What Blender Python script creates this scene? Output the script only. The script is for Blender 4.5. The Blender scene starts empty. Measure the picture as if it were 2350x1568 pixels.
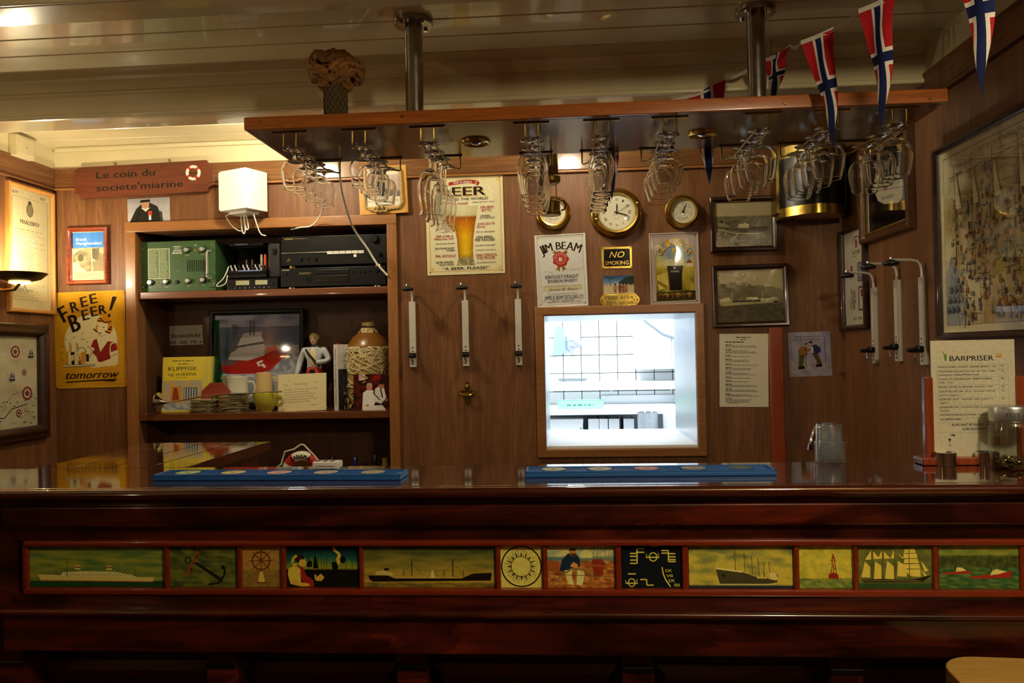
import bpy, bmesh, math, random
from mathutils import Vector, Matrix, noise
from mathutils.geometry import tessellate_polygon
random.seed(7)
SC = bpy.context.scene
COL = SC.collection
PI = math.pi
# ------------------------------------------------------------------ camera
W, H, F = 2350., 1568., 1800.
YAW, PITCH, ROLL = math.radians(4.1), math.radians(.68), math.radians(1.1)
ZC = 1.425
FW = Vector((-math.sin(YAW)*math.cos(PITCH), math.cos(YAW)*math.cos(PITCH), math.sin(PITCH)))
R0 = Vector((math.cos(YAW), math.sin(YAW), 0)); U0 = R0.cross(FW)
RT = R0*math.cos(ROLL) - U0*math.sin(ROLL); UP = U0*math.cos(ROLL) + R0*math.sin(ROLL)
EYE = Vector((0, 0, ZC))
cam_d = bpy.data.cameras.new('camera'); cam = bpy.data.objects.new('camera', cam_d); COL.objects.link(cam)
cam_d.sensor_width = 36; cam_d.lens = F/W*36; cam_d.clip_start = .02
cam.matrix_world = Matrix(((RT.x, UP.x, -FW.x, EYE.x), (RT.y, UP.y, -FW.y, EYE.y), (RT.z, UP.z, -FW.z, EYE.z), (0, 0, 0, 1)))
SC.camera = cam
# ------------------------------------------------------------------ world, light, exposure
wd = bpy.data.worlds.new('world'); SC.world = wd; wd.use_nodes = True
wd.node_tree.nodes['Background'].inputs[0].default_value = (1, .75, .45, 1)
wd.node_tree.nodes['Background'].inputs[1].default_value = .012
SC.view_settings.view_transform = 'Standard'; SC.view_settings.look = 'None'
SC.view_settings.gamma = 1; SC.view_settings.use_curve_mapping = False
SC.view_settings.exposure = 0.2
SC.cycles.max_bounces = 16; SC.cycles.transmission_bounces = 16; SC.cycles.transparent_max_bounces = 40
SC.cycles.glossy_bounces = 6; SC.cycles.diffuse_bounces = 4
SC.cycles.sample_clamp_indirect = 4.0
WARM = (1, .85, .58)
def lamp(name, kind, loc, power, color=WARM, size=.1, sizey=None, rot=(0, 0, 0), spot=None, blend=.5):
    l = bpy.data.lights.new(name, kind); l.energy = power; l.color = color
    if kind == 'AREA':
        l.size = size
        if sizey: l.shape = 'RECTANGLE'; l.size_y = sizey
    else: l.shadow_soft_size = size
    if kind == 'SPOT': l.spot_size = spot; l.spot_blend = blend
    o = bpy.data.objects.new(name, l); COL.objects.link(o); o.location = loc; o.rotation_euler = rot
    return o
# two small ceiling lamps of the bay behind the beam (fixtures are built below)
BAY = [(-1.13, 2.74, 2.283), (.02, 2.74, 2.283)]
lamp('bay_lamp_light', 'POINT', BAY[0], 44, (1, .90, .68), .03)
lamp('bay_lamp_light', 'POINT', BAY[1], 22, (1, .90, .68), .03)
# kitchen: cold fluorescent tubes
lamp('kitchen_light', 'AREA', (.2, 5.2, 2.5), 68, (.86, .93, 1), 1.6, 1.2)
lamp('kitchen_light', 'AREA', (.6, 4.2, 2.5), 15, (.86, .93, 1), 1.0, .5)
# the guests' side of the room: an unseen warm fill light, added without a fixture (the wall sconces carry their own light)
lamp('room_fill_light', 'POINT', (.80, .35, 2.14), 32, size=.06)

# ------------------------------------------------------------------ helpers
def at(px, py, X=None, Y=None, Z=None):
    d = FW + RT*((px-W/2)/F) - UP*((py-H/2)/F)
    t = (X-EYE.x)/d.x if X is not None else ((Y-EYE.y)/d.y if Y is not None else (Z-EYE.z)/d.z)
    return EYE + d*t
def srgb(c):
    if isinstance(c, str):
        c = c.lstrip('#'); c = c if len(c) == 6 else ''.join(q*2 for q in c); c = [int(c[i:i+2], 16)/255 for i in (0, 2, 4)]
    return tuple(x/12.92 if x <= .04045 else ((x+.055)/1.055)**2.4 for x in c[:3])
MATS = {}
def newmat(name):
    m = bpy.data.materials.new(name); m.use_nodes = True; MATS[name] = m
    return m, m.node_tree.nodes, m.node_tree.links, m.node_tree.nodes['Principled BSDF']
def setp(b, **k):
    for n, v in k.items():
        b.inputs[n.replace('_', ' ')].default_value = v
def plain(name, c, rough=.5, metal=0., coat=0., nz=0., nscale=30, spec=.5, emit=None, es=0):
    """solid colour with a little procedural mottling"""
    if name in MATS: return MATS[name]
    m, N, L, b = newmat(name)
    c = srgb(c); setp(b, Roughness=rough, Metallic=metal, Coat_Weight=coat, Specular_IOR_Level=spec)
    b.inputs['Base Color'].default_value = (*c, 1)
    if nz:
        tc = N.new('ShaderNodeTexCoord'); n = N.new('ShaderNodeTexNoise'); n.inputs['Scale'].default_value = nscale
        n.inputs['Detail'].default_value = 5
        L.new(tc.outputs['Object'], n.inputs['Vector'])
        r = N.new('ShaderNodeValToRGB'); e = r.color_ramp.elements
        e[0].position = .3; e[1].position = .7
        e[0].color = (*[x*(1-nz) for x in c], 1); e[1].color = (*[min(1, x*(1+nz*.6)) for x in c], 1)
        L.new(n.outputs['Fac'], r.inputs[0]); L.new(r.outputs[0], b.inputs['Base Color'])
        mr = N.new('ShaderNodeMapRange'); mr.inputs[3].default_value = max(0, rough-.08); mr.inputs[4].default_value = min(1, rough+.12)
        L.new(n.outputs['Fac'], mr.inputs[0]); L.new(mr.outputs[0], b.inputs['Roughness'])
    if emit:
        b.inputs['Emission Color'].default_value = (*srgb(emit), 1); b.inputs['Emission Strength'].default_value = es
    return m
def wood(name, c1, c2, axis='Z', scale=1., rough=.35, coat=0., bump=.0, c3=None, knots=False, spec=.5, crough=.06):
    m, N, L, b = newmat(name)
    setp(b, Roughness=rough, Coat_Weight=coat, Coat_Roughness=crough, Specular_IOR_Level=spec)
    tc = N.new('ShaderNodeTexCoord'); mp = N.new('ShaderNodeMapping')
    s = [11*scale]*3; s['XYZ'.index(axis)] = .75*scale; mp.inputs['Scale'].default_value = s
    L.new(tc.outputs['Object'], mp.inputs[0])
    n1 = N.new('ShaderNodeTexNoise'); n1.inputs['Scale'].default_value = 1.0; n1.inputs['Detail'].default_value = 4
    n1.inputs['Distortion'].default_value = .9; n1.inputs['Roughness'].default_value = .55
    L.new(mp.outputs[0], n1.inputs['Vector'])
    w = N.new('ShaderNodeMath'); w.operation = 'MULTIPLY'; w.inputs[1].default_value = 7
    L.new(n1.outputs['Fac'], w.inputs[0])
    sn = N.new('ShaderNodeMath'); sn.operation = 'FRACT'; L.new(w.outputs[0], sn.inputs[0])
    n2 = N.new('ShaderNodeTexNoise'); n2.inputs['Scale'].default_value = 9; n2.inputs['Detail'].default_value = 4
    L.new(mp.outputs[0], n2.inputs['Vector'])
    mx = N.new('ShaderNodeMix'); mx.inputs[0].default_value = .22
    L.new(n1.outputs['Fac'], mx.inputs[2]); L.new(sn.outputs[0], mx.inputs[3])
    mx2 = N.new('ShaderNodeMix'); mx2.inputs[0].default_value = .35
    L.new(mx.outputs[0], mx2.inputs[2]); L.new(n2.outputs['Fac'], mx2.inputs[3])
    r = N.new('ShaderNodeValToRGB'); e = r.color_ramp.elements
    e[0].position = .30; e[0].color = (*srgb(c1), 1); e[1].position = .68; e[1].color = (*srgb(c2), 1)
    if c3: k = e.new(.5); k.color = (*srgb(c3), 1)
    L.new(mx2.outputs[0], r.inputs[0]); out = r.outputs[0]
    if knots:
        mp2 = N.new('ShaderNodeMapping'); s2 = [9.]*3; s2['XYZ'.index(axis)] = 3.2; mp2.inputs['Scale'].default_value = s2
        L.new(tc.outputs['Object'], mp2.inputs[0])
        n3 = N.new('ShaderNodeTexNoise'); n3.inputs['Scale'].default_value = 1; n3.inputs['Detail'].default_value = 2; n3.inputs['Distortion'].default_value = 1.5
        L.new(mp2.outputs[0], n3.inputs['Vector'])
        r2 = N.new('ShaderNodeValToRGB'); e2 = r2.color_ramp.elements
        e2[0].position = .33; e2[0].color = (.18, .12, .1, 1); e2[1].position = .62; e2[1].color = (1.5, 1.5, 1.5, 1)
        L.new(n3.outputs['Fac'], r2.inputs[0])
        ml = N.new('ShaderNodeMix'); ml.data_type = 'RGBA'; ml.blend_type = 'MULTIPLY'; ml.inputs[0].default_value = .9
        L.new(out, ml.inputs[6]); L.new(r2.outputs[0], ml.inputs[7]); out = ml.outputs[2]
    L.new(out, b.inputs['Base Color'])
    if bump:
        bp = N.new('ShaderNodeBump'); bp.inputs['Strength'].default_value = bump; bp.inputs['Distance'].default_value = .002
        L.new(mx2.outputs[0], bp.inputs['Height']); L.new(bp.outputs[0], b.inputs['Normal'])
    return m
def inkmat(name, rough=.5, coat=0., spec=.4):
    """printed or painted picture: colours come from the print's own colour attribute, with fine paper grain"""
    m, N, L, b = newmat(name); setp(b, Roughness=rough, Coat_Weight=coat, Coat_Roughness=.05, Specular_IOR_Level=spec)
    a = N.new('ShaderNodeVertexColor'); a.layer_name = 'Col'
    tc = N.new('ShaderNodeTexCoord'); n = N.new('ShaderNodeTexNoise'); n.inputs['Scale'].default_value = 160; n.inputs['Detail'].default_value = 3
    L.new(tc.outputs['Object'], n.inputs['Vector'])
    mr = N.new('ShaderNodeMapRange'); mr.inputs[1].default_value = .3; mr.inputs[2].default_value = .7
    mr.inputs[3].default_value = .9; mr.inputs[4].default_value = 1.05; L.new(n.outputs['Fac'], mr.inputs[0])
    ml = N.new('ShaderNodeVectorMath'); ml.operation = 'SCALE'; L.new(a.outputs[0], ml.inputs[0]); L.new(mr.outputs[0], ml.inputs['Scale'])
    L.new(ml.outputs[0], b.inputs['Base Color'])
    return m
def glassmat(name, tint=(1, 1, 1), ior=1.45, rough=0.):
    m, N, L, b = newmat(name); b.inputs['Base Color'].default_value = (*tint, 1)
    setp(b, Roughness=rough, IOR=ior, Transmission_Weight=1.)
    return m
def panemat(name, tint=(1, 1, 1), rough=.0, ior=1.5, bump=0., milky=0.):
    """thin pane: lets light straight through and mirrors by Fresnel"""
    m, N, L, b = newmat(name); N.remove(b)
    t = N.new('ShaderNodeBsdfTransparent'); t.inputs[0].default_value = (*tint, 1)
    g = N.new('ShaderNodeBsdfGlossy'); g.inputs['Roughness'].default_value = rough
    f = N.new('ShaderNodeLayerWeight'); f.inputs[0].default_value = .5       # Schlick's curve, the same from both sides
    f0 = ((ior-1)/(ior+1))**2; pw = N.new('ShaderNodeMath'); pw.operation = 'POWER'; pw.inputs[1].default_value = 5; L.new(f.outputs['Facing'], pw.inputs[0])
    ma = N.new('ShaderNodeMath'); ma.operation = 'MULTIPLY_ADD'; ma.inputs[1].default_value = 1-f0; ma.inputs[2].default_value = f0; L.new(pw.outputs[0], ma.inputs[0])
    x = N.new('ShaderNodeMixShader'); L.new(ma.outputs[0], x.inputs[0]); L.new(t.outputs[0], x.inputs[1]); L.new(g.outputs[0], x.inputs[2])
    if bump:
        tc = N.new('ShaderNodeTexCoord'); n = N.new('ShaderNodeTexNoise'); n.inputs['Scale'].default_value = 9; n.inputs['Detail'].default_value = 3
        n.inputs['Distortion'].default_value = 1.5
        L.new(tc.outputs['Object'], n.inputs['Vector']); bp = N.new('ShaderNodeBump'); bp.inputs['Strength'].default_value = bump; bp.inputs['Distance'].default_value = .02
        L.new(n.outputs['Fac'], bp.inputs['Height']); L.new(bp.outputs[0], g.inputs['Normal']); L.new(bp.outputs[0], f.inputs['Normal'])
    if milky:
        tr = N.new('ShaderNodeBsdfTranslucent'); tr.inputs[0].default_value = (.9, .93, .95, 1); df = N.new('ShaderNodeBsdfDiffuse'); df.inputs[0].default_value = (.9, .93, .95, 1)
        a1 = N.new('ShaderNodeMixShader'); a1.inputs[0].default_value = .5; L.new(tr.outputs[0], a1.inputs[1]); L.new(df.outputs[0], a1.inputs[2])
        a2 = N.new('ShaderNodeMixShader'); a2.inputs[0].default_value = milky; L.new(x.outputs[0], a2.inputs[1]); L.new(a1.outputs[0], a2.inputs[2]); x = a2
    o = [q for q in N if q.type == 'OUTPUT_MATERIAL'][0]; L.new(x.outputs[0], o.inputs[0])
    return m
def smooth(pts, k=6):
    P_ = [Vector(p) for p in pts]; Q = []
    for i in range(len(P_)-1):
        p0, p1, p2, p3 = P_[max(0, i-1)], P_[i], P_[i+1], P_[min(len(P_)-1, i+2)]
        for j in range(k): u = j/k; Q.append(.5*((2*p1)+(p2-p0)*u+(2*p0-5*p1+4*p2-p3)*u*u+(3*p1-p0-3*p2+p3)*u**3))
    return Q+[P_[-1]]
# ------------------------------------------------------------------ objects
def tag(o, label=None, cat=None, group=None, kind=None):
    if label: o['label'] = label
    if cat: o['category'] = cat
    if group: o['group'] = group
    if kind: o['kind'] = kind
    return o
def thing(name, label, cat, loc=(0, 0, 0), rz=0, group=None, ry=0, rx=0):
    o = bpy.data.objects.new(name, None); COL.objects.link(o); o.empty_display_size = .05
    o.location = loc; o.rotation_euler = (rx, ry, rz)
    return tag(o, label, cat, group)
def struct_root(name, loc=(0, 0, 0)):
    o = bpy.data.objects.new(name, None); COL.objects.link(o); o.location = loc; o['kind'] = 'structure'; return o
def copy_tree(o, parent=None):
    c = o.copy(); COL.objects.link(c); c.parent = parent
    for ch in list(o.children): copy_tree(ch, c)
    return c
class MB:
    def __init__(s): s.v = []; s.f = []; s.wn = False
    def add(s, vs, fs):
        k = len(s.v); s.v += [tuple(v) for v in vs]; s.f += [tuple(i+k for i in f) for f in fs]; return s
    def box(s, c, d, rot=None):
        x, y, z = d[0]/2, d[1]/2, d[2]/2
        vs = [Vector((a, b, e)) for a in (-x, x) for b in (-y, y) for e in (-z, z)]
        if rot is not None: vs = [rot @ v for v in vs]
        c = Vector(c)
        return s.add([v+c for v in vs], [(0, 1, 3, 2), (4, 6, 7, 5), (0, 4, 5, 1), (2, 3, 7, 6), (0, 2, 6, 4), (1, 5, 7, 3)])
    def bx(s, x0, x1, y0, y1, z0, z1): return s.box(((x0+x1)/2, (y0+y1)/2, (z0+z1)/2), (x1-x0, y1-y0, z1-z0))
    def rbox(s, c, d, r=.004, seg=2, rot=None):
        s.wn = True; bm = bmesh.new(); bmesh.ops.create_cube(bm, size=1)
        for v in bm.verts: v.co = Vector((v.co.x*d[0], v.co.y*d[1], v.co.z*d[2]))
        bmesh.ops.bevel(bm, geom=list(bm.edges), offset=min(r, min(d)*.49), segments=seg, profile=.5, affect='EDGES')
        bm.verts.index_update(); c = Vector(c)
        vs = [(rot @ v.co if rot is not None else v.co.copy())+c for v in bm.verts]
        s.add(vs, [[q.index for q in f.verts] for f in bm.faces]); bm.free(); return s
    def rbx(s, x0, x1, y0, y1, z0, z1, r=.004, seg=2): return s.rbox(((x0+x1)/2, (y0+y1)/2, (z0+z1)/2), (x1-x0, y1-y0, z1-z0), r, seg)
    def lathe(s, prof, n=24, mat=None, closed=False):
        """profile of (r, z) turned about z; mat places it"""
        vs = []; fs = []
        for r, z in prof:
            for k in range(n):
                a = 2*PI*k/n; v = Vector((r*math.cos(a), r*math.sin(a), z)); vs.append(mat @ v if mat is not None else v)
        m = len(prof)
        for i in range(m if closed else m-1):
            j = (i+1) % m
            for k in range(n):
                k2 = (k+1) % n; fs.append((i*n+k, i*n+k2, j*n+k2, j*n+k))
        if not closed:
            if prof[0][0] > 1e-6: fs.append(tuple(range(n-1, -1, -1)))
            if prof[-1][0] > 1e-6: fs.append(tuple((m-1)*n+k for k in range(n)))
        return s.add(vs, fs)
    def cyl(s, p0, p1, r0, r1=None, n=16):
        p0, p1 = Vector(p0), Vector(p1); r1 = r0 if r1 is None else r1
        d = p1-p0; q = Vector((0, 0, 1)).rotation_difference(d.normalized()).to_matrix().to_4x4(); q.translation = p0
        return s.lathe([(r0, 0), (r1, d.length)], n, q)
    def tube(s, pts, r, n=8, closed=False, rr=None):
        pts = [Vector(p) for p in pts]; m = len(pts); vs = []; fs = []; up = None
        for i in range(m):
            a = pts[(i-1) % m] if (closed or i > 0) else pts[i]; b = pts[(i+1) % m] if (closed or i < m-1) else pts[i]
            t = (b-a).normalized()
            if up is None: up = Vector((0, 0, 1)) if abs(t.z) < .9 else Vector((1, 0, 0))
            sd = t.cross(up).normalized(); up = sd.cross(t).normalized()
            q = rr[i] if rr else r
            for k in range(n):
                g = 2*PI*k/n; vs.append(pts[i]+sd*(q*math.cos(g))+up*(q*math.sin(g)))
        for i in range(m if closed else m-1):
            j = (i+1) % m
            for k in range(n): fs.append((i*n+k, i*n+(k+1) % n, j*n+(k+1) % n, j*n+k))
        if not closed: fs += [tuple(range(n-1, -1, -1)), tuple((m-1)*n+k for k in range(n))]
        return s.add(vs, fs)
    def sphere(s, c, r, n=16, m=10, sc=(1, 1, 1)):
        pr = [(math.sin(PI*i/m)*1., -math.cos(PI*i/m)) for i in range(m+1)]
        pr[0] = (0, -1); pr[-1] = (0, 1)
        M = Matrix.Translation(Vector(c)) @ Matrix.Diagonal((r*sc[0], r*sc[1], r*sc[2], 1))
        return s.lathe(pr, n, M)
    def torus(s, c, R, r, n=32, k=10, axis='Y', a0=0, a1=2*PI, sy=1):
        full = abs(a1-a0-2*PI) < 1e-4; cnt = n if full else n+1; pts = []
        for i in range(cnt):
            a = a0+(a1-a0)*i/n; x, y = R*math.cos(a), R*math.sin(a)*sy
            pts.append(Vector(c)+(Vector((x, 0, y)) if axis == 'Y' else Vector((x, y, 0)) if axis == 'Z' else Vector((0, x, y))))
        return s.tube(pts, r, k, closed=full)
    def prism(s, pts, y0, y1):
        """outline in local x,z extruded from y0 to y1"""
        n = len(pts); vs = [(x, y0, z) for x, z in pts]+[(x, y1, z) for x, z in pts]
        tri = tessellate_polygon([[Vector((x, z, 0)) for x, z in pts]])
        fs = [tuple(t) for t in tri]+[tuple(i+n for i in reversed(t)) for t in tri]+[(i, (i+1) % n, n+(i+1) % n, n+i) for i in range(n)]
        return s.add(vs, fs)
    def frame(s, w, h, prof):
        """mitred frame; prof of (inset from outer edge, proud of wall), closed loop"""
        n = len(prof); vs = []; fs = []
        for o, d in prof:
            for sx, sz in ((-1, -1), (1, -1), (1, 1), (-1, 1)): vs.append((sx*(w/2-o), -d, sz*(h/2-o)))
        for i in range(n):
            j = (i+1) % n
            for k in range(4): fs.append((i*4+k, i*4+(k+1) % 4, j*4+(k+1) % 4, j*4+k))
        return s.add(vs, fs)
    def mesh(s, name, ang=35, fix=True):
        me = bpy.data.meshes.new(name); me.from_pydata(s.v, [], s.f)
        if fix:
            bm = bmesh.new(); bm.from_mesh(me); bmesh.ops.recalc_face_normals(bm, faces=bm.faces); bm.to_mesh(me); bm.free()
        if ang:
            me.polygons.foreach_set('use_smooth', [True]*len(me.polygons)); me.set_sharp_from_angle(angle=math.radians(ang))
        return me
    def obj(s, name, mat, parent=None, ang=35, label=None, fix=True):
        me = s.mesh(name, ang, fix); me.materials.append(MATS[mat] if isinstance(mat, str) else mat)
        o = mobj(name, me, parent, label)
        if s.wn: md = o.modifiers.new('even_shading', 'WEIGHTED_NORMAL'); md.keep_sharp = True
        return o
def mobj(name, me, parent=None, label=None, loc=None):
    o = bpy.data.objects.new(name, me); COL.objects.link(o)
    if parent is not None: o.parent = parent
    if loc is not None: o.location = loc
    if label: o['label'] = label
    return o
# ------------------------------------------------------------------ printed pictures and lettering (real thin ink geometry)
GLY = {}
def glyphs(s, bold=0., shear=0., spacing=1.):
    k = (s, bold, shear, spacing)
    if k in GLY: return GLY[k]
    c = bpy.data.curves.new('t', 'FONT'); c.body = s; c.size = 1; c.offset = bold; c.shear = shear; c.space_character = spacing
    c.resolution_u = 2; o = bpy.data.objects.new('t', c)
    me = bpy.data.meshes.new_from_object(o)
    vs = [(v.co.x, v.co.y) for v in me.vertices]; fs = [tuple(p.vertices) for p in me.polygons]
    bpy.data.objects.remove(o); bpy.data.curves.remove(c); bpy.data.meshes.remove(me)
    if vs:
        x0 = min(v[0] for v in vs); x1 = max(v[0] for v in vs); y0 = min(v[1] for v in vs); y1 = max(v[1] for v in vs)
    else: x0 = x1 = y0 = y1 = 0
    GLY[k] = (vs, fs, x0, x1, y0, y1); return GLY[k]
class Cv:
    """drawing surface: picture box (x0,y0,x1,y1) in any pixel units mapped onto w x h metres, facing local -y"""
    def __init__(s, box, w, h, y=0., eps=.00001):
        s.b = box; s.w = w; s.h = h; s.y = y; s.e = eps; s.v = []; s.f = []; s.c = []; s.gain = 1.
        s.kx = w/(box[2]-box[0]); s.ky = h/(box[3]-box[1])
    def m(s, x, y): return ((x-(s.b[0]+s.b[2])/2)*s.kx, s.y, -(y-(s.b[1]+s.b[3])/2)*s.ky)
    def raw(s, pts, faces, cols):
        k = len(s.v); s.y -= s.e; s.v += [s.m(*p) for p in pts]; s.f += [tuple(i+k for i in f) for f in faces]
        s.c += cols if isinstance(cols, list) else [cols]*len(pts)
    def poly(s, pts, c):
        tri = tessellate_polygon([[Vector((x, -y, 0)) for x, y in pts]]); s.raw(pts, [tuple(t) for t in tri], srgb(c)); return s
    def rect(s, x0, y0, x1, y1, c): s.raw([(x0, y1), (x1, y1), (x1, y0), (x0, y0)], [(0, 1, 2, 3)], srgb(c)); return s
    def ell(s, cx, cy, rx, ry, c, n=20):
        s.raw([(cx+rx*math.cos(2*PI*i/n), cy-ry*math.sin(2*PI*i/n)) for i in range(n)], [tuple(range(n))], srgb(c)); return s
    def ring(s, cx, cy, rx, ry, t, c, n=32, a0=0, a1=2*PI):
        p = []; f = []
        for i in range(n+1):
            a = a0+(a1-a0)*i/n; p += [(cx+rx*math.cos(a), cy-ry*math.sin(a)), (cx+(rx-t)*math.cos(a), cy-(ry-t)*math.sin(a))]
        s.raw(p, [(2*i, 2*i+1, 2*i+3, 2*i+2) for i in range(n)], srgb(c)); return s
    def line(s, pts, wd, c):
        p = []; f = []
        for i in range(len(pts)-1):
            (ax, ay), (bx, by) = pts[i], pts[i+1]; L = math.hypot(bx-ax, by-ay) or 1; nx, ny = -(by-ay)/L*wd/2, (bx-ax)/L*wd/2
            k = len(p); p += [(ax+nx, ay+ny), (bx+nx, by+ny), (bx-nx, by-ny), (ax-nx, ay-ny)]; f.append((k, k+1, k+2, k+3))
        s.raw(p, f, srgb(c)); return s
    def grid(s, x0, y0, x1, y1, nx, ny, fn):
        """soft painted ground: fn(u, v) gives the paint colour"""
        p = []; c = []
        for j in range(ny+1):
            for i in range(nx+1):
                u, v = i/nx, j/ny; p.append((x0+(x1-x0)*u, y0+(y1-y0)*v)); c.append(srgb(fn(u, v)))
        q = nx+1; s.raw(p, [(j*q+i, (j+1)*q+i, (j+1)*q+i+1, j*q+i+1) for j in range(ny) for i in range(nx)], c); return s
    def text(s, t, x, y, hgt, c, wid=None, al='c', bold=.0, shear=0., rot=0., sp=1.):
        """y is the vertical middle of capital height hgt"""
        if bold > .004:
            d = bold*.75*hgt/.73
            for q in (-d, 0, d): s.text(t, x+q*math.cos(rot), y-q*math.sin(rot), hgt*(1+.5*bold), c, None if wid is None else max(.1, wid-2*d), al, 0., shear, rot, sp); s.y += s.e*.66
            return s
        vs, fs, x0, x1, y0, y1 = glyphs(t, bold, shear, sp)
        if not vs: return s
        ky = hgt/.73; kx = ky if wid is None else wid/max(1e-6, x1-x0)
        ox = {'c': (x0+x1)/2, 'l': x0, 'r': x1}[al]; cr, sr = math.cos(rot), math.sin(rot)
        pts = []
        for a, b in vs:
            u = (a-ox)*kx; v = -(b-.365)*ky; pts.append((x+u*cr+v*sr, y-u*sr+v*cr))
        s.raw(pts, fs, srgb(c)); return s
    def arc(s, t, cx, cy, R, deg0, deg1, hgt, c, bold=.02, kx=1., grow=None):
        """letters along a circle, deg measured from straight up, clockwise"""
        n = len(t); ws = [max(.25, glyphs(q, bold)[3]-glyphs(q, bold)[2]) if q != ' ' else .3 for q in t]
        tot = sum(ws); acc = 0
        if kx is None: kx = abs(R)*math.radians(abs(deg1-deg0))/(tot*hgt/.73)*.94
        for q, w_ in zip(t, ws):
            a = math.radians(deg0+(deg1-deg0)*(acc+w_/2)/tot); acc += w_
            if q == ' ': continue
            hh = hgt*(grow(abs(2*(acc-w_/2)/tot-1)) if grow else 1)
            s.text(q, cx+R*math.sin(a), cy-R*math.cos(a), hh, c, wid=w_*hgt/.73*kx, bold=bold, rot=-a)
        return s
    def greek(s, x0, y0, x1, lines, lh, c, th=.45, ragged=.5, word=2.4):
        """small print too fine to read: rows of word-length strokes"""
        for i in range(lines):
            xe = x1-(x1-x0)*random.random()*ragged; x = x0; y = y0+i*lh; p = []; f = []
            while x < xe:
                wl = lh*word*(.4+random.random()); xx = min(x+wl, xe); k = len(p)
                p += [(x, y+lh*th), (xx, y+lh*th), (xx, y), (x, y)]; f.append((k, k+1, k+2, k+3)); x = xx+lh*.45
            if p: s.raw(p, f, srgb(c))
        return s
    def obj(s, name, mat, parent, label=None):
        me = bpy.data.meshes.new(name); me.from_pydata(s.v, [], s.f)
        a = me.color_attributes.new('Col', 'FLOAT_COLOR', 'POINT')
        a.data.foreach_set('color', [x for c in s.c for x in (*[min(.95, q*s.gain) for q in c], 1.)])
        me.materials.append(MATS[mat]); return mobj(name, me, parent, label)
def nz(u, v, s=4., seed=0., oct=3): return noise.fractal(Vector((u*s+seed*7.3, v*s+seed*3.1, seed)), 1.0, 2.0, oct)
def mixc(a, b, t):
    t = max(0, min(1, t)); h = lambda c: [int(c.lstrip('#')[i:i+2], 16)/255 for i in (0, 2, 4)] if isinstance(c, str) else c
    a, b = h(a), h(b); return tuple(a[i]*(1-t)+b[i]*t for i in range(3))
def ramp(stops, t):
    for (t0, c0), (t1, c1) in zip(stops, stops[1:]):
        if t <= t1: return mixc(c0, c1, (t-t0)/max(1e-6, t1-t0))
    return mixc(stops[-1][1], stops[-1][1], 0)
# ------------------------------------------------------------------ materials
wood('wall_wood', '#5c3920', '#855b35', 'Z', 1.25, .5, 0., c3='#704829', spec=.35)
wood('wall_wood_h', '#5c3920', '#855b35', 'X', 1.25, .5, 0., c3='#704829', spec=.35)
wood('wall_wood_y', '#5c3920', '#855b35', 'Y', 1.25, .5, 0., c3='#704829', spec=.35)
wood('crown_wood', '#5c3920', '#855b35', 'X', 1.25, .16, .4, c3='#704829')
wood('trim_wood', '#7f5026', '#9d6836', 'Z', 1.6, .38, .1)
wood('trim_wood_h', '#7f5026', '#9d6836', 'X', 1.6, .38, .1)
wood('shelf_wood', '#522a13', '#784321', 'X', 1.3, .32, .2)
wood('shelf_back', '#432817', '#623e24', 'Z', 1.6, .5)
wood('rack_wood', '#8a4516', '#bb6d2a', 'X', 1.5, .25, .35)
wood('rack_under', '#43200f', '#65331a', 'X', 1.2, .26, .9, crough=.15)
wood('bar_wood', '#2a0d07', '#64210e', 'X', .8, .25, .55, c3='#45160a', knots=True)
wood('bar_top', '#32110a', '#53200f', 'X', 1.0, .06, 1., c3='#42170c', spec=.6)
wood('bar_red', '#6e2110', '#8e3216', 'X', 1.2, .28, .6)
wood('mahogany', '#7a2f14', '#9c4722', 'Z', 1.3, .3, .5)
wood('dark_frame', '#1e0e08', '#391a0f', 'X', 2., .3, .4)
wood('walnut_frame', '#3a1e10', '#66401f', 'X', 2.5, .3, .3)
wood('burl_frame', '#5e2410', '#a5491f', 'X', .5, .22, .6, c3='#833314')
wood('oak_frame', '#a36a2a', '#c98f45', 'Z', 2., .4, .1)
wood('pine', '#c98a35', '#dba54f', 'Z', 1.6, .4, .2)
wood('plaque_wood', '#4e2213', '#743a22', 'X', 1.3, .4, .1, bump=.3)
wood('stool_wood', '#b18a44', '#c9a35a', 'X', 1.4, .45)
plain('cream_paint', '#d8caa0', .2, coat=.4, nz=.06, nscale=6)
plain('cream_dark', '#b8ab86', .4)
plain('floor_mat', '#3a2416', .5, nz=.3, nscale=8)
plain('brass', '#bfa24e', .2, 1., nz=.12, nscale=40)
plain('old_brass', '#957f42', .32, 1., nz=.25, nscale=30)
plain('dull_brass', '#6a5a34', .38, 1., nz=.2, nscale=30)
plain('steel', '#a8a39a', .22, 1., nz=.1, nscale=25)
plain('chrome', '#d8d8d8', .08, 1.); plain('knob_metal', '#dad8d0', .2, .55)
plain('aluminium', '#d9d6c8', .38, .35, nz=.06, nscale=60)
plain('black_plastic', '#0c0c0d', .35, spec=.3)
plain('black_satin', '#101012', .3, spec=.3)
plain('rubber', '#0c0c0d', .55)
plain('white_plastic', '#efece4', .4)
plain('white_cable', '#e9e4d6', .45)
plain('paper', '#e9e4d2', .7)
plain('tile_white', '#f4f6f7', .15, coat=.3)
plain('grout', '#414a4a', .8)
plain('kitchen_white', '#eef1f2', .5)
plain('kitchen_grey', '#9aa2a6', .4)
plain('stainless', '#c6cbd0', .3, .9, nz=.06, nscale=50)
plain('backing', '#2a2119', .8)
inkmat('ink_paper', .6); inkmat('ink_gloss', .5, .5, .05); inkmat('ink_tin', .5, .5, .05); inkmat('ink_oil', .5, .35, .1)
glassmat('glass'); panemat('pane'); panemat('pane_wavy', bump=.22); panemat('film', ior=1.3, rough=.12)
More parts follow.
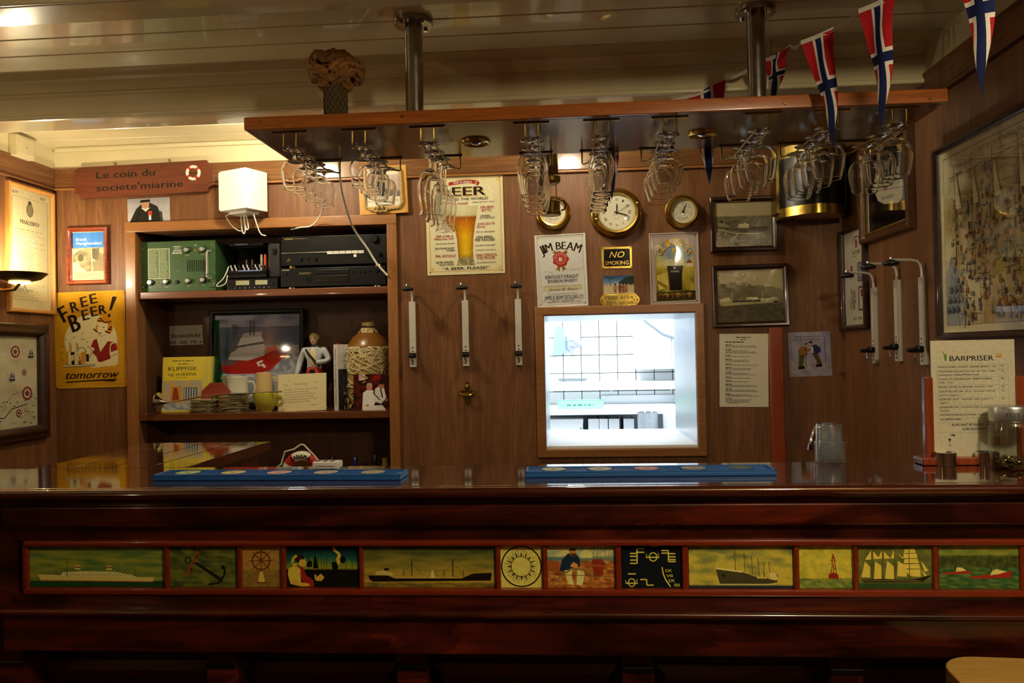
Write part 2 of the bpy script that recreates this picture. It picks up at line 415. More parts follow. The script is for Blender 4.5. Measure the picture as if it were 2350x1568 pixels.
glassmat('green_glass', (.05, .5, .25)); panemat('cup_plastic', (.97, .98, .99), .02, 1.42, milky=.03); panemat('jar_glass', (.95, .97, .96), 0., 1.7)

D, XL, XR, ZT, YF = 3.21, -2.19, 1.10, 2.33, -1.6
def struct(mb, name, mat, parent=None, ang=30, **k):
    o = mb.obj(name, mat, parent, ang, **k)
    if parent is None: o['kind'] = 'structure'
    return o
def med(xa, ya, xb, yb, Y=None, X=None):
    """centre, width and height of a frontal rectangle seen between two picture corners"""
    kw = {'Y': Y} if Y is not None else {'X': X}
    cx, cy = (xa+xb)/2, (ya+yb)/2
    l, r, t, b, c = at(xa, cy, **kw), at(xb, cy, **kw), at(cx, ya, **kw), at(cx, yb, **kw), at(cx, cy, **kw)
    return c, (r-l).length, abs(t.z-b.z)
# ------------------------------------------------------------------ room shell
OX0, OX1 = at(317, 720, Y=D).x, at(892, 720, Y=D).x          # recess of the shelf unit
OZ1 = (at(316, 534, Y=D).z+at(887, 516, Y=D).z)/2; OZ0 = .75
HX0, HX1, HZ0, HZ1 = -.098, .513, 1.022, 1.566                # serving hatch opening
def wall_cells(mb, xs, zs, holes, y0, y1):
    for a, b in zip(xs, xs[1:]):
        for c, d in zip(zs, zs[1:]):
            m, n = (a+b)/2, (c+d)/2
            if not any(h[0] < m < h[1] and h[2] < n < h[3] for h in holes): mb.bx(a, b, y0, y1, c, d)
wb = MB(); wall_cells(wb, [XL-.1, OX0, OX1, HX0, HX1, XR+.1], sorted([0, OZ0, OZ1, HZ0, HZ1, ZT+.1]), [(OX0, OX1, OZ0, OZ1), (HX0, HX1, HZ0, HZ1)], D, D+.06)
struct(wb, 'wall_back', 'wall_wood')
struct(MB().bx(XL-.1, XL, YF, D, 0, ZT+.1), 'wall_left', 'wall_wood')
struct(MB().bx(XR, XR+.1, YF, D, 0, ZT+.1), 'wall_right', 'wall_wood')
struct(MB().bx(XL-.1, XR+.1, YF-.1, YF, 0, ZT+.1), 'wall_front', 'wall_wood')
struct(MB().bx(XL-.1, XR+.1, YF, D, -.1, 0), 'floor', 'floor_mat')
cl = MB().bx(XL-.1, XR+.1, YF-.1, D+.06, ZT+.014, ZT+.1); ceil = struct(cl, 'ceiling', 'cream_paint')
# ceiling boards, each with eased edges so the joints read
ys = [1.75+.117*i for i in range(6)]+[2.45]
ys2 = [2.57, 2.70, 2.83, 2.96, 3.09, D]
ys0 = [YF+.12*i for i in range(int((1.65-YF)/.12))]+[1.65]
def plank_row(lst):
    for a, b in zip(lst, lst[1:]):
        MB().rbx(XL, XR, a+.0016, b-.0016, ZT, ZT+.02, .0035, 1).obj('plank', 'cream_paint', ceil)
plank_row(ys); plank_row(ys2); plank_row(ys0)
def beam(y0, y1):
    t = struct(MB().rbx(XL, XR, y0, y1, 2.21, ZT, .006, 2), 'ceiling_beam', 'cream_paint', ceil)
    # cornice under the ceiling and bead along the foot, on the guests' side
    pr = [(y0+.001, ZT), (y0-.034, ZT), (y0-.034, ZT-.006), (y0-.024, ZT-.010), (y0-.014, ZT-.022), (y0-.008, ZT-.032), (y0+.001, ZT-.034)]
    m = MB(); n = len(pr); m.add([(XL, a, b) for a, b in pr]+[(XR, a, b) for a, b in pr], [(i, (i+1) % n, n+(i+1) % n, n+i) for i in range(n)]); m.obj('cornice', 'cream_paint', ceil)
    MB().rbx(XL, XR, y0-.011, y0+.002, 2.21, 2.226, .005, 3).obj('beam_bead', 'cream_paint', ceil)
    MB().rbx(XL, XR, y0-.005, y0+.002, 2.283, 2.289, .002, 1).obj('beam_bead', 'cream_paint', ceil)
beam(2.45, 2.57); beam(1.65, 1.75); beam(.85, .95); beam(.05, .15)
# cream frieze above the wood, and the wooden crown board
zf = 2.238
for nm, mb in (('trim_1', MB().bx(XL, XR, D-.006, D, zf, ZT)), ('trim_2', MB().bx(XL, XL+.006, YF, D-.006, zf, ZT)), ('trim_3', MB().bx(XR-.006, XR, YF, D-.006, zf, ZT))):
    struct(mb, nm, 'cream_paint')
struct(MB().rbx(XL+.02, XR-.02, D-.022, D-.006, 2.312, ZT, .006, 2), 'trim_4', 'cream_paint')
struct(MB().rbx(XL, XR, D-.014, D, 2.158, zf+.004, .003, 1), 'trim_5', 'crown_wood')
struct(MB().rbx(XL, XL+.014, YF, D-.014, 2.158, zf+.004, .003, 1), 'trim_6', 'wall_wood_y')
struct(MB().rbx(XR-.014, XR, YF, D-.014, 2.158, zf+.004, .003, 1), 'trim_7', 'wall_wood_y')
struct(MB().rbx(XL, XR, D-.018, D, 2.147, 2.157, .003, 2), 'trim_8', 'trim_wood_h')
struct(MB().rbx(XL, XL+.018, YF, D-.018, 2.147, 2.157, .003, 2), 'trim_9', 'wall_wood_y')
struct(MB().rbx(XR-.018, XR, YF, D-.018, 2.147, 2.157, .003, 2), 'trim_10', 'wall_wood_y')
for i, p in enumerate(BAY):
    t = thing('ceiling_lamp', 'small round ceiling lamp in the bay, %s' % ('left one above the white wall box', 'right one above the miner lamp')[i], 'ceiling lamp', (p[0], p[1], ZT-.001))
    MB().lathe([(0, 0), (.05, 0), (.05, -.008), (.035, -.014), (0, -.014)], 28).obj('base', 'white_plastic', t)
    MB().cyl((0, 0, -.012), (0, 0, -.03), .014, n=18).obj('socket', 'brass', t)
    plain('bulb_glow', '#fff4dc', .4, emit='#ffe0a8', es=14); MB().sphere((0, 0, p[2]-ZT), .024, 18, 10).obj('bulb', 'bulb_glow', t)
# ------------------------------------------------------------------ serving hatch
wn = struct_root('window_1', ((HX0+HX1)/2, D, (HZ0+HZ1)/2))
hw, hh = HX1-HX0, HZ1-HZ0
MB().frame(hw+.07, hh+.07, [(0, 0), (0, .014), (.004, .017), (.031, .017), (.036, .012), (.036, 0)]).obj('window_frame', 'trim_wood_h', wn, 30)
lin = MB(); t = .012; dp = .64
lin.bx(-hw/2-t, -hw/2+.002, .002, dp, -hh/2-t, hh/2+t); lin.bx(hw/2-.002, hw/2+t, .002, dp, -hh/2-t, hh/2+t)
lin.bx(-hw/2, hw/2, .002, dp, hh/2-.002, hh/2+t)
lin.obj('jamb', 'stainless', wn)
MB().rbx(-hw/2, hw/2, -.006, dp, -hh/2-.02, -hh/2+.012, .003, 2).obj('window_sill', 'kitchen_white', wn)
# ------------------------------------------------------------------ kitchen behind the hatch
KY = 6.2
kb = struct(MB().bx(-1.6, 2.6, KY, KY+.1, 0, 2.7), 'wall_kitchen_back', 'grout')
struct(MB().bx(-1.7, -1.6, D+.66, KY, 0, 2.7), 'wall_kitchen_left', 'kitchen_white')
struct(MB().bx(2.6, 2.7, D+.66, KY, 0, 2.7), 'wall_kitchen_right', 'kitchen_white')
kf = MB(); wall_cells(kf, [-1.7, HX0-.02, HX1+.02, 2.7], sorted([0, HZ0-.03, HZ1+.02, 2.7]), [(HX0-.02, HX1+.02, HZ0-.03, HZ1+.02)], D+.56, D+.66)
struct(kf, 'wall_kitchen_front', 'kitchen_white')
struct(MB().bx(-1.7, 2.7, D+.66, KY+.1, 2.7, 2.8), 'ceiling_kitchen', 'kitchen_white')
struct(MB().bx(-1.7, 2.7, D+.66, KY, -.1, 0), 'floor_kitchen', 'kitchen_grey')
TP = .1415
tile_me = MB().rbox((0, 0, 0), (TP-.0055, .012, TP-.0055), .002, 1).mesh('tile'); tile_me.materials.append(MATS['tile_white'])
g0 = at(1375, 815, Y=KY)
for i in range(-3, 7):
    for j in range(-5, 4):
        mobj('tile', tile_me, kb, loc=(g0.x+(i+.5)*TP, KY-.005, g0.z+(j+.5)*TP))
# ------------------------------------------------------------------ built-in shelf unit
SD = .25
su = struct_root('built_in_shelf', ((OX0+OX1)/2, D, OZ0)); del su['kind']
tag(su, 'built-in wooden wall shelf unit with two shelves, radios and souvenirs', 'shelf unit')
ow, oh = OX1-OX0, OZ1-OZ0
def sbx(name, x0, x1, y0, y1, z0, z1, mat, r=.0): 
    m = MB(); (m.rbx(x0, x1, y0, y1, z0, z1, r) if r else m.bx(x0, x1, y0, y1, z0, z1)); return m.obj(name, mat, su)
sbx('back_panel', -ow/2, ow/2, SD, SD+.012, 0, oh, 'shelf_back')
sbx('side_panel', -ow/2-.012, -ow/2, .061, SD, 0, oh, 'shelf_back'); sbx('side_panel', ow/2, ow/2+.012, .061, SD, 0, oh, 'shelf_back')
sbx('top_panel', -ow/2, ow/2, .061, SD, oh, oh+.012, 'shelf_back')
S1 = at(600, 664, Y=D).z; S2 = at(600, 947, Y=D).z
sbx('shelf', -ow/2, ow/2, .002, SD, S1-.03-OZ0, S1-OZ0, 'shelf_wood', .003)
sbx('shelf', -ow/2, ow/2, .002, SD, S2-.03-OZ0, S2-OZ0, 'shelf_wood', .003)
S3 = .84; sbx('shelf', -ow/2, ow/2, .002, SD, S3-.03-OZ0, S3-OZ0, 'shelf_wood', .003)
sbx('trim_board', -ow/2-.046, ow/2+.042, -.016, 0, oh, oh+.042, 'trim_wood_h', .003)
sbx('trim_board', -ow/2-.046, -ow/2, -.016, 0, 0, oh, 'trim_wood', .003); sbx('trim_board', ow/2, ow/2+.042, -.016, 0, 0, oh, 'trim_wood', .003)
# ------------------------------------------------------------------ bar counter
BY, BB = 1.572, 1.868
KB_ = BY/1.885
def ZB(z): return ZC-(ZC-z)*KB_
BZ = ZB(1.10)
BX0, BX1 = -1.55, XR
bar = thing('bar_counter', 'long dark red varnished wooden bar counter with painted panels along its front', 'bar counter', (0, BY, 0))
def bb(name, x0, x1, y0, y1, z0, z1, mat, r=.003, seg=2, label=None): return MB().rbx(x0, x1, y0-BY, y1-BY, z0 if z0 < .2 else ZB(z0), ZB(z1), r, seg).obj(name, mat, bar, 35, label)
bb('counter_top', BX0, BX1, BY+.005, BB, 1.068, 1.10, 'bar_top', .003)
bb('nosing', BX0, BX1, BY-.022, BY+.012, 1.074, 1.0995, 'bar_top', .012, 4)
PX0 = at(30, 1385, Y=BY).x
bb('cove_board', PX0-.05, BX1, BY+.012, BY+.04, 1.052, 1.068, 'bar_wood')
bb('apron_board', PX0-.02, BX1, BY-.004, BY+.03, 1.003, 1.056, 'bar_wood', .006)
bb('frieze_board', PX0, BX1, BY+.012, BY+.04, .966, 1.004, 'bar_wood')
bb('panel_rail', PX0+.02, BX1, BY+.002, BY+.03, .954, .968, 'bar_red', .004)
bb('panel_rail', PX0+.02, BX1, BY+.002, BY+.03, .834, .850, 'bar_red', .004)
bb('backing_board', PX0, BX1, BY+.022, BY+.04, .83, .97, 'bar_wood')
bb('lower_frieze', PX0, BX1, BY+.008, BY+.04, .808, .836, 'bar_wood')
bb('arm_ledge', PX0, BX1, BY-.045, BY+.03, .797, .814, 'bar_wood', .008, 4)
bb('knee_board', PX0, BX1, BY-.03, BY+.0, .708, .798, 'bar_wood', .004)
bb('lower_panel', PX0, BX1, BY+.10, BY+.12, .06, .71, 'bar_wood')
bb('plinth', PX0, BX1, BY+.07, BY+.10, 0, .10, 'bar_wood')
for px in (55, 530, 955, 1460, 1925):
    x = at(px, 1520, Y=BY+.05).x
    bb('bracket', x-.033, x+.033, BY+.005, BY+.10, .30, .708, 'bar_wood', .006)
    MB().rbx(x-.032, x+.032, .0, .006, ZB(.655), ZB(.668), .002, 1).obj('bracket_plate', 'black_satin', bar)
for a, b_ in ((95, 490), (570, 915), (1000, 1420), (1505, 1880), (1965, 2340)):
    xa, xb = at(a, 1540, Y=BY+.09).x, at(b_, 1540, Y=BY+.09).x
    o = MB().frame(xb-xa, .50, [(0, 0), (0, .012), (.02, .02), (.05, .012), (.05, 0)]).obj('panel_moulding', 'bar_wood', bar, 30); o.location = ((xa+xb)/2, .10, .515)
bb('end_panel', PX0-.05, PX0, BY+.02, BB-.02, 0, 1.068, 'bar_wood')
bb('rear_panel', PX0, BX1, BB-.06, BB-.04, 0, 1.068, 'bar_wood')
# side counter: a short wing of the bar reaching back on the left
wp = at(620, 1014, Z=BZ); wx1 = (at(430, 1070, Z=BZ).x+wp.x)/2; wx0 = at(352, 1014, Z=BZ).x; wl = wp.y-BB
sc_ = thing('side_counter', 'glossy dark wooden side counter reaching back from the bar on the left', 'counter', (0, BB, 0))
n = 4; wxx = [wx0+(wx1-wx0)*i/n for i in range(n+1)]
for a, b_ in zip(wxx, wxx[1:]): MB().rbx(a+.0008, b_-.0008, .002, wl, BZ-.025, BZ, .002, 1).obj('plank', 'bar_top', sc_)
MB().rbx(wx0+.02, wx1-.02, .012, wl-.02, 0, BZ-.025, .003, 1).obj('carcass', 'bar_wood', sc_)
MB().rbx(wx1-.003, wx1+.006, .002, wl, BZ-.028, BZ+.001, .002, 1).obj('nosing', 'bar_top', sc_)
# ------------------------------------------------------------------ hanging glass rack
RZ, RY0, RY1 = 2.03, 2.035, 2.42
RX0, RX1 = at(556, 296, Z=RZ).x, at(2166, 240, Z=RZ).x
rack = thing('hanging_glass_rack', 'wide wooden board hung over the bar on two steel posts, glasses below', 'glass rack', ((RX0+RX1)/2, RY0, RZ))
rw = (RX1-RX0)/2
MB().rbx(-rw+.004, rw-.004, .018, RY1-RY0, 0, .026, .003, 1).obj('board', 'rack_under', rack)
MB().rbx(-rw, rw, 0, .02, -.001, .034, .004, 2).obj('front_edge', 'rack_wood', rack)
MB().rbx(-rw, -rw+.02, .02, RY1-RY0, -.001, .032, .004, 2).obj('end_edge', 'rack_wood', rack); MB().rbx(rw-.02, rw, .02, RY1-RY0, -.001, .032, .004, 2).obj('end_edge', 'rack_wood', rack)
for px in (595, 922, 1382, 1802, 2135):
    p = at(px, 265-(px-556)*.033+14, Y=RY0); MB().lathe([(0, 0), (.003, 0), (.0042, .0015), (.0042, .003)], 10, Matrix.Translation((p.x-rack.location.x, -.0015, p.z-RZ)) @ Matrix.Rotation(-PI/2, 4, 'X')).obj('screw', 'brass', rack)
def postx(px, py, zz):
    p = at(px, py, Z=zz); return p
for px, py in ((945, 40), (1737, 14)):
    p = at(px, py, Z=ZT); lx, ly = p.x-rack.location.x, p.y+.02-RY0
    po = MB().cyl((lx, ly, .026), (lx, ly, ZT-RZ-.012), .0245, n=28).obj('post', 'steel', rack, 40)
    m = MB().lathe([(0, 0), (.05, 0), (.053, .003), (.053, .014), (.0, .014)], 32, Matrix.Translation((lx, ly, ZT-RZ-.0145)))
    fl = m.obj('flange', 'steel', rack)
    for k in range(4):
        a = PI/4+k*PI/2; MB().lathe([(0, -.006), (.006, -.006), (.006, 0), (0, 0)], 6, Matrix.Translation((lx+.04*math.cos(a), ly+.04*math.sin(a), ZT-RZ-.0145))).obj('bolt', 'chrome', fl)
for px, py in ((1092, 325), (1612, 306)):
    p = at(px, py, Z=RZ); q = Matrix.Translation((p.x-rack.location.x, p.y-RY0, 0))
    d_ = MB().lathe([(.0, -.001), (.019, -.001), (.022, -.006), (.026, -.003), (.029, -.007), (.033, -.003), (.036, -.008), (.041, -.006), (.043, 0), (0, 0)], 36, q).obj('downlight', 'brass', rack)
    MB().sphere((p.x-rack.location.x, p.y-RY0, -.001), .018, 18, 8, (1, 1, .5)).obj('lens', 'chrome', d_)
# ------------------------------------------------------------------ things on the walls: helpers
def rrect(w, h, r, n=5):
    p = []
    for cx, cz, a0 in ((w/2-r, h/2-r, 0), (-w/2+r, h/2-r, PI/2), (-w/2+r, -h/2+r, PI), (w/2-r, -h/2+r, 1.5*PI)):
        for i in range(n+1): a = a0+PI/2*i/n; p.append((cx+r*math.cos(a), cz+r*math.sin(a)))
    return p
def on_back(name, label, cat, xa, ya, xb, yb, group=None, tilt=0., off=0.):
    c, w, h = med(xa, ya, xb, yb, Y=D)
    return thing(name, label, cat, (c.x, D-off-.0005, c.z), 0, group, math.radians(tilt)), w, h
def on_side(name, label, cat, side, y0, y1, z0, z1, group=None):
    x = XR-.0005 if side == 'R' else XL+.0005
    return thing(name, label, cat, (x, (y0+y1)/2, (z0+z1)/2), -PI/2 if side == 'R' else PI/2, group), abs(y1-y0), z1-z0
def make_frame(t, w, h, bw, dep, mat, glass='pane', prof=None, pdep=None):
    """frame, backing board and pane; returns inner size and the y of the picture plane"""
    prof = prof or [(0, 0), (0, dep*.8), (bw*.2, dep), (bw*.55, dep*.92), (bw*.8, dep*.6), (bw, dep*.5), (bw, 0)]
    MB().frame(w, h, prof).obj('frame', mat, t, 30)
    iw, ih = w-2*bw+.004, h-2*bw+.004
    MB().bx(-iw/2, iw/2, -.004, 0, -ih/2, ih/2).obj('backing_board', 'backing', t)
    if glass: MB().bx(-iw/2, iw/2, -(dep*.5-.001), -(dep*.5-.002), -ih/2, ih/2).obj('pane', glass, t)
    return iw-.004, ih-.004, -.0042
def tin(t, w, h, r, color, rim=None, th=.0022):
    nm = 'tin_'+color[1:]; plain(nm, color, .5, coat=.4, spec=.1)
    o = MB().prism(rrect(w, h, r), -th, 0).obj('plate', nm, t, 30)
    if rim: MB().frame(w, h, [(0, 0), (0, th+.001), (.0015, th+.003), (.005, th+.003), (.007, th+.0005), (.007, 0)]).obj('raised_rim', nm, t, 30)
    return -th-.0002
CR = '#e2d6a4'
# ---------------- yellow FREE BEER! tomorrow sign
t, w, h = on_back('tin_sign', 'yellow tin sign with a waitress reading FREE BEER tomorrow', 'sign', 127, 669, 289, 890, tilt=-.8)
y = tin(t, w, h, .012, '#d19a1e')
c = Cv((45, 70, 1105, 1500), w, h, y); K = '#20150c'; O = '#d08a1c'; RD = '#8c1f1a'
c.grid(60, 90, 1090, 1480, 16, 20, lambda u, v: mixc('#d6a022', '#c28a14', .5+nz(u, v, 3, 1)))
c.poly([(585+395*math.cos(a*PI/24)*(1 if math.sin(a*PI/24) > 0 else 1), 810-400*math.sin(a*PI/24)*(1 if math.sin(a*PI/24) > 0 else .9)) for a in range(48)], CR)
pic = c
c.poly([(545, 1160), (640, 1120), (660, 980), (1000, 960), (975, 1160), (930, 1185), (760, 1190), (620, 1210), (560, 1195)], '#dfd19c')       # arm
c.poly([(530, 900), (560, 870), (640, 920), (660, 1110), (560, 1060)], '#e4d8aa'); c.line([(530, 900), (545, 880), (600, 950), (560, 1060)], 8, K)
c.poly([(690, 730), (820, 730), (870, 800), (760, 900), (715, 975), (670, 790)], '#e4d8aa')
c.poly([(670, 775), (620, 800), (580, 890), (640, 920), (600, 980), (660, 1040), (680, 1110), (720, 1128), (870, 1080), (870, 1000), (870, 880), (960, 850), (975, 930), (880, 985), (870, 860), (920, 835), (840, 820), (720, 985)], RD)
c.poly([(890, 870), (940, 845), (975, 950), (880, 985)], RD); c.line([(885, 860), (868, 920), (865, 1010)], 14, CR)
c.poly([(860, 1005), (985, 950), (1000, 990), (870, 1050)], CR); c.line([(865, 1050), (1000, 995), (985, 950)], 6, K)
c.poly([(690, 540), (720, 525), (835, 560), (835, 660), (800, 720), (760, 742), (715, 735), (690, 680)], '#e8dcb0')                        # face
c.poly([(680, 500), (720, 460), (800, 455), (860, 465), (900, 520), (912, 600), (912, 660), (880, 705), (820, 700), (795, 665), (840, 650), (845, 560), (760, 545), (690, 530)], O)
c.poly([(690, 540), (665, 590), (660, 620), (625, 630), (660, 680), (690, 650)], O)
for pts in ([(625, 630), (690, 680)], [(690, 500), (720, 520), (760, 505), (800, 540), (850, 530)], [(900, 520), (850, 545)], [(912, 600), (850, 640)], [(880, 705), (800, 670)], [(720, 470), (760, 490)], [(905, 645), (850, 650)]): c.line(pts, 16, K)
c.line([(695, 590), (715, 600)], 8, K); c.line([(755, 605), (795, 615)], 8, K); c.poly([(705, 678), (755, 685), (735, 712), (712, 705)], RD); c.rect(715, 682, 748, 690, '#f0e8c8')
c.line([(690, 680), (715, 735), (760, 742), (800, 720)], 5, K); c.line([(670, 780), (720, 985), (840, 822)], 6, K)
for x0 in (228, 330):                                                                                                                  # bottles
    c.poly([(x0+35, 815), (x0+70, 815), (x0+72, 930), (x0+110, 970), (x0+112, 1150), (x0, 1150), (x0, 980), (x0+32, 930)], '#d9c98e'); c.rect(x0+45, 850, x0+66, 960, O)
    c.poly([(x0+50, 960), (x0+108, 965), (x0+106, 1000), (x0+50, 1010)], K); c.poly([(x0+55, 1100), (x0+110, 1075), (x0+110, 1150), (x0+62, 1150)], K)
    c.line([(x0+35, 815), (x0+32, 930), (x0, 980), (x0, 1150)], 6, K)
for k in range(4): c.rect(400+k*26, 1030, 420+k*26, 1140, O if k % 2 else '#b06a10')
c.ell(430, 960, 60, 50, CR); c.ell(470, 1000, 45, 40, O); c.rect(505, 1000, 550, 1110, K); c.line([(385, 970), (400, 905), (470, 900), (520, 970)], 8, K)
c.rect(165, 1150, 642, 1182, '#cfc59a'); c.line([(165, 1182), (642, 1178)], 8, K); c.line([(165, 1150), (642, 1152)], 6, K)
for x, y_, a in ((335, 745, 1.6), (450, 770, 1.2), (215, 775, -.6), (155, 870, .3), (145, 965, 0), (165, 1080, .4), (530, 825, .8), (460, 695, .2), (485, 780, .4)):
    c.line([(x-14*math.cos(a), y_+14*math.sin(a)), (x+14*math.cos(a), y_-14*math.sin(a))], 9, K)
c.y -= .0005
for q, x, y_, hg, wd, r in (('F', 185, 385, 250, 120, 25), ('R', 352, 285, 165, 125, 14), ('E', 498, 215, 155, 110, 12), ('E', 638, 175, 150, 110, 10), ('B', 345, 520, 270, 150, 18), ('E', 512, 410, 160, 105, 12), ('E', 643, 362, 150, 105, 10), ('R', 775, 340, 140, 115, 6)):
    c.text(q, x, y_, hg, K, wid=wd, bold=.035, rot=math.radians(r))
c.poly([(925, 160), (992, 165), (905, 360), (873, 365)], K); c.ell(870, 438, 18, 26, K)
c.text('tomorrow', 598, 1300, 118, K, wid=800, bold=.02, shear=.35); c.poly([(200, 1400), (720, 1380), (975, 1380), (915, 1418), (720, 1400), (200, 1415)], K)
c.text('©Desperate Time', 955, 1450, 18, '#6a4a12', wid=200)
c.obj('print', 'ink_tin', t)
# ---------------- parish paper in a burl frame
t, w, h = on_back('picture_frame', 'small burl wood frame holding a blue and sepia parish paper cover', 'picture frame', 158, 523, 251, 653)
iw, ih, y = make_frame(t, w, h, .018, .024, 'burl_frame')
c = Cv((190, 235, 950, 1390), iw, ih, y)
c.rect(190, 235, 950, 1390, '#d8cfa0'); c.rect(205, 245, 945, 615, '#3b8be0'); c.rect(190, 245, 210, 620, '#141440')
c.grid(205, 620, 945, 1180, 24, 20, lambda u, v: mixc('#b3a878', '#6f664a', .5+1.1*nz(u, v, 3, 2)))
c.poly([(205, 960), (330, 930), (365, 1050), (520, 1175), (205, 1180)], '#ded6ae'); c.poly([(205, 640), (480, 625), (330, 690), (215, 780)], '#ded6ae')
c.ell(390, 850, 70, 90, '#5b533c'); c.poly([(650, 640), (820, 640), (800, 940), (660, 900)], '#6a614a'); c.line([(640, 620), (655, 1180)], 26, '#d8cfa8'); c.line([(640, 870), (700, 920), (790, 960)], 34, '#d3c9a0'); c.ell(880, 690, 60, 70, '#c9be93')
c.poly([(700, 960), (940, 780), (940, 1180), (690, 1180)], '#8d8360'); c.greek(290, 1230, 860, 4, 35, '#9d9468')
c.text('Brevik', 410, 410, 70, '#eef3ff', wid=260, shear=.15, bold=.01); c.text('Menighetsblad', 580, 505, 75, '#eef3ff', wid=600, shear=.15, bold=.01); c.greek(600, 570, 860, 1, 22, '#1c3a80')
c.obj('print', 'ink_paper', t)
# ---------------- carved plaque
t, w, h = on_back('carved_plaque', 'carved red-brown wooden plaque reading Le coin du societe miarine', 'plaque', 178, 379, 491, 450, tilt=-1.2)
b_ = .022; pts = [(-w/2, h/2-b_), (-w/2, -h/2+b_)]
def bite(cx, cz, a0, a1, n=5): return [(cx+b_*math.cos(math.radians(a0+(a1-a0)*i/n)), cz+b_*math.sin(math.radians(a0+(a1-a0)*i/n))) for i in range(n+1)]
pts = bite(-w/2, -h/2, 90, 0)+bite(w/2, -h/2, 180, 90)+bite(w/2, h/2, 270, 180)+bite(-w/2, h/2, 360, 270)
MB().prism(pts, -.024, 0).obj('board', 'plaque_wood', t, 30)
c = Cv((178, 379, 491, 450), w, h, -.0242); KB = '#120c08'
c.text('Le coin du', 296, 399, 16, KB, wid=134, bold=.03); c.obj('lettering', 'ink_paper', t); c = Cv((178, 379, 491, 450), w, h, -.0242); c.text("societe'miarine", 327, 428, 16, KB, wid=198, bold=.03)
c.obj('lettering', 'ink_paper', t)
kx = w/313.; lb = Vector(((450-334.5)*kx, -.026, (414.5-407)*kx))
plain('buoy_white', '#e6dfc8', .5); plain('buoy_red', '#b02418', .5)
ln = MB().torus(lb, .026, .0065, 36, 8).obj('lifebuoy', 'buoy_white', t)
for k in range(4): MB().torus(lb, .026, .0069, 8, 8, a0=k*PI/2+.05+PI/8-.4+PI/8, a1=k*PI/2+.05+PI/8+.4).obj('red_band', 'buoy_red', ln)
c = Cv((0, 0, 60, 20), .034, .011, -.0245); c.text('BREVIK', 30, 10, 11, KB, wid=54, bold=.02); o = c.obj('buoy_lettering', 'ink_paper', t); o.location = (lb.x, 0, lb.z)
for px in (268, 392):
    xx = (px-334.5)*kx
    MB().tube([(xx, -.008, h/2-.004), (xx, -.010, h/2+.010), (xx+.004, -.014, h/2+.017), (xx+.008, -.012, h/2+.010), (xx+.006, -.006, h/2+.006)], .0012, 6).obj('hook', 'dull_brass', t)
# ---------------- photo of the old sailor
t, w, h = on_back('photograph', 'unframed colour photo of a person in dark uniform with medals under the plaque', 'photograph', 293, 455, 390, 509, tilt=-1.)
MB().bx(-w/2, w/2, -.0008, 0, -h/2, h/2).obj('paper', 'paper', t)
c = Cv((848, 1300, 1132, 1478), w, h, -.001); c.grid(848, 1300, 1132, 1478, 14, 10, lambda u, v: mixc('#8d8b94', '#b9b6b4', v+.4*nz(u, v, 3, 5)))
c.poly([(860, 1478), (905, 1380), (945, 1340), (1000, 1335), (1050, 1365), (1085, 1478)], '#26251f'); c.poly([(940, 1372), (1000, 1372), (970, 1402)], '#cfc9c0'); c.ell(968, 1346, 27, 34, '#b58a6c'); c.poly([(932, 1332), (938, 1312), (1000, 1310), (1004, 1330)], '#1b1712'); c.ell(957, 1345, 4, 2.5, '#3a2a20', 8); c.ell(980, 1345, 4, 2.5, '#3a2a20', 8); c.line([(958, 1364), (978, 1364)], 3, '#7a4a3a'); c.line([(968, 1348), (966, 1356)], 4, '#96694e')
c.rect(985, 1398, 1012, 1430, '#b04038'); c.rect(990, 1430, 1006, 1466, '#c8ccd6'); c.line([(925, 1400), (905, 1470)], 6, '#14130f'); c.poly([(1060, 1400), (1080, 1405), (1085, 1478), (1070, 1478)], '#3b3d44')
c.obj('print', 'ink_gloss', t)
# ---------------- rope-bordered photo board
t, w, h = on_back('rope_picture', 'pine board with a photo inside a knotted rope border', 'picture', 826, 383, 936, 493, tilt=-1.6)
MB().rbox((0, -.009, 0), (w, .018, h), .003, 2).obj('board', 'pine', t)
c = Cv((845, 600, 1160, 920), w, h, -.0186)
c.rect(890, 640, 1112, 870, '#e4dec6'); c.grid(890, 660, 1112, 808, 12, 8, lambda u, v: mixc('#c9b6ac', '#9d8f92', v+.3*nz(u, v, 3, 8))); c.rect(890, 770, 1112, 808, '#6d6c78')
c.poly([(935, 808), (940, 740), (985, 715), (1040, 700), (1060, 808)], '#241f22'); c.ell(985, 700, 22, 26, '#b98c70'); c.poly([(1010, 690), (1040, 700), (1055, 800), (1040, 800)], '#1d1a1d'); c.rect(1035, 780, 1055, 805, '#b98c70'); c.rect(955, 745, 1000, 790, '#b9b4b4')
c.text('Bacalao 1999, flaske nr. 58', 1000, 832, 13, '#59544a', wid=200, shear=.3)
c.obj('print', 'ink_gloss', t)
plain('rope', '#b69a62', .85, nz=.35, nscale=120)
def twist_rope(mb, pts, r, closed=False, turns=1.6, seg=6, ns=3):
    """strands laid round each other along a path"""
    P = [Vector(p) for p in pts]; L = [0]
    for a, b in zip(P, P[1:]): L.append(L[-1]+(b-a).length)
    tot = L[-1]; n = max(8, int(tot/(r*.9)))
    def ev(s_):
        for i in range(len(P)-1):
            if s_ <= L[i+1]: f = (s_-L[i])/max(1e-9, L[i+1]-L[i]); return P[i].lerp(P[i+1], f), (P[i+1]-P[i]).normalized()
        return P[-1], (P[-1]-P[-2]).normalized()
    for k in range(ns):
        q = []
        for i in range(n+1):
            p, tg = ev(tot*i/n); up = Vector((0, 1, 0)) if abs(tg.y) < .8 else Vector((0, 0, 1)); sd = tg.cross(up).normalized(); u2 = sd.cross(tg)
            a = 2*PI*(k/ns+turns*tot*i/n/(r*12)); q.append(p+sd*(r*.52*math.cos(a))+u2*(r*.52*math.sin(a)))
        mb.tube(q, r*.56, seg)
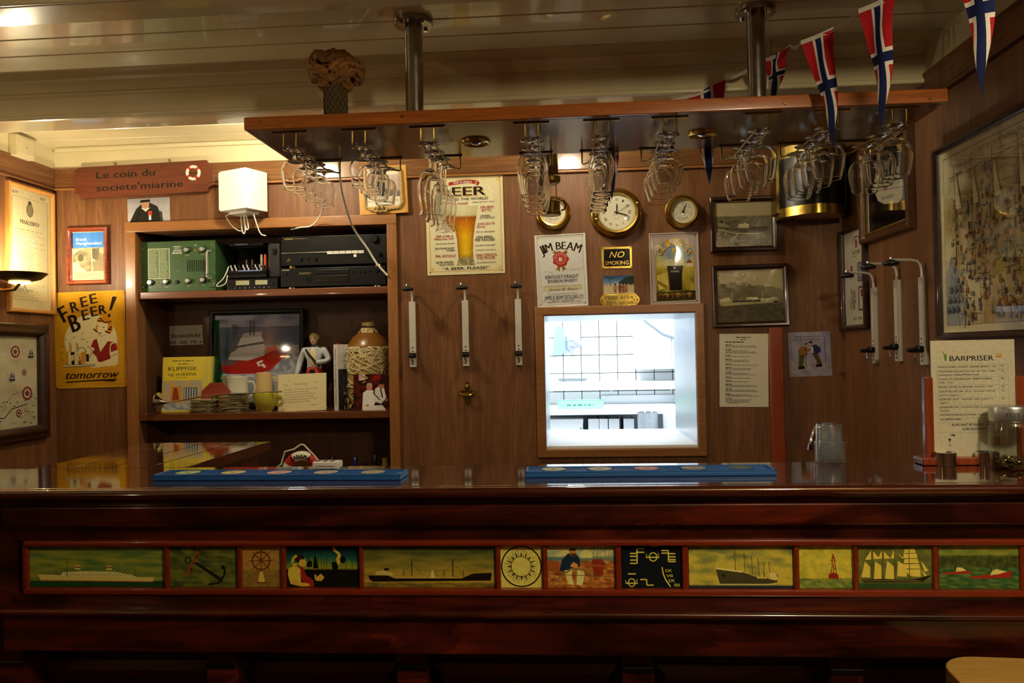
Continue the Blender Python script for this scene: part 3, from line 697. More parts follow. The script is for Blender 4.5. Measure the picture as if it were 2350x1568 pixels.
rp = [((x-1002.5)*w/315, -.023, -(z_-760)*h/320) for x, z_ in ((905, 630), (1110, 622), (1124, 640), (1130, 850), (1105, 885), (1040, 890), (985, 885), (930, 895), (885, 870), (880, 650), (905, 630))]
m = MB(); twist_rope(m, rp, .0058); 
for a in range(5): m.torus(((985+(a-2)*14-1002.5)*w/315, -.027, -(886-760)*h/320+(.004 if a % 2 else -.003)), .009, .005, 14, 7, axis='YXYXY'[a])
m.obj('rope_border', 'rope', t)
# ---------------- BEER AROUND THE WORLD
t, w, h = on_back('tin_sign', 'cream tin sign with a tall glass of beer and phrases in many languages', 'sign', 978, 403, 1156, 630, tilt=-.5)
y = tin(t, w, h, .003, '#e6ddb0')
c = Cv((45, 45, 1190, 1510), w, h, y); G = '#c79a3c'; KK = '#211c18'; RR = '#a82c30'
c.grid(45, 45, 1190, 1510, 10, 12, lambda u, v: mixc('#efe9c8', '#ddd19a', 1.6*math.hypot(u-.5, v-.5)-.3))
for (a, b2, d_, e_), wd in (((92, 88, 1152, 1462), 7), ((104, 100, 1140, 1450), 3)): c.line([(a, b2), (d_, b2), (d_, e_), (a, e_), (a, b2)], wd, G)
for cx_, cy_ in ((125, 120), (1120, 120), (1120, 1425), (125, 1425)): c.ring(cx_, cy_, 26, 26, 7, G, 14); c.ell(cx_, cy_, 9, 9, G, 8)
c.poly([(390, 190), (395, 140), (560, 112), (700, 108), (820, 122), (818, 182), (700, 168), (560, 172)], RR); c.poly([(800, 125), (835, 140), (855, 170), (830, 185), (840, 205), (790, 190)], '#8e1f20'); c.poly([(790, 122), (815, 125), (812, 182), (788, 180)], G)
# the glass
def gl(yy): 
    return ramp([(0, (396, 812)), (.06, (398, 810)), (.18, (415, 792)), (.35, (462, 762)), (.55, (495, 738)), (.75, (505, 728)), (.88, (512, 728)), (.93, (490, 748)), (1, (482, 757))], yy)
ng = 26; pp = []; cc = []
def lerp2(stops, t_):
    for (t0, a0), (t1, a1) in zip(stops, stops[1:]):
        if t_ <= t1: f = (t_-t0)/(t1-t0); return a0[0]+(a1[0]-a0[0])*f, a0[1]+(a1[1]-a0[1])*f
    return stops[-1][1]
GP = [(0, (396, 812)), (.06, (398, 810)), (.18, (415, 792)), (.35, (462, 762)), (.55, (495, 738)), (.75, (505, 728)), (.88, (512, 728)), (.94, (490, 748)), (1, (482, 757))]
for j in range(ng+1):
    v = j/ng; a, b2 = lerp2(GP, v); yy = 495+v*885
    for i in range(9):
        u = i/8; e_ = abs(u-.5)*2
        if v < .17: k = mixc('#e9e4b8', '#c9c08a', e_*.7+max(0, v-.08)*3)
        elif v < .86: k = mixc(ramp([(.17, '#a8551c'), (.3, '#cf7f14'), (.5, '#e8b41a'), (.8, '#e3c022'), (.86, '#b9921c')], v), '#8a4a12', (e_**2.2)*.8)
        else: k = mixc('#6d6440', '#c6bb8a', .5+.9*nz(u*3, v*20, 1, 3))
        pp.append((a+(b2-a)*u, yy)); cc.append(srgb(k))
c.raw(pp, [(j*9+i, (j+1)*9+i, (j+1)*9+i+1, j*9+i+1) for j in range(ng) for i in range(8)], cc)
random.seed(3)
for k in range(46): a = random.uniform(.2, .85); l_, r_ = lerp2(GP, a); c.ell(random.uniform(l_+18, r_-18), 495+a*885, 5, 6, random.choice(['#f4df7c', '#b87f14', '#f0d050']), 6)
c.y -= .0005
c.text('HOW TO ORDER A', 602, 146, 46, '#f2ecd2', wid=270, bold=.01)
for dx, k_ in ((16, G), (0, '#efe9c8'), (0, KK)): c.text('BEER', 600+dx*.7, 275+dx*.8, 135 if k_ != '#efe9c8' else 138, k_, wid=680, bold=.05 if k_ != '#efe9c8' else .065)
c.text('AROUND THE WORLD', 605, 393, 42, '#3a3a34', wid=735, bold=.02)
for s_, x, y_, hg, wd, al, k_ in (('UNA CERVEJA, POR FAVOR!', 672, 460, 38, 560, 'r', RR), ('A BEER, ZEIT A JUY VOUT.', 728, 448, 20, 335, 'l', '#4a463e'), ('EIN BIER,', 1060, 526, 40, 205, 'r', RR), ('BITTE!', 945, 572, 40, 145, 'c', RR),
    ('BIRU', 355, 543, 32, 95, 'r', KK), ('NEGAI', 345, 582, 32, 110, 'r', KK), ('SHIMASU.', 372, 622, 32, 190, 'r', KK), ('UNE BIÈRE,', 850, 656, 26, 150, 'l', KK), ("S'IL VOUS PLAÎT.", 840, 686, 26, 230, 'l', KK), ('BIER,', 370, 692, 24, 60, 'r', KK), ('ALLJEBLIEFT!', 397, 718, 24, 180, 'r', KK),
    ('EN ØL, TAHK.', 415, 784, 34, 222, 'r', RR), ('KAN JEG FÅ', 812, 770, 38, 250, 'l', RR), ('EN ØL.', 800, 815, 38, 130, 'l', RR), ('MAYFA AL', 425, 850, 22, 115, 'r', '#4a463e'), ('JOO-ZE VOR.', 425, 875, 22, 145, 'r', '#4a463e'), ('MEE-A BIR-A', 444, 935, 36, 255, 'r', RR), ('PARA-KAL-OH!', 444, 975, 36, 285, 'r', RR),
    ('PEE-VO, PRO-SEEM!', 785, 890, 24, 270, 'l', '#4a463e'), ('UNA BIRRA,', 780, 967, 42, 250, 'l', KK), ('PER FAVORE!', 765, 1010, 42, 290, 'l', KK), ('YED-NO PEEV, PROSIM!', 460, 1045, 22, 285, 'r', '#4a463e'), ('ENO PEE-VO, PRO-SEEM!', 765, 1090, 22, 290, 'l', '#4a463e'), ('EDJ POHAR SHURT', 458, 1114, 30, 288, 'r', KK), ('KAYREK.', 465, 1147, 30, 130, 'r', KK),
    ('COMM, BEER TO HER HERE, OI.', 760, 1158, 18, 310, 'l', '#4a463e'), ("PIA, HO'OLU!", 470, 1228, 42, 295, 'r', RR), ('UNA CERVEZA,', 768, 1232, 42, 318, 'l', RR), ('POR FAVOR!', 785, 1276, 42, 265, 'l', RR), ('BEOIR AMHÁIN,', 438, 1320, 32, 258, 'r', KK), ('LE DO THOIL.', 450, 1355, 32, 220, 'r', KK), ('JEG VIL GERNE HAVE EN ØL.', 780, 1344, 20, 282, 'l', '#4a463e'), ('“A BEER, PLEASE!”', 620, 1417, 42, 690, 'c', KK)):
    c.text(s_, x, y_, hg, k_, wid=wd, al=al, bold=.012)
c.obj('print', 'ink_tin', t)
for sx in (-1, 1):
    for sz in (-1, 1): MB().lathe([(0, 0), (.003, 0), (.002, .0015), (0, .002)], 8, Matrix.Translation((sx*(w/2-.012), y, sz*(h/2-.012))) @ Matrix.Rotation(PI/2, 4, 'X')).obj('nail', 'dull_brass', t)
# ---------------- white bourbon sign
t, w, h = on_back('tin_sign', 'white embossed tin sign for bourbon whiskey with a red wax seal', 'sign', 1230, 538, 1347, 705, tilt=-1.5)
y = tin(t, w, h, .012, '#dcdad4', True)-.0002
c = Cv((130, 770, 635, 1505), w, h, y); GO = '#9a7434'; c.rect(150, 790, 615, 1490, '#dcdad4')
c.line([(160, 805), (600, 800), (610, 1470), (178, 1485), (160, 805)], 3, GO)
c.arc('JIM BEAM', 383, 1372, 490, -25, 25, 82, '#2b1c10', .03, None, lambda e: .95+.22*e)
for sgn in (-1, 1): c.poly([(380+sgn*10, 1060), (380+sgn*60, 1140), (380+sgn*35, 1125), (380+sgn*20, 1150), (380, 1080)], '#8d6a2e'); c.poly([(380+sgn*15, 960), (380+sgn*60, 930), (380+sgn*75, 955), (380+sgn*40, 980)], '#8d6a2e')
c.poly([(380+(78+6*math.cos(7*a*PI/20))*math.cos(a*PI/20), 1022+(78+6*math.cos(7*a*PI/20))*math.sin(a*PI/20)) for a in range(40)], '#a53426'); c.ell(380, 1022, 50, 50, '#b8483a', 24); c.ring(380, 1022, 52, 52, 4, '#d8a79c', 24)
c.arc('BEAM FORMULA', 380, 1022, 63, -80, 80, 11, '#e8c9c0', .0, None); c.text('B', 380, 1022, 40, '#f3ece4', wid=32, bold=.05)
c.text('SOUR', 222, 1140, 14, '#a58a8a', wid=50); c.text('MASH', 275, 1153, 12, '#a58a8a', wid=50); c.text('KENTUCKY', 530, 1132, 14, '#a58a8a', wid=120)
c.text('KENTUCKY STRAIGHT', 385, 1198, 38, '#2b2b2b', wid=330, bold=.02); c.text('BOURBON WHISKEY', 388, 1240, 34, '#2b2b2b', wid=290, bold=.02)
c.rect(190, 1288, 580, 1336, '#d3c7a2'); c.text('NONE GENUINE WITHOUT MY SIGNATURE', 385, 1291, 12, '#6b5c48', wid=370); c.text('James B. Beam', 390, 1325, 30, '#333', wid=300, shear=.5)
c.text('DISTILLED AND BOTTLED BY', 385, 1370, 16, '#7a5a54', wid=290); c.text('JAMES B. BEAM DISTILLING CO', 395, 1405, 42, '#26262a', wid=385, bold=.015); c.text('BEAM ~ CLERMONT', 390, 1437, 14, '#26262a', wid=230); c.text('FRANKFORT, KENTUCKY U.S.A.', 395, 1452, 18, '#26262a', wid=330, bold=.01)
c.obj('print', 'ink_gloss', t)
for sx in (-1, 1):
    for sz in (-1, 1): MB().lathe([(0, 0), (.003, 0), (.002, .0015), (0, .002)], 8, Matrix.Translation((sx*(w/2-.013), y, sz*(h/2-.013))) @ Matrix.Rotation(PI/2, 4, 'X')).obj('nail', 'brass', t)
# ---------------- stout sign
t, w, h = on_back('tin_sign', 'grey-rimmed tin sign of a pint of stout in a barley field', 'sign', 1491, 534, 1605, 700, tilt=-.5)
y = tin(t, w, h, .01, '#b9a9a4', True)-.0002
c = Cv((1265, 755, 1770, 1480), w, h, y)
c.line([(1305, 790), (1725, 785), (1745, 1450), (1325, 1460), (1305, 790)], 3, '#7a6a60')
def arch(r, x0=1322, x1=1722, yb=1440): 
    return [(x0+r, yb-r), ]+[(1522+(x1-x0-2*r)/2*math.cos(a*PI/20), 1000-(185-r)*math.sin(a*PI/20)) for a in range(20, -1, -1)]+[(x1-r, yb-r)]
c.poly(arch(0), '#c8a440'); c.poly(arch(8), '#26252c')
def field(u, v):
    if v < .45: return mixc('#6e86b4', '#d8c87a', max(0, (v-.12)*3)+.5*nz(u, v, 4, 3))
    return mixc('#c1a83a', '#4d5420', (v-.45)*1.2+.8*nz(u, v, 5, 4))
P = []; CCs = []; nx, ny = 16, 26
for j in range(ny+1):
    v = j/ny; yy = 825+v*605; half = 190*math.sqrt(max(0., 1-((1000-yy)/178)**2)) if yy < 1000 else 190
    for i in range(nx+1): u = i/nx; P.append((1522-half+2*half*u, yy)); CCs.append(srgb(field(u, v)))
c.raw(P, [(j*(nx+1)+i, (j+1)*(nx+1)+i, (j+1)*(nx+1)+i+1, j*(nx+1)+i+1) for j in range(ny) for i in range(nx)], CCs)
c.rect(1640, 1065, 1700, 1100, '#d8cfae'); c.poly([(1630, 1065), (1665, 1025), (1708, 1065)], '#8a3b22')
c.poly([(1335, 1180), (1440, 1150), (1450, 1300), (1350, 1330)], '#d7c25a'); c.poly([(1340, 1225), (1445, 1290), (1430, 1320), (1335, 1260)], '#8e7a26')
for k in range(10): c.line([(1600+k*8, 1330), (1590+k*9, 1170+8*(k % 3))], 5, '#c9ab3a' if k % 2 else '#7d6a20')
c.poly([(1438, 1085), (1606, 1085), (1590, 1180), (1585, 1335), (1458, 1335), (1452, 1180)], '#1d100d'); c.poly([(1432, 1025), (1445, 1022), (1600, 1022), (1612, 1025), (1606, 1088), (1438, 1088)], '#ddd3ae'); c.line([(1452, 1100), (1468, 1330)], 8, '#55342a')
c.poly([(1325, 1350), (1722, 1340), (1722, 1435), (1325, 1440)], '#3a3216')
for k in range(6): c.ell(1370+k*58, 1380, 30, 24, '#9a7f2a' if k % 2 else '#6b5a1f', 10)
c.poly([(1492, 915), (1520, 905), (1535, 915), (1520, 960), (1505, 955)], '#e0c24a'); c.poly([(1508, 1102), (1526, 1098), (1520, 1125), (1512, 1122)], '#d9d2bc')
c.y -= .0005
for d_, k_ in ((5, '#3a1430'), (0, '#e1b83a')): c.arc('GUINNESS', 1520+d_, 1010+d_, 158, -79, 79, 66, k_, .04 if d_ else .025, None)
c.text('GUINNESS', 1518, 1145, 16, '#e8e2cc', wid=90); c.greek(1350, 1380, 1700, 1, 40, '#4d1f1a', .6, .05, .8)
c.obj('print', 'ink_tin', t)
for sx in (-1, 1):
    for sz in (-1, 1): MB().lathe([(0, 0), (.003, 0), (.002, .0015), (0, .002)], 8, Matrix.Translation((sx*(w/2-.014), y, sz*(h/2-.014))) @ Matrix.Rotation(PI/2, 4, 'X')).obj('nail', 'brass', t)
# ---------------- NO SMOKING plaque
def raised(t, s_, x, z, hg, wd, y0, dep, mat, bold=.02, shear=0.):
    """raised letters as solid geometry"""
    vs, fs, x0, x1, y0_, y1_ = glyphs(s_, 0., shear); kx_, ky_ = wd/(x1-x0), hg/.73
    me = bpy.data.meshes.new('l'); me.from_pydata([((a-(x0+x1)/2)*kx_+x, y0, (b-.365)*ky_+z) for a, b in vs], [], fs)
    bm = bmesh.new(); bm.from_mesh(me); r_ = bmesh.ops.extrude_face_region(bm, geom=bm.faces[:])
    for v in r_['geom']:
        if isinstance(v, bmesh.types.BMVert): v.co.y -= dep
    bmesh.ops.recalc_face_normals(bm, faces=bm.faces); bm.to_mesh(me); bm.free(); me.materials.append(MATS[mat]); return mobj('raised_letters', me, t)
t, w, h = on_back('brass_plaque', 'small brass plaque with black ground reading NO SMOKING', 'plaque', 1381, 567, 1450, 616)
MB().prism(rrect(w, h, .003), -.003, 0).obj('plate', 'brass', t)
plain('black_enamel', '#0d0d10', .12, spec=.3); MB().prism(rrect(w-.016, h-.016, .006), -.0034, -.003).obj('black_ground', 'black_enamel', t)
raised(t, 'NO', 0, .013, .026, .062, -.0034, .0012, 'brass', .02, .3); raised(t, 'SMOKING', 0, -.021, .017, .096, -.0034, .0012, 'brass', .01)
for sx in (-1, 1):
    for sz in (-1, 1): MB().sphere((sx*(w/2-.0045), -.003, sz*(h/2-.0045)), .0028, 10, 6, (1, .6, 1)).obj('rivet', 'old_brass', t)
# ---------------- beach snapshot
t, w, h = on_back('photograph', 'small beach snapshot pinned between the two brass plaques', 'photograph', 1385, 633, 1455, 682)
MB().bx(-w/2, w/2, -.0008, 0, -h/2, h/2).obj('paper', 'paper', t)
c = Cv((808, 1185, 1105, 1395), w, h, -.001)
c.grid(808, 1185, 1105, 1395, 16, 14, lambda u, v: ramp([(0, '#2d4a78'), (.28, '#5b7fae'), (.36, '#8b9aa4'), (.42, '#c4b58e'), (1, '#d9c9a0')], v+.06*nz(u, v, 4, 6)))
c.poly([(960, 1245), (1030, 1200), (1105, 1190), (1105, 1275), (960, 1260)], '#2a3a34'); c.line([(865, 1195), (880, 1290)], 5, '#3a3324')
for a in range(7): c.line([(862, 1200), (862+55*math.cos(a*.5-.0), 1200+26*math.sin(a*.7))], 6, '#2c4a30')
for x, sk in ((922, '#b07a50'), (968, '#6b4530'), (1000, '#8a5a3c'), (1028, '#a87650')):
    c.ell(x, 1270, 9, 11, '#2a1a12', 10); c.poly([(x-14, 1282), (x+14, 1282), (x+10, 1318), (x+14, 1340), (x-14, 1340), (x-10, 1318)], sk); c.rect(x-13, 1330, x+13, 1342, '#a02a3a'); c.line([(x-7, 1340), (x-8, 1372)], 9, sk); c.line([(x+7, 1340), (x+8, 1372)], 9, sk); c.line([(x-14, 1285), (x-17, 1325)], 5, sk); c.line([(x+14, 1285), (x+17, 1325)], 5, sk)
for k in range(14): c.rect(1030+k*5, 1262+(k % 3)*4, 1034+k*5, 1280, random.choice(['#33302c', '#7a4a3c', '#c8c0b0']))
c.obj('print', 'ink_gloss', t)
# ---------------- brass FREE BEER TOMORROW plate
t, w, h = on_back('brass_plaque', 'yellow brass name plate with shaped ends reading FREE BEER TOMORROW', 'plaque', 1376, 674, 1468, 704, off=.002)
e_ = .017; pts = [(-w/2+e_, -h/2), (w/2-e_, -h/2), (w/2-e_*.7, -h/2+.008), (w/2-.004, -h*.22), (w/2, 0), (w/2-.004, h*.22), (w/2-e_*.7, h/2-.008), (w/2-e_, h/2), (-w/2+e_, h/2), (-w/2+e_*.7, h/2-.008), (-w/2+.004, h*.22), (-w/2, 0), (-w/2+.004, -h*.22), (-w/2+e_*.7, -h/2+.008)]
MB().prism(pts, -.003, 0).obj('plate', 'brass', t)
q = [(x*.9, z*.82) for x, z in pts]; MB().tube([(x, -.003, z) for x, z in q], .0008, 6, True).obj('raised_line', 'brass', t)
raised(t, 'FREE BEER', 0, .0105, .013, .115, -.003, .0016, 'dull_brass', .015); raised(t, 'TOMORROW', 0, -.0115, .013, .112, -.003, .0016, 'dull_brass', .015)
for sx in (-1, 1): MB().sphere((sx*(w/2-.010), -.003, 0), .0035, 10, 6, (1, .5, 1)).obj('screw', 'old_brass', t)
# ------------------------------------------------------------------ ship's instruments
def dial(t, R, face_r, dep, kind):
    """turned brass case facing -y, with dial, glass and hands"""
    q = Matrix.Rotation(PI/2, 4, 'X')
    MB().lathe([(0, 0), (R, 0), (R, .006), (R*.985, .009), (R*.93, .011), (R*.9, .016), (R*.88, dep*.6), (R*.84, dep*.72), (R*.83, dep*.9), (R*.79, dep), (face_r*1.06, dep*.97), (face_r, dep*.84), (face_r, dep*.6), (0, dep*.6)], 56, q).obj('case', 'brass', t, 40)
    MB().lathe([(0, 0), (face_r, 0), (face_r, .001), (0, .001)], 40, Matrix.Translation((0, -dep*.6, 0)) @ q).obj('dial', 'dial_white', t)
    c = Cv((-100, -100, 100, 100), 2*face_r, 2*face_r, -dep*.6-.0012)
    K_ = '#1c1a18'; c.ell(0, 0, 97, 97, '#e9e2c8', 40)
    if kind == 'clock':
        c.ring(0, 0, 94, 94, 1.4, '#6b6658', 48)
        for k in range(60): a = k*PI/30; c.line([(90*math.sin(a), -90*math.cos(a)), (94*math.sin(a), -94*math.cos(a))], 1., K_)
        for k, s_ in enumerate(('XII', 'I', 'II', 'III', 'IIII', 'V', 'VI', 'VII', 'VIII', 'IX', 'X', 'XI')):
            a = k*PI/6; c.text(s_, 72*math.sin(a), -72*math.cos(a), 17, K_, wid=4+4.2*len(s_), bold=.0, rot=-a if k not in (4, 5, 6, 7, 8) else -a+PI)
        c.text('Quartz', 0, 34, 6, '#8a8270', wid=24)
    else:
        c.ring(0, 0, 78, 78, 1.5, '#8a8472', 40)
        for k in range(27): a = math.radians(-130+k*10); c.line([(70*math.sin(a), -70*math.cos(a)), (78*math.sin(a), -78*math.cos(a))], 1.6, K_)
        for k in range(5): a = math.radians(-110+k*55); c.text(('28', '29', '30', '31', '76')[k], 60*math.sin(a), -60*math.cos(a), 10, K_, wid=14)
        c.arc('BAROMETER' if kind == 'baro' else 'THERMOMETER', 0, 0, -62, 40, -40, 9, K_, .0, None)
        if kind == 'baro':
            for k in range(8): a = k*PI/4; c.line([(0, 0), (34*math.sin(a), -34*math.cos(a))], 2.2, '#55503f')
    c.obj('dial_print', 'ink_paper', t)
    def hand(a, l, wd, tail=.2, mat='black_plastic', yy=.003):
        rot = Matrix.Rotation(a, 3, 'Y')
        m = MB(); m.add([rot @ Vector(p) for p in ((-wd/2, -dep*.6-yy, -l*tail), (wd/2, -dep*.6-yy, -l*tail), (wd*.6, -dep*.6-yy, l*.7), (0, -dep*.6-yy, l), (-wd*.6, -dep*.6-yy, l*.7), (-wd/2, -dep*.6-yy-.0006, -l*tail), (wd/2, -dep*.6-yy-.0006, -l*tail), (wd*.6, -dep*.6-yy-.0006, l*.7), (0, -dep*.6-yy-.0006, l), (-wd*.6, -dep*.6-yy-.0006, l*.7))],
              [(0, 1, 2, 3, 4), (9, 8, 7, 6, 5), (0, 5, 6, 1), (1, 6, 7, 2), (2, 7, 8, 3), (3, 8, 9, 4), (4, 9, 5, 0)]); return m.obj('hand', mat, t)
    if kind == 'clock':
        hand(math.radians(3), face_r*.52, .004); hand(math.radians(108), face_r*.72, .0035, yy=.0045); hand(math.radians(60), face_r*.85, .001, .3, yy=.006)
    else: hand(math.radians(22 if kind == 'baro' else -40), face_r*.72, .002, .3)
    MB().lathe([(0, 0), (.0035, 0), (.003, .003), (0, .004)], 12, Matrix.Translation((0, -dep*.6-.0045, 0)) @ q).obj('hub', 'black_plastic', t)
    MB().lathe([(face_r*1.02, 0), (face_r*.7, .003), (face_r*.3, .0045), (0, .005)], 32, Matrix.Translation((0, -dep*.84, 0)) @ q).obj('crystal', 'pane', t)
plain('dial_white', '#e9e2c8', .6)
def instrument(name, label, cat, px, py, rpx, kind, fr, dep):
    c_ = at(px, py, Y=D); R = (at(px+rpx, py, Y=D)-c_).length
    t = thing(name, label, cat, (c_.x, D-.0005, c_.z)); dial(t, R, R*fr, dep, kind); return t, R
t, R = instrument('ships_clock', 'large round brass ship clock with roman numerals, above the NO SMOKING plaque', 'clock', 1414, 491, 60, 'clock', .69, .055)
for a in (20, 200): MB().lathe([(0, 0), (.006, 0), (.006, .01), (0, .012)], 12, Matrix.Translation((R*.83*math.cos(math.radians(a)), -.05, R*.83*math.sin(math.radians(a)))) @ Matrix.Rotation(PI/2, 4, 'X')).obj('clamp_screw', 'old_brass', t)
MB().rbox((-R*.8, -.052, 0), (.009, .01, .035), .003).obj('hinge', 'old_brass', t)
instrument('brass_thermometer', 'small round brass dial instrument partly hidden behind the hanging miner lamp', 'thermometer', 1270, 490, 40, 'therm', .68, .045)
instrument('brass_barometer', 'small round brass barometer to the right of the ship clock', 'barometer', 1565, 488, 40.5, 'baro', .68, .045)
# ------------------------------------------------------------------ hanging brass miner lamp
LY = 2.64
p0, p1 = at(1262, 365, Y=LY), at(1262, 495, Y=LY); lh = p0.z-p1.z
t = thing('miner_lamp', 'slim brass miner lamp hanging behind the rack in front of the wall', 'lamp', (p0.x, LY, p1.z))
rb = (at(1286, 480, Y=LY)-at(1240, 480, Y=LY)).length/2
MB().lathe([(0, 0), (rb*.95, 0), (rb, .003), (rb, .012), (rb*.93, .014), (rb*.93, lh*.22), (rb*.97, lh*.24), (rb*.8, lh*.26), (0, lh*.26)], 28).obj('font', 'old_brass', t)
MB().lathe([(rb*.55, lh*.26), (rb*.55, lh*.54), (rb*.53, lh*.54), (rb*.53, lh*.26)], 24, closed=True).obj('lamp_glass', 'pane', t)
for k in range(4):
    a = PI/4+k*PI/2; MB().cyl((rb*.8*math.cos(a), rb*.8*math.sin(a), lh*.25), (rb*.8*math.cos(a), rb*.8*math.sin(a), lh*.58), .0015, n=8).obj('rod', 'old_brass', t)
MB().lathe([(0, lh*.54), (rb*.6, lh*.54), (rb*.95, lh*.58), (rb, lh*.60), (rb, lh*.68), (rb*.9, lh*.69), (0, lh*.69)], 28).obj('collar', 'old_brass', t)
MB().lathe([(0, lh*.68), (rb*.82, lh*.68), (rb*.74, lh*1.1), (rb*.72, lh*1.18), (rb*.3, lh*1.22), (0, lh*1.22)], 28).obj('bonnet', 'dull_brass', t)
MB().tube([(rb*1., 0, .016), (rb*1.35, 0, .02), (rb*1.5, 0, .035), (rb*1.3, 0, .05), (rb*.95, 0, .05)], .003, 8).obj('catch', 'dull_brass', t)
MB().tube([(0, 0, lh*1.2), (0, 0, lh*1.2+.03), (.008, 0, lh*1.2+.045), (0, 0, 2.33-p1.z)], .0018, 8).obj('hook', 'dull_brass', t)
# ------------------------------------------------------------------ framed ship photographs
def sea_photo(c, b, ship, seed):
    x0, y0, x1, y1 = b
    c.grid(x0, y0, x1, y1, 40, 28, ship)
t, w, h = on_back('picture_frame', 'dark framed sepia photo of a tanker at sea, upper of the two', 'picture frame', 1628, 452, 1782, 578)
iw, ih, y = make_frame(t, w, h, .021, .02, 'dark_frame', 'pane_wavy')
c = Cv((110, 122, 500, 432), iw, ih, y); c.gain = 1.5
c.grid(110, 122, 500, 432, 40, 30, lambda u, v: mixc(mixc('#b9ae88', '#a79c74', v*2), '#6f694e', 0) if v < .33 else mixc('#7d775a', '#5b5640', .5+.8*nz(u*2, v*6, 4, 2)))
c.poly([(128, 285), (160, 300), (300, 312), (480, 305), (478, 332), (330, 335), (150, 305), (128, 300)], '#55503e'); c.poly([(125, 275), (150, 255), (170, 262), (205, 285), (210, 298), (135, 288)], '#8f8866'); c.rect(148, 250, 165, 265, '#2e2a20')
c.poly([(265, 300), (275, 275), (315, 268), (345, 280), (345, 303)], '#bdb590'); c.rect(290, 262, 305, 275, '#6d6850'); c.poly([(340, 303), (470, 296), (478, 308), (345, 312)], '#4b4636')
for x_, y_ in ((212, 228), (378, 222)): c.line([(x_, y_), (x_, 300)], 2, '#4a4536')
c.line([(130, 308), (250, 340), (420, 345)], 4, '#d0c8a4')
c.obj('print', 'ink_gloss', t)
t, w, h = on_back('picture_frame', 'dark framed sepia photo of a cargo ship below a hillside, lower of the two', 'picture frame', 1634, 608, 1808, 750, tilt=-.5)
iw, ih, y = make_frame(t, w, h, .02, .02, 'dark_frame', 'pane_wavy')
c = Cv((118, 575, 578, 925), iw, ih, y); c.gain = 1.6
def hill(u, v):
    ridge = .22+.22*abs(u-.25)+.03*nz(u, 0, 6, 1)
    if v < ridge: return mixc('#b4aa84', '#9f9570', v*2)
    if v < .66: return mixc('#7d7558', '#5a543e', .5+nz(u, v, 5, 3)+(v-.4))
    return mixc('#55503a', '#3b3728', .5+.9*nz(u*2.5, v*5, 4, 6))
c.grid(118, 575, 578, 925, 46, 34, hill)
c.poly([(130, 790), (160, 780), (540, 765), (545, 790), (520, 800), (170, 815), (140, 812)], '#9a916c'); c.poly([(130, 770), (200, 755), (215, 780), (135, 790)], '#b5ac86'); c.rect(320, 760, 400, 778, '#b9b08a'); c.rect(220, 778, 420, 792, '#3e3929'); c.rect(510, 788, 542, 800, '#2c281d')
for x_ in (220, 435): c.line([(x_, 720), (x_, 785)], 2.5, '#c9c19a')
c.obj('print', 'ink_gloss', t)
# ------------------------------------------------------------------ house-rules sheet, batten, postcard
t, w, h = on_back('paper_sheet', 'white typed sheet of numbered house rules taped to the wall', 'paper', 1651, 766, 1763, 934, tilt=1.0)
MB().bx(-w/2, w/2, -.0008, 0, -h/2, h/2).obj('paper', 'paper', t)
c = Cv((138, 1002, 478, 1492), w, h, -.001); TK = '#45413a'
c.rect(138, 1002, 478, 1492, '#e2dcc4'); c.greek(255, 1024, 360, 1, 14, TK, ragged=.1); c.greek(285, 1040, 330, 1, 12, TK, ragged=.1); c.greek(180, 1055, 325, 1, 12, '#2d2a26', .6, .1)
yy = 1074; random.seed(12)
for sec in range(13):
    c.greek(180, yy, 225, 1, 9, '#2d2a26', .6, .2); yy += 9
    for k in range(random.choice([1, 2, 2, 3])): c.greek(180, yy, 430, 1, 8, TK, .4, .4); yy += 8
    yy += 7
c.greek(195, 1412, 280, 1, 8, TK, .4, .1); c.greek(195, 1465, 280, 1, 8, TK, .4, .1)
c.obj('print', 'ink_paper', t)
c_, w, h = med(1766, 752, 1797, 1075, Y=D)
o = MB().rbox((0, -.013, 0), (w, .026, h+.2), .006, 3).obj('wooden_batten', 'mahogany'); o.location = (c_.x, D, c_.z-.1); tag(o, 'upright red-brown wooden batten beside the typed rules sheet', 'batten')
t, w, h = on_back('postcard', 'greeting card showing two clay old men leaning together by a lamp post', 'postcard', 1810, 762, 1907, 864, tilt=-1.2)
MB().bx(-w/2, w/2, -.0008, 0, -h/2, h/2).obj('card', 'paper', t)
c = Cv((602, 988, 892, 1295), w, h, -.001)
c.grid(602, 988, 892, 1295, 16, 18, lambda u, v: mixc('#a9a5b8', '#8d8a9c', .5+nz(u, v, 4, 2)) if v < .65 else mixc('#8a8490', '#b0aab0', .5+nz(u, v, 6, 3)))
c.line([(850, 1010), (852, 1205)], 6, '#5d6498'); c.poly([(838, 995), (862, 995), (858, 1025), (842, 1025)], '#8a90bc')
c.poly([(665, 1110), (690, 1085), (728, 1090), (728, 1140), (712, 1150), (668, 1140)], '#8d6a2c'); c.poly([(712, 1095), (730, 1095), (728, 1150), (714, 1150)], '#9a2c28'); c.ell(722, 1080, 13, 15, '#b98a70', 12); c.poly([(708, 1072), (725, 1062), (738, 1070), (712, 1076)], '#23262c')
c.poly([(672, 1140), (712, 1148), (695, 1215), (705, 1240), (664, 1242), (668, 1190)], '#4d5222'); c.poly([(662, 1225), (706, 1222), (708, 1242), (664, 1244)], '#1d1810'); c.line([(715, 1150), (722, 1235)], 3, '#2a2018'); c.line([(680, 1110), (700, 1135), (755, 1105)], 14, '#8d6a2c')
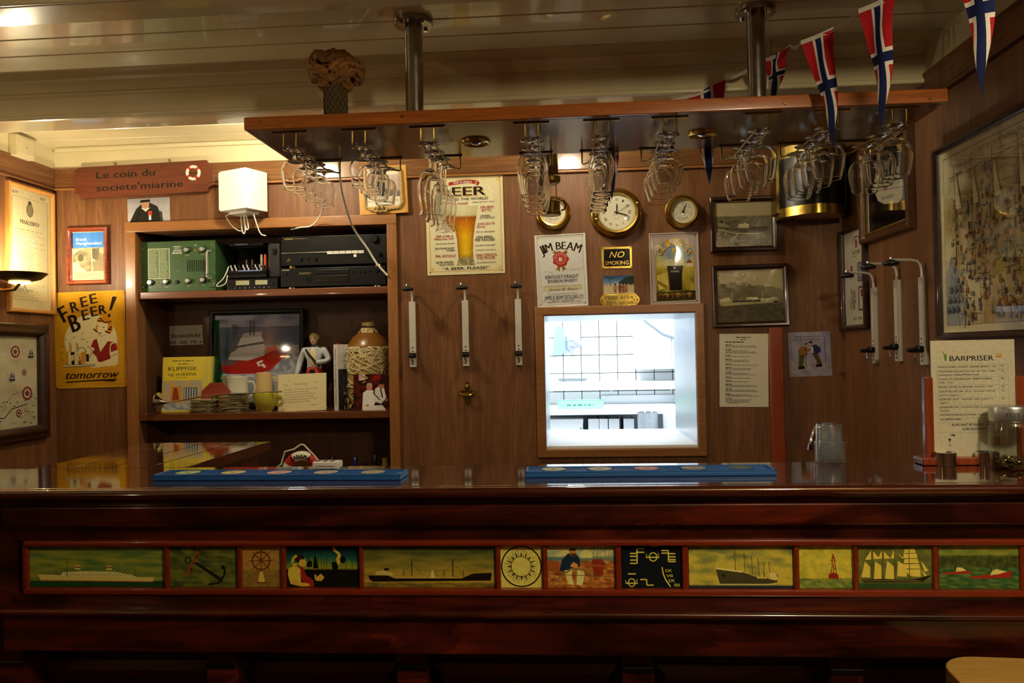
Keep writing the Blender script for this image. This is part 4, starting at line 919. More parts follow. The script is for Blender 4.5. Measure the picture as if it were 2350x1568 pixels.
c.poly([(755, 1085), (790, 1075), (820, 1100), (822, 1128), (780, 1148), (757, 1140)], '#28305c'); c.poly([(755, 1090), (770, 1090), (772, 1135), (758, 1135)], '#c9c6c0'); c.ell(752, 1072, 14, 16, '#b98a70', 12); c.poly([(738, 1062), (752, 1050), (768, 1058), (765, 1068)], '#15171c')
c.poly([(765, 1145), (800, 1140), (826, 1205), (826, 1222), (795, 1225), (790, 1190)], '#5a4222'); c.poly([(782, 1216), (826, 1212), (828, 1230), (784, 1232)], '#15110c')
c.text('Mange drammer små,', 735, 1018, 13, '#2a2830', wid=170); c.text('gjør det vanskelig å gå...', 735, 1038, 13, '#2a2830', wid=190)
c.obj('print', 'ink_gloss', t)
# ------------------------------------------------------------------ bottle brackets
def make_bracket(label, group, loc, rz, name='bottle_bracket'):
    t = thing(name, label, 'bottle holder', loc, rz, group)      # origin: top of the rail on the wall
    r_ = MB(); r_.box((0, -.002, -.135), (.026, .004, .27)); r_.box((-.0115, -.008, -.135), (.003, .012, .27)); r_.box((.0115, -.008, -.135), (.003, .012, .27)); r_.box((0, -.0135, -.135), (.026, .002, .27))
    rail = r_.obj('rail', 'aluminium', t)
    for zz in (-.19, -.205, -.245, -.258): MB().lathe([(0, 0), (.003, 0), (.003, .001), (0, .001)], 10, Matrix.Translation((0, -.0145, zz)) @ Matrix.Rotation(PI/2, 4, 'X')).obj('screw_hole', 'black_plastic', rail)
    MB().tube([(0, -.008, -.02), (0, -.008, .02), (0, -.012, .038), (0, -.022, .05), (0, -.04, .054), (0, -.10, .056)], .0045, 8).obj('arm', 'aluminium', t)
    MB().lathe([(0, .006), (.008, .006), (.0245, -.002), (.025, -.007), (.02, -.012), (.010, -.012), (.008, -.009), (0, -.009)], 24, Matrix.Translation((0, -.10, .05))).obj('cushion', 'rubber', t)
    MB().lathe([(0, .004), (.006, .004), (.006, -.002), (0, -.002)], 10, Matrix.Translation((0, -.10, .06))).obj('nut', 'steel', t)
    g = MB(); g.rbox((0, -.022, -.222), (.030, .022, .022), .006, 2); g.rbox((0, -.043, -.225), (.024, .032, .014), .007, 2); g.obj('clamp', 'black_plastic', t)
    MB().tube([(0, -.036, -.232), (0, -.036, -.243), (.004, -.034, -.249), (-.002, -.034, -.256)], .0035, 8).obj('spring_hook', 'chrome', t)
    return t
zb = at(1067, 690, Y=D).z
first = None
for px, lb in ((947, 'leftmost of three aluminium bottle brackets beside the shelf unit'), (1068, 'middle bottle bracket, directly above the brass bottle opener'), (1189, 'bottle bracket on the back wall closest to the serving hatch')):
    p = at(px, 700, Y=D)
    if first is None: first = make_bracket(lb, 'bottle brackets', (p.x, D-.0005, zb), 0)
    else:
        q = copy_tree(first); q.location = (p.x, D-.0005, zb); q['label'] = lb
for px, lb, yy in ((2012, 'bottle bracket on the right wall nearest the room corner', 2.885), (2066, 'middle of the three bottle brackets on the right wall', 2.685), (2124, 'bottle bracket on the right wall next to the price list', 2.50)):
    q = copy_tree(first); q.location = (XR-.0005, yy, 1.628+(.01 if yy > 2.8 else .02 if yy > 2.6 else .012)-.012); q.rotation_euler = (0, 0, -PI/2); q['label'] = lb
# ------------------------------------------------------------------ wall bottle opener
p = at(1073, 903, Y=D)
t = thing('bottle_opener', 'brass wall-mounted bottle opener below the middle bracket', 'bottle opener', (p.x, D-.0005, p.z))
MB().prism([(-.012, .02), (-.016, .0), (-.014, -.02), (-.008, -.04), (0, -.046), (.008, -.04), (.014, -.02), (.016, 0), (.012, .02), (.007, .042), (.004, .05), (-.004, .05), (-.007, .042)], -.005, 0).obj('back_plate', 'brass', t)
MB().tube([(-.028, -.014, .006), (-.026, -.020, -.002), (-.012, -.026, -.006), (.012, -.026, -.006), (.026, -.020, -.002), (.028, -.014, .006), (.026, -.006, .012), (0, -.004, .014), (-.026, -.006, .012)], .0055, 10, True).obj('opener_lip', 'brass', t)
MB().sphere((0, -.012, .026), .009, 14, 8, (1, .7, 1.4)).obj('boss', 'old_brass', t)
for zz in (.042, -.034): MB().sphere((0, -.005, zz), .0038, 10, 6, (1, .5, 1)).obj('screw', 'dull_brass', t)
# ------------------------------------------------------------------ ship's lantern housing in the corner
t = thing('ship_lantern', 'brass quarter-round ship lantern with dark glass in the corner near the rack', 'lantern', (1.0, D-.0005, 1.84))
xw = at(1798, 450, Y=D).x-1.0
nA = 16; Lw = .245; Ldep = .21; zt = .27
def qr(r0, z): return [(-Lw/2+Lw*i/nA, -(.05+ (Ldep-.05)*math.sin(PI*(.12+.76*i/nA))*r0), z) for i in range(nA+1)]
cx_ = (at(1798, 460, Y=D-.08).x+at(1925, 460, Y=D-.08).x)/2; t.location.x = min(cx_, XR-Lw/2-.02)
Z0 = at(1860, 497, Y=D-.12).z; t.location.z = Z0
def band(z0, z1, name, mat, k=1.):
    a, b2 = qr(k, z0), qr(k, z1); n = nA+1; vs = a+b2+[(x, 0, z0) for x, _, _ in a]+[(x, 0, z1) for x, _, _ in b2]
    fs = []
    for i in range(nA): fs += [(i, i+1, n+i+1, n+i), (i, 2*n+i, 2*n+i+1, i+1), (n+i, n+i+1, 3*n+i+1, 3*n+i), (2*n+i, 3*n+i, 3*n+i+1, 2*n+i+1)]
    fs += [(0, n, 3*n, 2*n), (nA, 2*n+nA, 3*n+nA, n+nA)]
    return MB().add(vs, fs).obj(name, mat, t, 40)
band(0, .035, 'base_band', 'brass'); band(.225, .27, 'top_band', 'old_brass')
plain('dark_lens', '#120f08', .25, spec=.3); band(.035, .225, 'lens', 'dark_lens', .93)
for sx in (-1, 1): MB().rbx(sx*Lw/2-.012, sx*Lw/2+.012, -.085, 0, .02, .25, .004).obj('side_plate', 'old_brass', t)
MB().lathe([(.06, 0), (.06, .02), (.04, .05), (.0, .06)], 20, Matrix.Translation((0, -.08, .27))).obj('cap', 'old_brass', t)
# ------------------------------------------------------------------ right wall pictures
t, w, h = on_side('picture_frame', 'gilt-edged walnut frame with a photo of a white ship on black', 'picture frame', 'R', 2.55, 2.965, 1.79, 2.135)
iw, ih, y = make_frame(t, w, h, .03, .028, 'walnut_frame', 'pane'); plain('gilt', '#c9a64e', .3, .9)
MB().frame(w-.056, h-.056, [(0, .016), (.0, .02), (.006, .018), (.006, .016)]).obj('gilt_slip', 'gilt', t)
c = Cv((0, 0, 400, 330), iw, ih, y); c.rect(0, 0, 400, 330, '#0b0b12'); c.rect(0, 0, 18, 330, '#cfc8b4'); c.rect(382, 0, 400, 330, '#cfc8b4')
c.poly([(70, 150), (110, 150), (300, 172), (345, 180), (335, 240), (300, 250), (170, 230), (110, 205)], '#d8cfb0'); c.poly([(75, 148), (100, 118), (130, 120), (135, 100), (150, 100), (152, 118), (200, 122), (210, 95), (228, 95), (230, 128), (290, 140), (300, 112), (316, 112), (318, 150), (340, 160), (342, 182), (120, 160)], '#c9c09c')
c.rect(150, 130, 190, 150, '#6f7a4a'); c.rect(240, 145, 285, 160, '#7a7f54'); c.poly([(120, 60), (260, 70), (240, 100), (140, 95)], '#8f8a70'); c.rect(170, 165, 182, 178, '#b03020'); c.rect(190, 167, 202, 180, '#b03020')
c.line([(80, 160), (340, 196)], 2.5, '#5a5a80'); c.text('SEA LAUNCH', 205, 208, 14, '#38387a', wid=110, bold=.02, rot=-.1); c.ell(190, 30, 8, 8, '#f2ead0', 8); c.ell(170, 42, 4, 4, '#f2ead0', 8)
c.obj('print', 'ink_gloss', t)
t, w, h = on_side('picture_frame', 'narrow dark frame holding white cognac labels in the right corner', 'picture frame', 'R', 2.945, 3.195, 1.483, 1.872)
iw, ih, y = make_frame(t, w, h, .016, .024, 'dark_frame', 'pane')
c = Cv((0, 0, 220, 345), iw, ih, y); c.rect(0, 0, 220, 345, '#d9d2ba'); pr_ = '#4a3a6e'
c.ring(125, 45, 42, 26, 5, '#55503f', 16, 0, PI); c.rect(116, 32, 135, 62, '#8c1f24'); c.greek(88, 72, 165, 1, 22, '#3a362e', .6, .05, .5); c.greek(95, 92, 160, 1, 7, '#6a6556')
c.rect(62, 125, 82, 155, '#8c1f24'); c.text('COGNAC', 70, 170, 9, '#8a8472', wid=60); c.rect(132, 118, 215, 190, '#8d85a4'); c.ring(172, 152, 20, 20, 4, '#d9d2ba', 16); c.line([(136, 122), (211, 122), (211, 186), (136, 186), (136, 122)], 3, pr_); c.text('VSOP', 172, 175, 9, pr_, wid=40)
random.seed(5)
for k in range(60): x_, y_ = random.uniform(45, 105), random.uniform(215, 292); c.ring(x_, y_, random.uniform(4, 9), random.uniform(4, 9), 2, random.choice(['#4a4456', '#5a4a64', '#6a5f58']), 8, random.random()*6, random.random()*6+3)
c.line([(142, 210), (200, 210), (200, 292), (142, 292), (142, 210)], 7, '#5a4a50'); c.rect(152, 255, 190, 280, '#e4dcc0'); c.poly([(160, 220), (182, 220), (176, 245), (166, 245)], '#9a2a2a'); c.text('1821 - 1996', 125, 322, 11, '#3a362e', wid=85)
c.obj('print', 'ink_gloss', t)
t, w, h = on_side('picture_frame', 'large dark-framed crowded pen and wash drawing on the right wall', 'picture frame', 'R', 1.45, 2.395, 1.435, 1.992)
iw, ih, y = make_frame(t, w, h, .018, .022, 'dark_frame', 'pane')
c = Cv((0, 0, 940, 556), iw, ih, y, 3e-6); c.gain = 1.3; c.rect(0, 0, 940, 556, '#d8cda4'); c.line([(22, 22), (918, 22), (918, 534), (22, 534), (22, 22)], 2, '#5b5644')
c.grid(24, 24, 916, 532, 60, 36, lambda u, v: mixc('#d8cda4', '#b09c68', .5+1.2*nz(u*2, v*1.2, 4, 7) if v > .12 else 0))
random.seed(21)
c.poly([(24, 532), (24, 380), (60, 320), (110, 400), (150, 532)], '#9aa0a0')
PALS = ['#5b564a', '#8a7a50', '#b9a066', '#6c6f86', '#9a5a4c', '#7d8a70', '#c9b27a', '#a8743c', '#4a4038', '#8c8fa8']
for k in range(1000):
    x_ = random.uniform(70, 905); top = 70+90*abs(math.sin(x_*.012)); y_ = random.uniform(top, 520); a = random.uniform(4, 17); b2 = random.uniform(5, 26); kk = random.choice(PALS); f = random.random()
    if f < .4: c.rect(x_, y_, x_+a, y_+b2, kk)
    elif f < .7: c.ell(x_, y_, a*.5, b2*.4, kk, 8)
    else: c.poly([(x_, y_), (x_+a, y_+b2), (x_-a*.6, y_+b2)], kk)
for k in range(420):
    x_ = random.uniform(60, 900); y_ = random.uniform(60, 510); l_ = random.uniform(10, 60)
    c.line([(x_, y_), (x_+(l_ if k % 2 else random.uniform(-8, 8)), y_+(random.uniform(-4, 4) if k % 2 else l_))], 1.6, '#3d382e')
for x_ in (95, 190, 300, 420): c.line([(x_, 50), (x_+6, 330)], 3, '#4a4234'); c.line([(x_-30, 90), (x_+45, 86)], 2.4, '#4a4234'); c.poly([(x_+6, 70), (x_+40, 190), (x_+8, 190)], '#cfc39a')
for k in range(9): c.poly([(30+k*9, 500-(k % 3)*30), (38+k*9, 470-(k % 3)*30), (52+k*9, 492-(k % 3)*30)], '#5c6472')
c.line([(190+i*4, 42+6*math.sin(i*1.7)+3*math.sin(i*.6)) for i in range(70)], 1.8, '#5b5644')
c.obj('print', 'ink_gloss', t)
# ------------------------------------------------------------------ left wall: certificate, chart, sconce, junction box
t, w, h = on_side('picture_frame', 'tall oak-framed official certificate on the left wall above the chart', 'picture frame', 'L', 2.918, 3.192, 1.616, 2.132)
iw, ih, y = make_frame(t, w, h, .016, .02, 'oak_frame', 'pane')
c = Cv((0, 0, 200, 700), iw, ih, y); c.rect(0, 0, 200, 700, '#ded3a2'); TK = '#6b634a'
c.line([(14, 50), (186, 50), (186, 650), (14, 650), (14, 50)], 1.5, TK); c.ell(98, 115, 17, 40, '#8f865f', 18); c.ring(98, 115, 17, 40, 3, '#4b4534', 18); c.ell(98, 72, 9, 12, '#4b4534', 10); c.text('MAALEBREV', 98, 190, 26, '#4b4534', wid=96, bold=.02)
for k in range(30): c.greek(20, 235+k*14, 182, 1, 12 if k % 4 else 15, '#8a8160' if k % 5 else '#5b5340', .16, .5, 1.6)
c.line([(65, 4), (65, 696)], 1, '#c9bd8a'); c.line([(132, 4), (132, 696)], 1, '#c9bd8a'); c.line([(60, 590), (70, 560), (80, 600), (95, 585), (110, 598)], 2.5, '#4b4534'); c.greek(150, 20, 186, 2, 9, TK); c.greek(14, 20, 50, 2, 9, TK)
c.obj('print', 'ink_paper', t)
t, w, h = on_side('picture_frame', 'heavy dark-framed old sea chart with compass roses on the left wall', 'picture frame', 'L', 2.45, 3.138, 1.103, 1.573)
iw, ih, y = make_frame(t, w, h, .055, .03, 'dark_frame', 'pane', [(0, 0), (0, .022), (.006, .026), (.02, .024), (.026, .034), (.036, .036), (.048, .026), (.055, .014), (.055, 0)])
c = Cv((0, 0, 580, 380), iw, ih, y)
c.grid(0, 0, 580, 380, 30, 20, lambda u, v: mixc('#cfc8a8', '#b8ae88', .5+nz(u, v, 5, 3))); B_ = '#2c3350'
for x_, y_, r_ in ((330, 60, 12), (455, 62, 26), (505, 150, 14), (520, 240, 30), (470, 320, 16), (230, 120, 22), (80, 90, 26), (140, 250, 22)):
    c.ell(x_, y_, r_, r_, '#8d3430', 16); c.ell(x_, y_, r_*.66, r_*.66, '#d8d0ac', 16); c.ell(x_, y_, r_*.4, r_*.4, '#8d3430', 12)
    for k in range(8): a = k*PI/4; c.line([(x_, y_), (x_+r_*math.cos(a), y_+r_*math.sin(a))], 1.6, B_)
for x_, y_ in ((545, 70), (345, 85), (435, 165), (130, 150)): c.poly([(x_-20, y_+10), (x_+20, y_+10), (x_+12, y_+20), (x_-14, y_+20)], B_); c.poly([(x_-14, y_+6), (x_-2, y_-22), (x_, y_+6)], '#4a5270'); c.poly([(x_+2, y_+6), (x_+6, y_-16), (x_+16, y_+6)], '#4a5270')
c.line([(20, 240), (80, 225), (150, 255), (230, 240), (290, 262), (340, 290), (390, 285), (440, 240), (490, 230), (560, 250)], 2, '#6a624a'); c.line([(200, 330), (300, 300), (330, 330), (390, 335), (430, 300), (520, 285)], 4, B_)
random.seed(9)
for k in range(90): x_, y_ = random.uniform(10, 570), random.uniform(250, 370); c.ell(x_, y_, random.uniform(2, 8), 2.4, random.choice([B_, '#5a5648', '#6e5a4a']), 6)
for k in range(12): c.line([(random.uniform(0, 580), 0), (random.uniform(0, 580), 380)], .7, '#9a926e')
c.obj('print', 'ink_gloss', t)
t = thing('wall_sconce', 'dark brass bowl wall light glowing against the certificate at left', 'wall lamp', (XL+.0005, 2.83, 1.72), PI/2)
MB().lathe([(0, 0), (.045, 0), (.045, .006), (.03, .014), (0, .016)], 28, Matrix.Rotation(PI/2, 4, 'X')).obj('wall_plate', 'old_brass', t)
MB().tube([(0, -.01, -.01), (0, -.05, -.03), (0, -.10, -.025), (0, -.12, 0)], .007, 10).obj('arm', 'old_brass', t)
sq = Matrix.Translation((0, -.12, .0))
MB().lathe([(0, .0), (.03, .001), (.07, .012), (.092, .032), (.095, .034), (.091, .036), (.068, .017), (.03, .006), (0, .005)], 36, sq).obj('bowl', 'dull_brass', t)
plain('lamp_glow', '#fff2d0', .4, emit='#ffd890', es=9); MB().sphere((0, -.12, .026), .022, 18, 10, (1, 1, .7)).obj('bulb', 'lamp_glow', t)
MB().lathe([(0, -.004), (.025, -.006), (.038, -.002), (.03, .0025), (0, .003)], 24, sq).obj('diffuser', 'lamp_glow', t)
lamp('sconce_light', 'POINT', (XL+.12, 2.83, 1.775), 12.0, size=.02)
for yy, lb in ((1.25, 'dark brass bowl wall light on the left wall over the guests side'), (-.4, 'unseen brass bowl wall light added as fill, farthest from the bar')):
    q = copy_tree(t); q.location = (XL+.0005, yy, 1.72); q['label'] = lb; lamp('sconce_light', 'POINT', (XL+.12, yy, 1.775), 4.5, size=.02)  # the farthest one is unseen, added for more light from the front
o = MB().rbox((0, 0, 0), (.035, .105, .085), .004, 2).obj('junction_box', 'cream_paint'); o.location = (XL+.0235, 2.985, 2.276); tag(o, 'cream painted junction box high on the left wall by the ceiling', 'junction box')
MB().rbox((.019, 0, 0), (.004, .085, .065), .0015, 1).obj('cover', 'cream_paint', o); MB().sphere((.0215, 0, 0), .0025, 8, 5).obj('screw', 'steel', o)
# ------------------------------------------------------------------ white ribbed box with dangling leads
p = at(572, 440, Y=D-.06); t = thing('wall_box', 'white ribbed square box on the wall with looped white leads below', 'wall box', (p.x, D-.0005, p.z), -.42)
s_ = .15; hb = .165
MB().rbox((0, -.062, 0), (s_, .12, hb), .004, 2).obj('housing', 'white_plastic', t)
m_ = MB()
for k in range(14): MB().rbox((-s_/2-.0012, -.010-.0085*k, 0), (.003, .005, hb-.012), .001, 1).obj('rib', 'white_plastic', t)
MB().rbox((0, -.06, -hb/2-.006), (.10, .07, .012), .003).obj('base', 'white_plastic', t)
for pts in ([(-.05, -.06, -hb/2), (-.085, -.07, -hb/2-.005), (-.09, -.07, -hb/2-.02), (-.06, -.06, -hb/2-.06), (-.03, -.05, -hb/2-.075), (-.025, -.05, -hb/2-.05), (-.02, -.06, -hb/2-.01)],
            [(-.02, -.06, -hb/2-.01), (-.015, -.06, -hb/2-.07), (-.003, -.06, -hb/2-.09), (.004, -.06, -hb/2-.07), (-.005, -.06, -hb/2-.01)], [(0, -.06, -hb/2-.01), (.008, -.06, -hb/2-.065), (.018, -.06, -hb/2-.075), (.022, -.06, -hb/2-.06), (.01, -.06, -hb/2-.01)],
            [(.05, -.06, -hb/2-.005), (.065, -.06, -hb/2-.045), (.08, -.05, -hb/2-.095), (.10, -.04, -hb/2-.105)]): MB().tube(smooth(pts), .0024, 7).obj('lead', 'white_cable', t)
# ------------------------------------------------------------------ loose white cables
def cable(pts, r, label, mat='white_cable'):
    P_ = [at(a, b, Y=yy) for a, b, yy in pts]; Q = []
    for i in range(len(P_)-1):
        p0, p1, p2, p3 = P_[max(0, i-1)], P_[i], P_[i+1], P_[min(len(P_)-1, i+2)]
        for k in range(6): u = k/6; Q.append(.5*((2*p1)+(p2-p0)*u+(2*p0-5*p1+4*p2-p3)*u*u+(3*p1-p0-3*p2+p3)*u**3))
    Q.append(P_[-1]); o = MB().tube([q-Q[-1] for q in Q], r, 7).obj('cable', mat); o.location = Q[-1]; tag(o, label, 'cable'); return o
cable([(776, 330, 2.60), (779, 390, 2.70), (785, 440, 2.82), (800, 495, 2.98), (815, 530, 3.1), (843, 570, 3.15), (865, 605, 3.17), (889, 632, 3.185)], .0042, 'thick white cable hanging from behind the rack past the amplifier')
cable([(740, 440, 2.9), (743, 465, 3.05), (735, 495, 3.15), (715, 518, 3.185), (690, 522, 3.185), (668, 527, 3.23)], .0028, 'thin white cable curling onto the amplifier top')
# ------------------------------------------------------------------ glass hangers under the rack
HANG = [(665, 'h1', 'small'), (823, 'h2', 'small'), (980, 'h3', 'pils'), (1219, 'h4', 'tulip'), (1380, 'h5', 'narrow'), (1537, 'h6', 'wide'), (1750, 'h7', 'big'), (1907, 'h8', 'big'), (2064, 'h9', 'big')]
def make_hanger(parent, x):
    a = .0175; y0, y1, dz = .04, .355, -.042
    hg = MB().rbx(x-.048, x+.048, y0-.006, y0+.006, -.0035, 0, .001, 1).obj('hanger_plate', 'brass', parent)
    MB().rbx(x-.052, x+.052, y1-.005, y1+.005, -.0035, 0, .001, 1).obj('rear_plate', 'dull_brass', hg)
    for s_ in (-1, 1):
        MB().tube([(x+s_*a, y0, 0), (x+s_*a, y0, dz+.008), (x+s_*a, y0+.003, dz+.002), (x+s_*a, y0+.010, dz), (x+s_*a, y1-.035, dz), (x+s_*(a+.006), y1-.025, dz), (x+s_*(a+.024), y1-.004, dz), (x+s_*(a+.028), y1, dz+.003), (x+s_*(a+.028), y1, 0)], .0026, 8).obj('rod', 'old_brass', hg)
# upright profiles: foot radius, stem top, bowl outline (r, z)
def wine_mesh(kind):
    P = {'small': (.031, .030, [(.006, .031), (.026, .038), (.0355, .055), (.036, .068), (.033, .088), (.0285, .110)]),
         'big': (.033, .036, [(.006, .037), (.031, .046), (.043, .068), (.043, .085), (.038, .112), (.033, .134)]),
         'pils': (.030, .070, [(.006, .071), (.022, .080), (.031, .100), (.034, .125), (.031, .155), (.027, .180), (.029, .190), (.0325, .198)]),
         'tulip': (.033, .030, [(.007, .031), (.030, .042), (.041, .066), (.0415, .09), (.037, .125), (.031, .153)]),
         'narrow': (.028, .030, [(.006, .031), (.022, .040), (.033, .062), (.0345, .085), (.029, .112), (.0245, .128), (.0255, .153)]),
         'wide': (.031, .034, [(.006, .035), (.028, .046), (.0425, .070), (.041, .085), (.034, .110), (.0285, .134)])}[kind]
    fr, st, bowl = P; out = [(0, 0), (fr*.96, 0), (fr, .0012), (fr*.97, .0024), (fr*.5, .0045), (.0055, .009), (.0038, st*.5), (.0042, st-.004)]
    # smooth the bowl
    bs = []
    for i in range(len(bowl)-1):
        p0, p1, p2, p3 = [bowl[max(0, min(len(bowl)-1, i+k))] for k in (-1, 0, 1, 2)]
        for k in range(3):
            u = k/3; bs.append(tuple(.5*((2*p1[j])+(p2[j]-p0[j])*u+(2*p0[j]-5*p1[j]+4*p2[j]-p3[j])*u*u+(3*p1[j]-p0[j]-3*p2[j]+p3[j])*u**3) for j in (0, 1)))
    bs.append(bowl[-1]); th = .0013
    inner = [(max(.0, r-th), z+(.002 if i < 2 else 0)) for i, (r, z) in enumerate(bs)]
    prof = out+bs+[(bs[-1][0]-th*.5, bs[-1][1]+.0007)]+list(reversed(inner[1:]))+[(0, inner[1][1]-.001)]
    prof[0] = (0, 0)
    flip = Matrix.Diagonal((1, 1, -1, 1))
    me = MB().lathe(prof, 28, flip).mesh('wine_glass', 50); me.materials.append(MATS['glass']); return me, bowl[-1][1]
GM = {k: wine_mesh(k) for k in ('small', 'big', 'pils', 'tulip', 'narrow', 'wide')}
ORD = ['first', 'second', 'third', 'fourth']; HN = {'h1': 'leftmost hanger', 'h2': 'second hanger from the left', 'h3': 'hanger before the beer sign', 'h4': 'hanger beside the miner lamp', 'h5': 'hanger in front of the ship clock', 'h6': 'hanger left of the barometer', 'h7': 'hanger third from the right', 'h8': 'hanger in front of the ship lantern', 'h9': 'rightmost hanger'}
KN = {'small': 'small upside-down snifter', 'big': 'large upside-down brandy snifter', 'pils': 'tall-stemmed upside-down beer glass', 'tulip': 'tall upside-down tulip glass', 'narrow': 'narrow upside-down tulip glass', 'wide': 'angular upside-down wine glass'}
for px, key, kind in HANG:
    zz = 268-(px-1220)*.033; x = at(px, zz+17, Y=RY0+.04).x
    make_hanger(rack, x-rack.location.x)
    me, hgt = GM[kind]; n = 3 if key == 'h9' else 4; st = .0875
    if key == 'h9': st = .105
    for k in range(n):
        o = mobj('wine_glass', me, None, loc=(x+random.uniform(-.001, .001), RY0+.075+k*st, RZ-.042+.0026+.0026)); o.rotation_euler = (0, 0, random.random()*6)
        tag(o, '%s, %s on the %s' % (KN[kind], ORD[k], HN[key]), 'glass', 'glasses hanging upside down from the rack')
# ------------------------------------------------------------------ monkey's fist rope knot on the rack
p = at(771, 252, Y=2.14); t = thing('rope_knot', 'big brown rope knot on a netted post standing on the rack', 'rope knot', (p.x, 2.14, RZ+.0265))
plain('knot_rope', '#946632', .9, nz=.45, nscale=90); plain('net_cord', '#6b5a34', .9, nz=.3, nscale=120); plain('net_core', '#4a3d22', .9)
zk = at(771, 165, Y=2.14).z-t.location.z; hc = zk-.03
MB().cyl((0, 0, 0), (0, 0, hc), .031, n=24).obj('post', 'net_core', t)
m = MB()
for s_ in (-1, 1):
    for k in range(14):
        m.tube([(.0325*math.cos(2*PI*k/14+s_*u*2.4), .0325*math.sin(2*PI*k/14+s_*u*2.4), hc*u) for u in [i/14 for i in range(15)]], .0017, 5)
m.obj('netting', 'net_cord', t)['kind'] = 'stuff'
random.seed(4); ax = [((1, 0, .25), .052), ((-.5, .87, .3), .052), ((-.5, -.87, .3), .052), ((.2, .2, 1), .062), ((.9, .4, -.5), .05), ((-.8, .5, -.4), .05), ((0, -1, .5), .05)]
for nrm, rad in ax:
    nv = Vector(nrm).normalized(); u_ = nv.orthogonal().normalized(); w_ = nv.cross(u_); off = nv*.018
    pts = [Vector((0, 0, zk))+off+u_*(rad*math.cos(2*PI*i/28))*1.0+w_*(rad*math.sin(2*PI*i/28)) for i in range(29)]
    pts = [Vector((q.x*1.08, q.y*1.08, zk+(q.z-zk)*.78+.006*math.sin(i*1.4))) for i, q in enumerate(pts)]
    mm = MB(); twist_rope(mm, pts, .0155, turns=1.3, seg=7); mm.obj('rope_loop', 'knot_rope', t)
for k in range(6):
    a = k*PI/3; c_ = Vector((.052*math.cos(a), .052*math.sin(a), zk-.012+.012*(k % 2)))
    tg = Vector((-math.sin(a), math.cos(a), .5 if k % 2 else -.5)).normalized()
    mm = MB(); twist_rope(mm, [c_-tg*.03, c_-tg*.012+Vector((math.cos(a), math.sin(a), 0))*.012, c_+tg*.012+Vector((math.cos(a), math.sin(a), 0))*.012, c_+tg*.03], .014, turns=1.3, seg=7); mm.obj('rope_loop', 'knot_rope', t)
MB().sphere((0, 0, zk), .05, 16, 10, (1, 1, .8)).obj('core', 'knot_rope', t)
# ------------------------------------------------------------------ Norwegian pennant bunting
inkmat('cloth', .8, 0, .2)
VB = [i/14*.37 for i in range(15)]+[.385, .40, .42, .44, .46, .475, .49, .505]+[.505+i/24*.495 for i in range(1, 25)]
FL = [((1372, 262, 2.437), (1440, 246, 2.437), (1404, 461, 2.437), 0), ((1578, 222, 2.437), (1666, 182, 2.437), (1628, 425, 2.437), 0), ((1745, 140, 2.30), (1814, 106, 2.17), (1776, 236, 2.25), 0),
      ((1838, 98, 1.985), (1914, 66, 1.93), (1920, 342, 1.955), .018), ((1970, 26, 1.77), (2056, -12, 1.70), (2030, 296, 1.74), .012), ((2172, -120, 1.52), (2290, -160, 1.46), (2262, 224, 1.50), .015)]
t = thing('bunting', 'string of Norwegian flag pennants strung above the rack on the right', 'bunting', at(1578, 222, Y=2.437))
L0 = t.location.copy(); cord = [at(1300, 282, Y=2.437)]
for (a, b, c_, bend) in FL:
    P, Q, T = at(a[0], a[1], Y=a[2]), at(b[0], b[1], Y=b[2]), at(c_[0], c_[1], Y=c_[2]); cord += [P, Q]
    vs = []; fs = []; cols = []; nrm = (Q-P).cross(T-P).normalized(); n = 9
    for v in VB:
        hw = .042*(1-v)+1e-6; xs = [-hw, -(hw+min(hw, .0135))/2, -min(hw, .0135), -min(hw, .0075), 0, min(hw, .0075), min(hw, .0135), (hw+min(hw, .0135))/2, hw]
        for x in xs:
            u = x/(2*hw)+.5; pt = P.lerp(Q, u).lerp(T, v)
            pt = pt+nrm*(.010*math.sin(u*5+v*4)*(1-v)*min(1, v*5)+bend*math.sin(v*PI*1.5)*v)+Vector((1, 0, 0))*(.006*math.sin(v*7+a[0]))*v*(1-v)*2
            vs.append(pt-L0)
    for j in range(len(VB)-1):
        vm = (VB[j]+VB[j+1])/2
        for i in range(n-1):
            k = ('#b01c26', '#b01c26', '#e4ddd0', '#16204e', '#16204e', '#e4ddd0', '#b01c26', '#b01c26')[i]
            if .40 < vm < .475: k = '#16204e'
            elif .37 < vm < .505 and k == '#b01c26': k = '#e4ddd0'
            fs.append((j*n+i, (j+1)*n+i, (j+1)*n+i+1, j*n+i+1)); cols.append(srgb(k))
    me = bpy.data.meshes.new('pennant'); me.from_pydata(vs, [], fs); at_ = me.color_attributes.new('Col', 'FLOAT_COLOR', 'CORNER')
    at_.data.foreach_set('color', [q for cc in cols for _ in range(4) for q in (*cc, 1.)]); me.polygons.foreach_set('use_smooth', [True]*len(fs)); me.materials.append(MATS['cloth']); mobj('pennant', me, t)
plain('tape', '#cfc4b4', .8)
m = MB()
for p_, q_ in zip(cord, cord[1:]):
    n = 6; prev = None; sag = .008
    pts = [p_.lerp(q_, i/n)-Vector((0, 0, sag*math.sin(PI*i/n)*(1 if (q_-p_).length > .1 else .2))) for i in range(n+1)]
    for a_, b_ in zip(pts, pts[1:]):
        k = Vector((0, .0006, .0055)); m.add([a_-k-L0, b_-k-L0, b_+k-L0, a_+k-L0], [(0, 1, 2, 3)])
m.obj('tape', 'tape', t, 0)
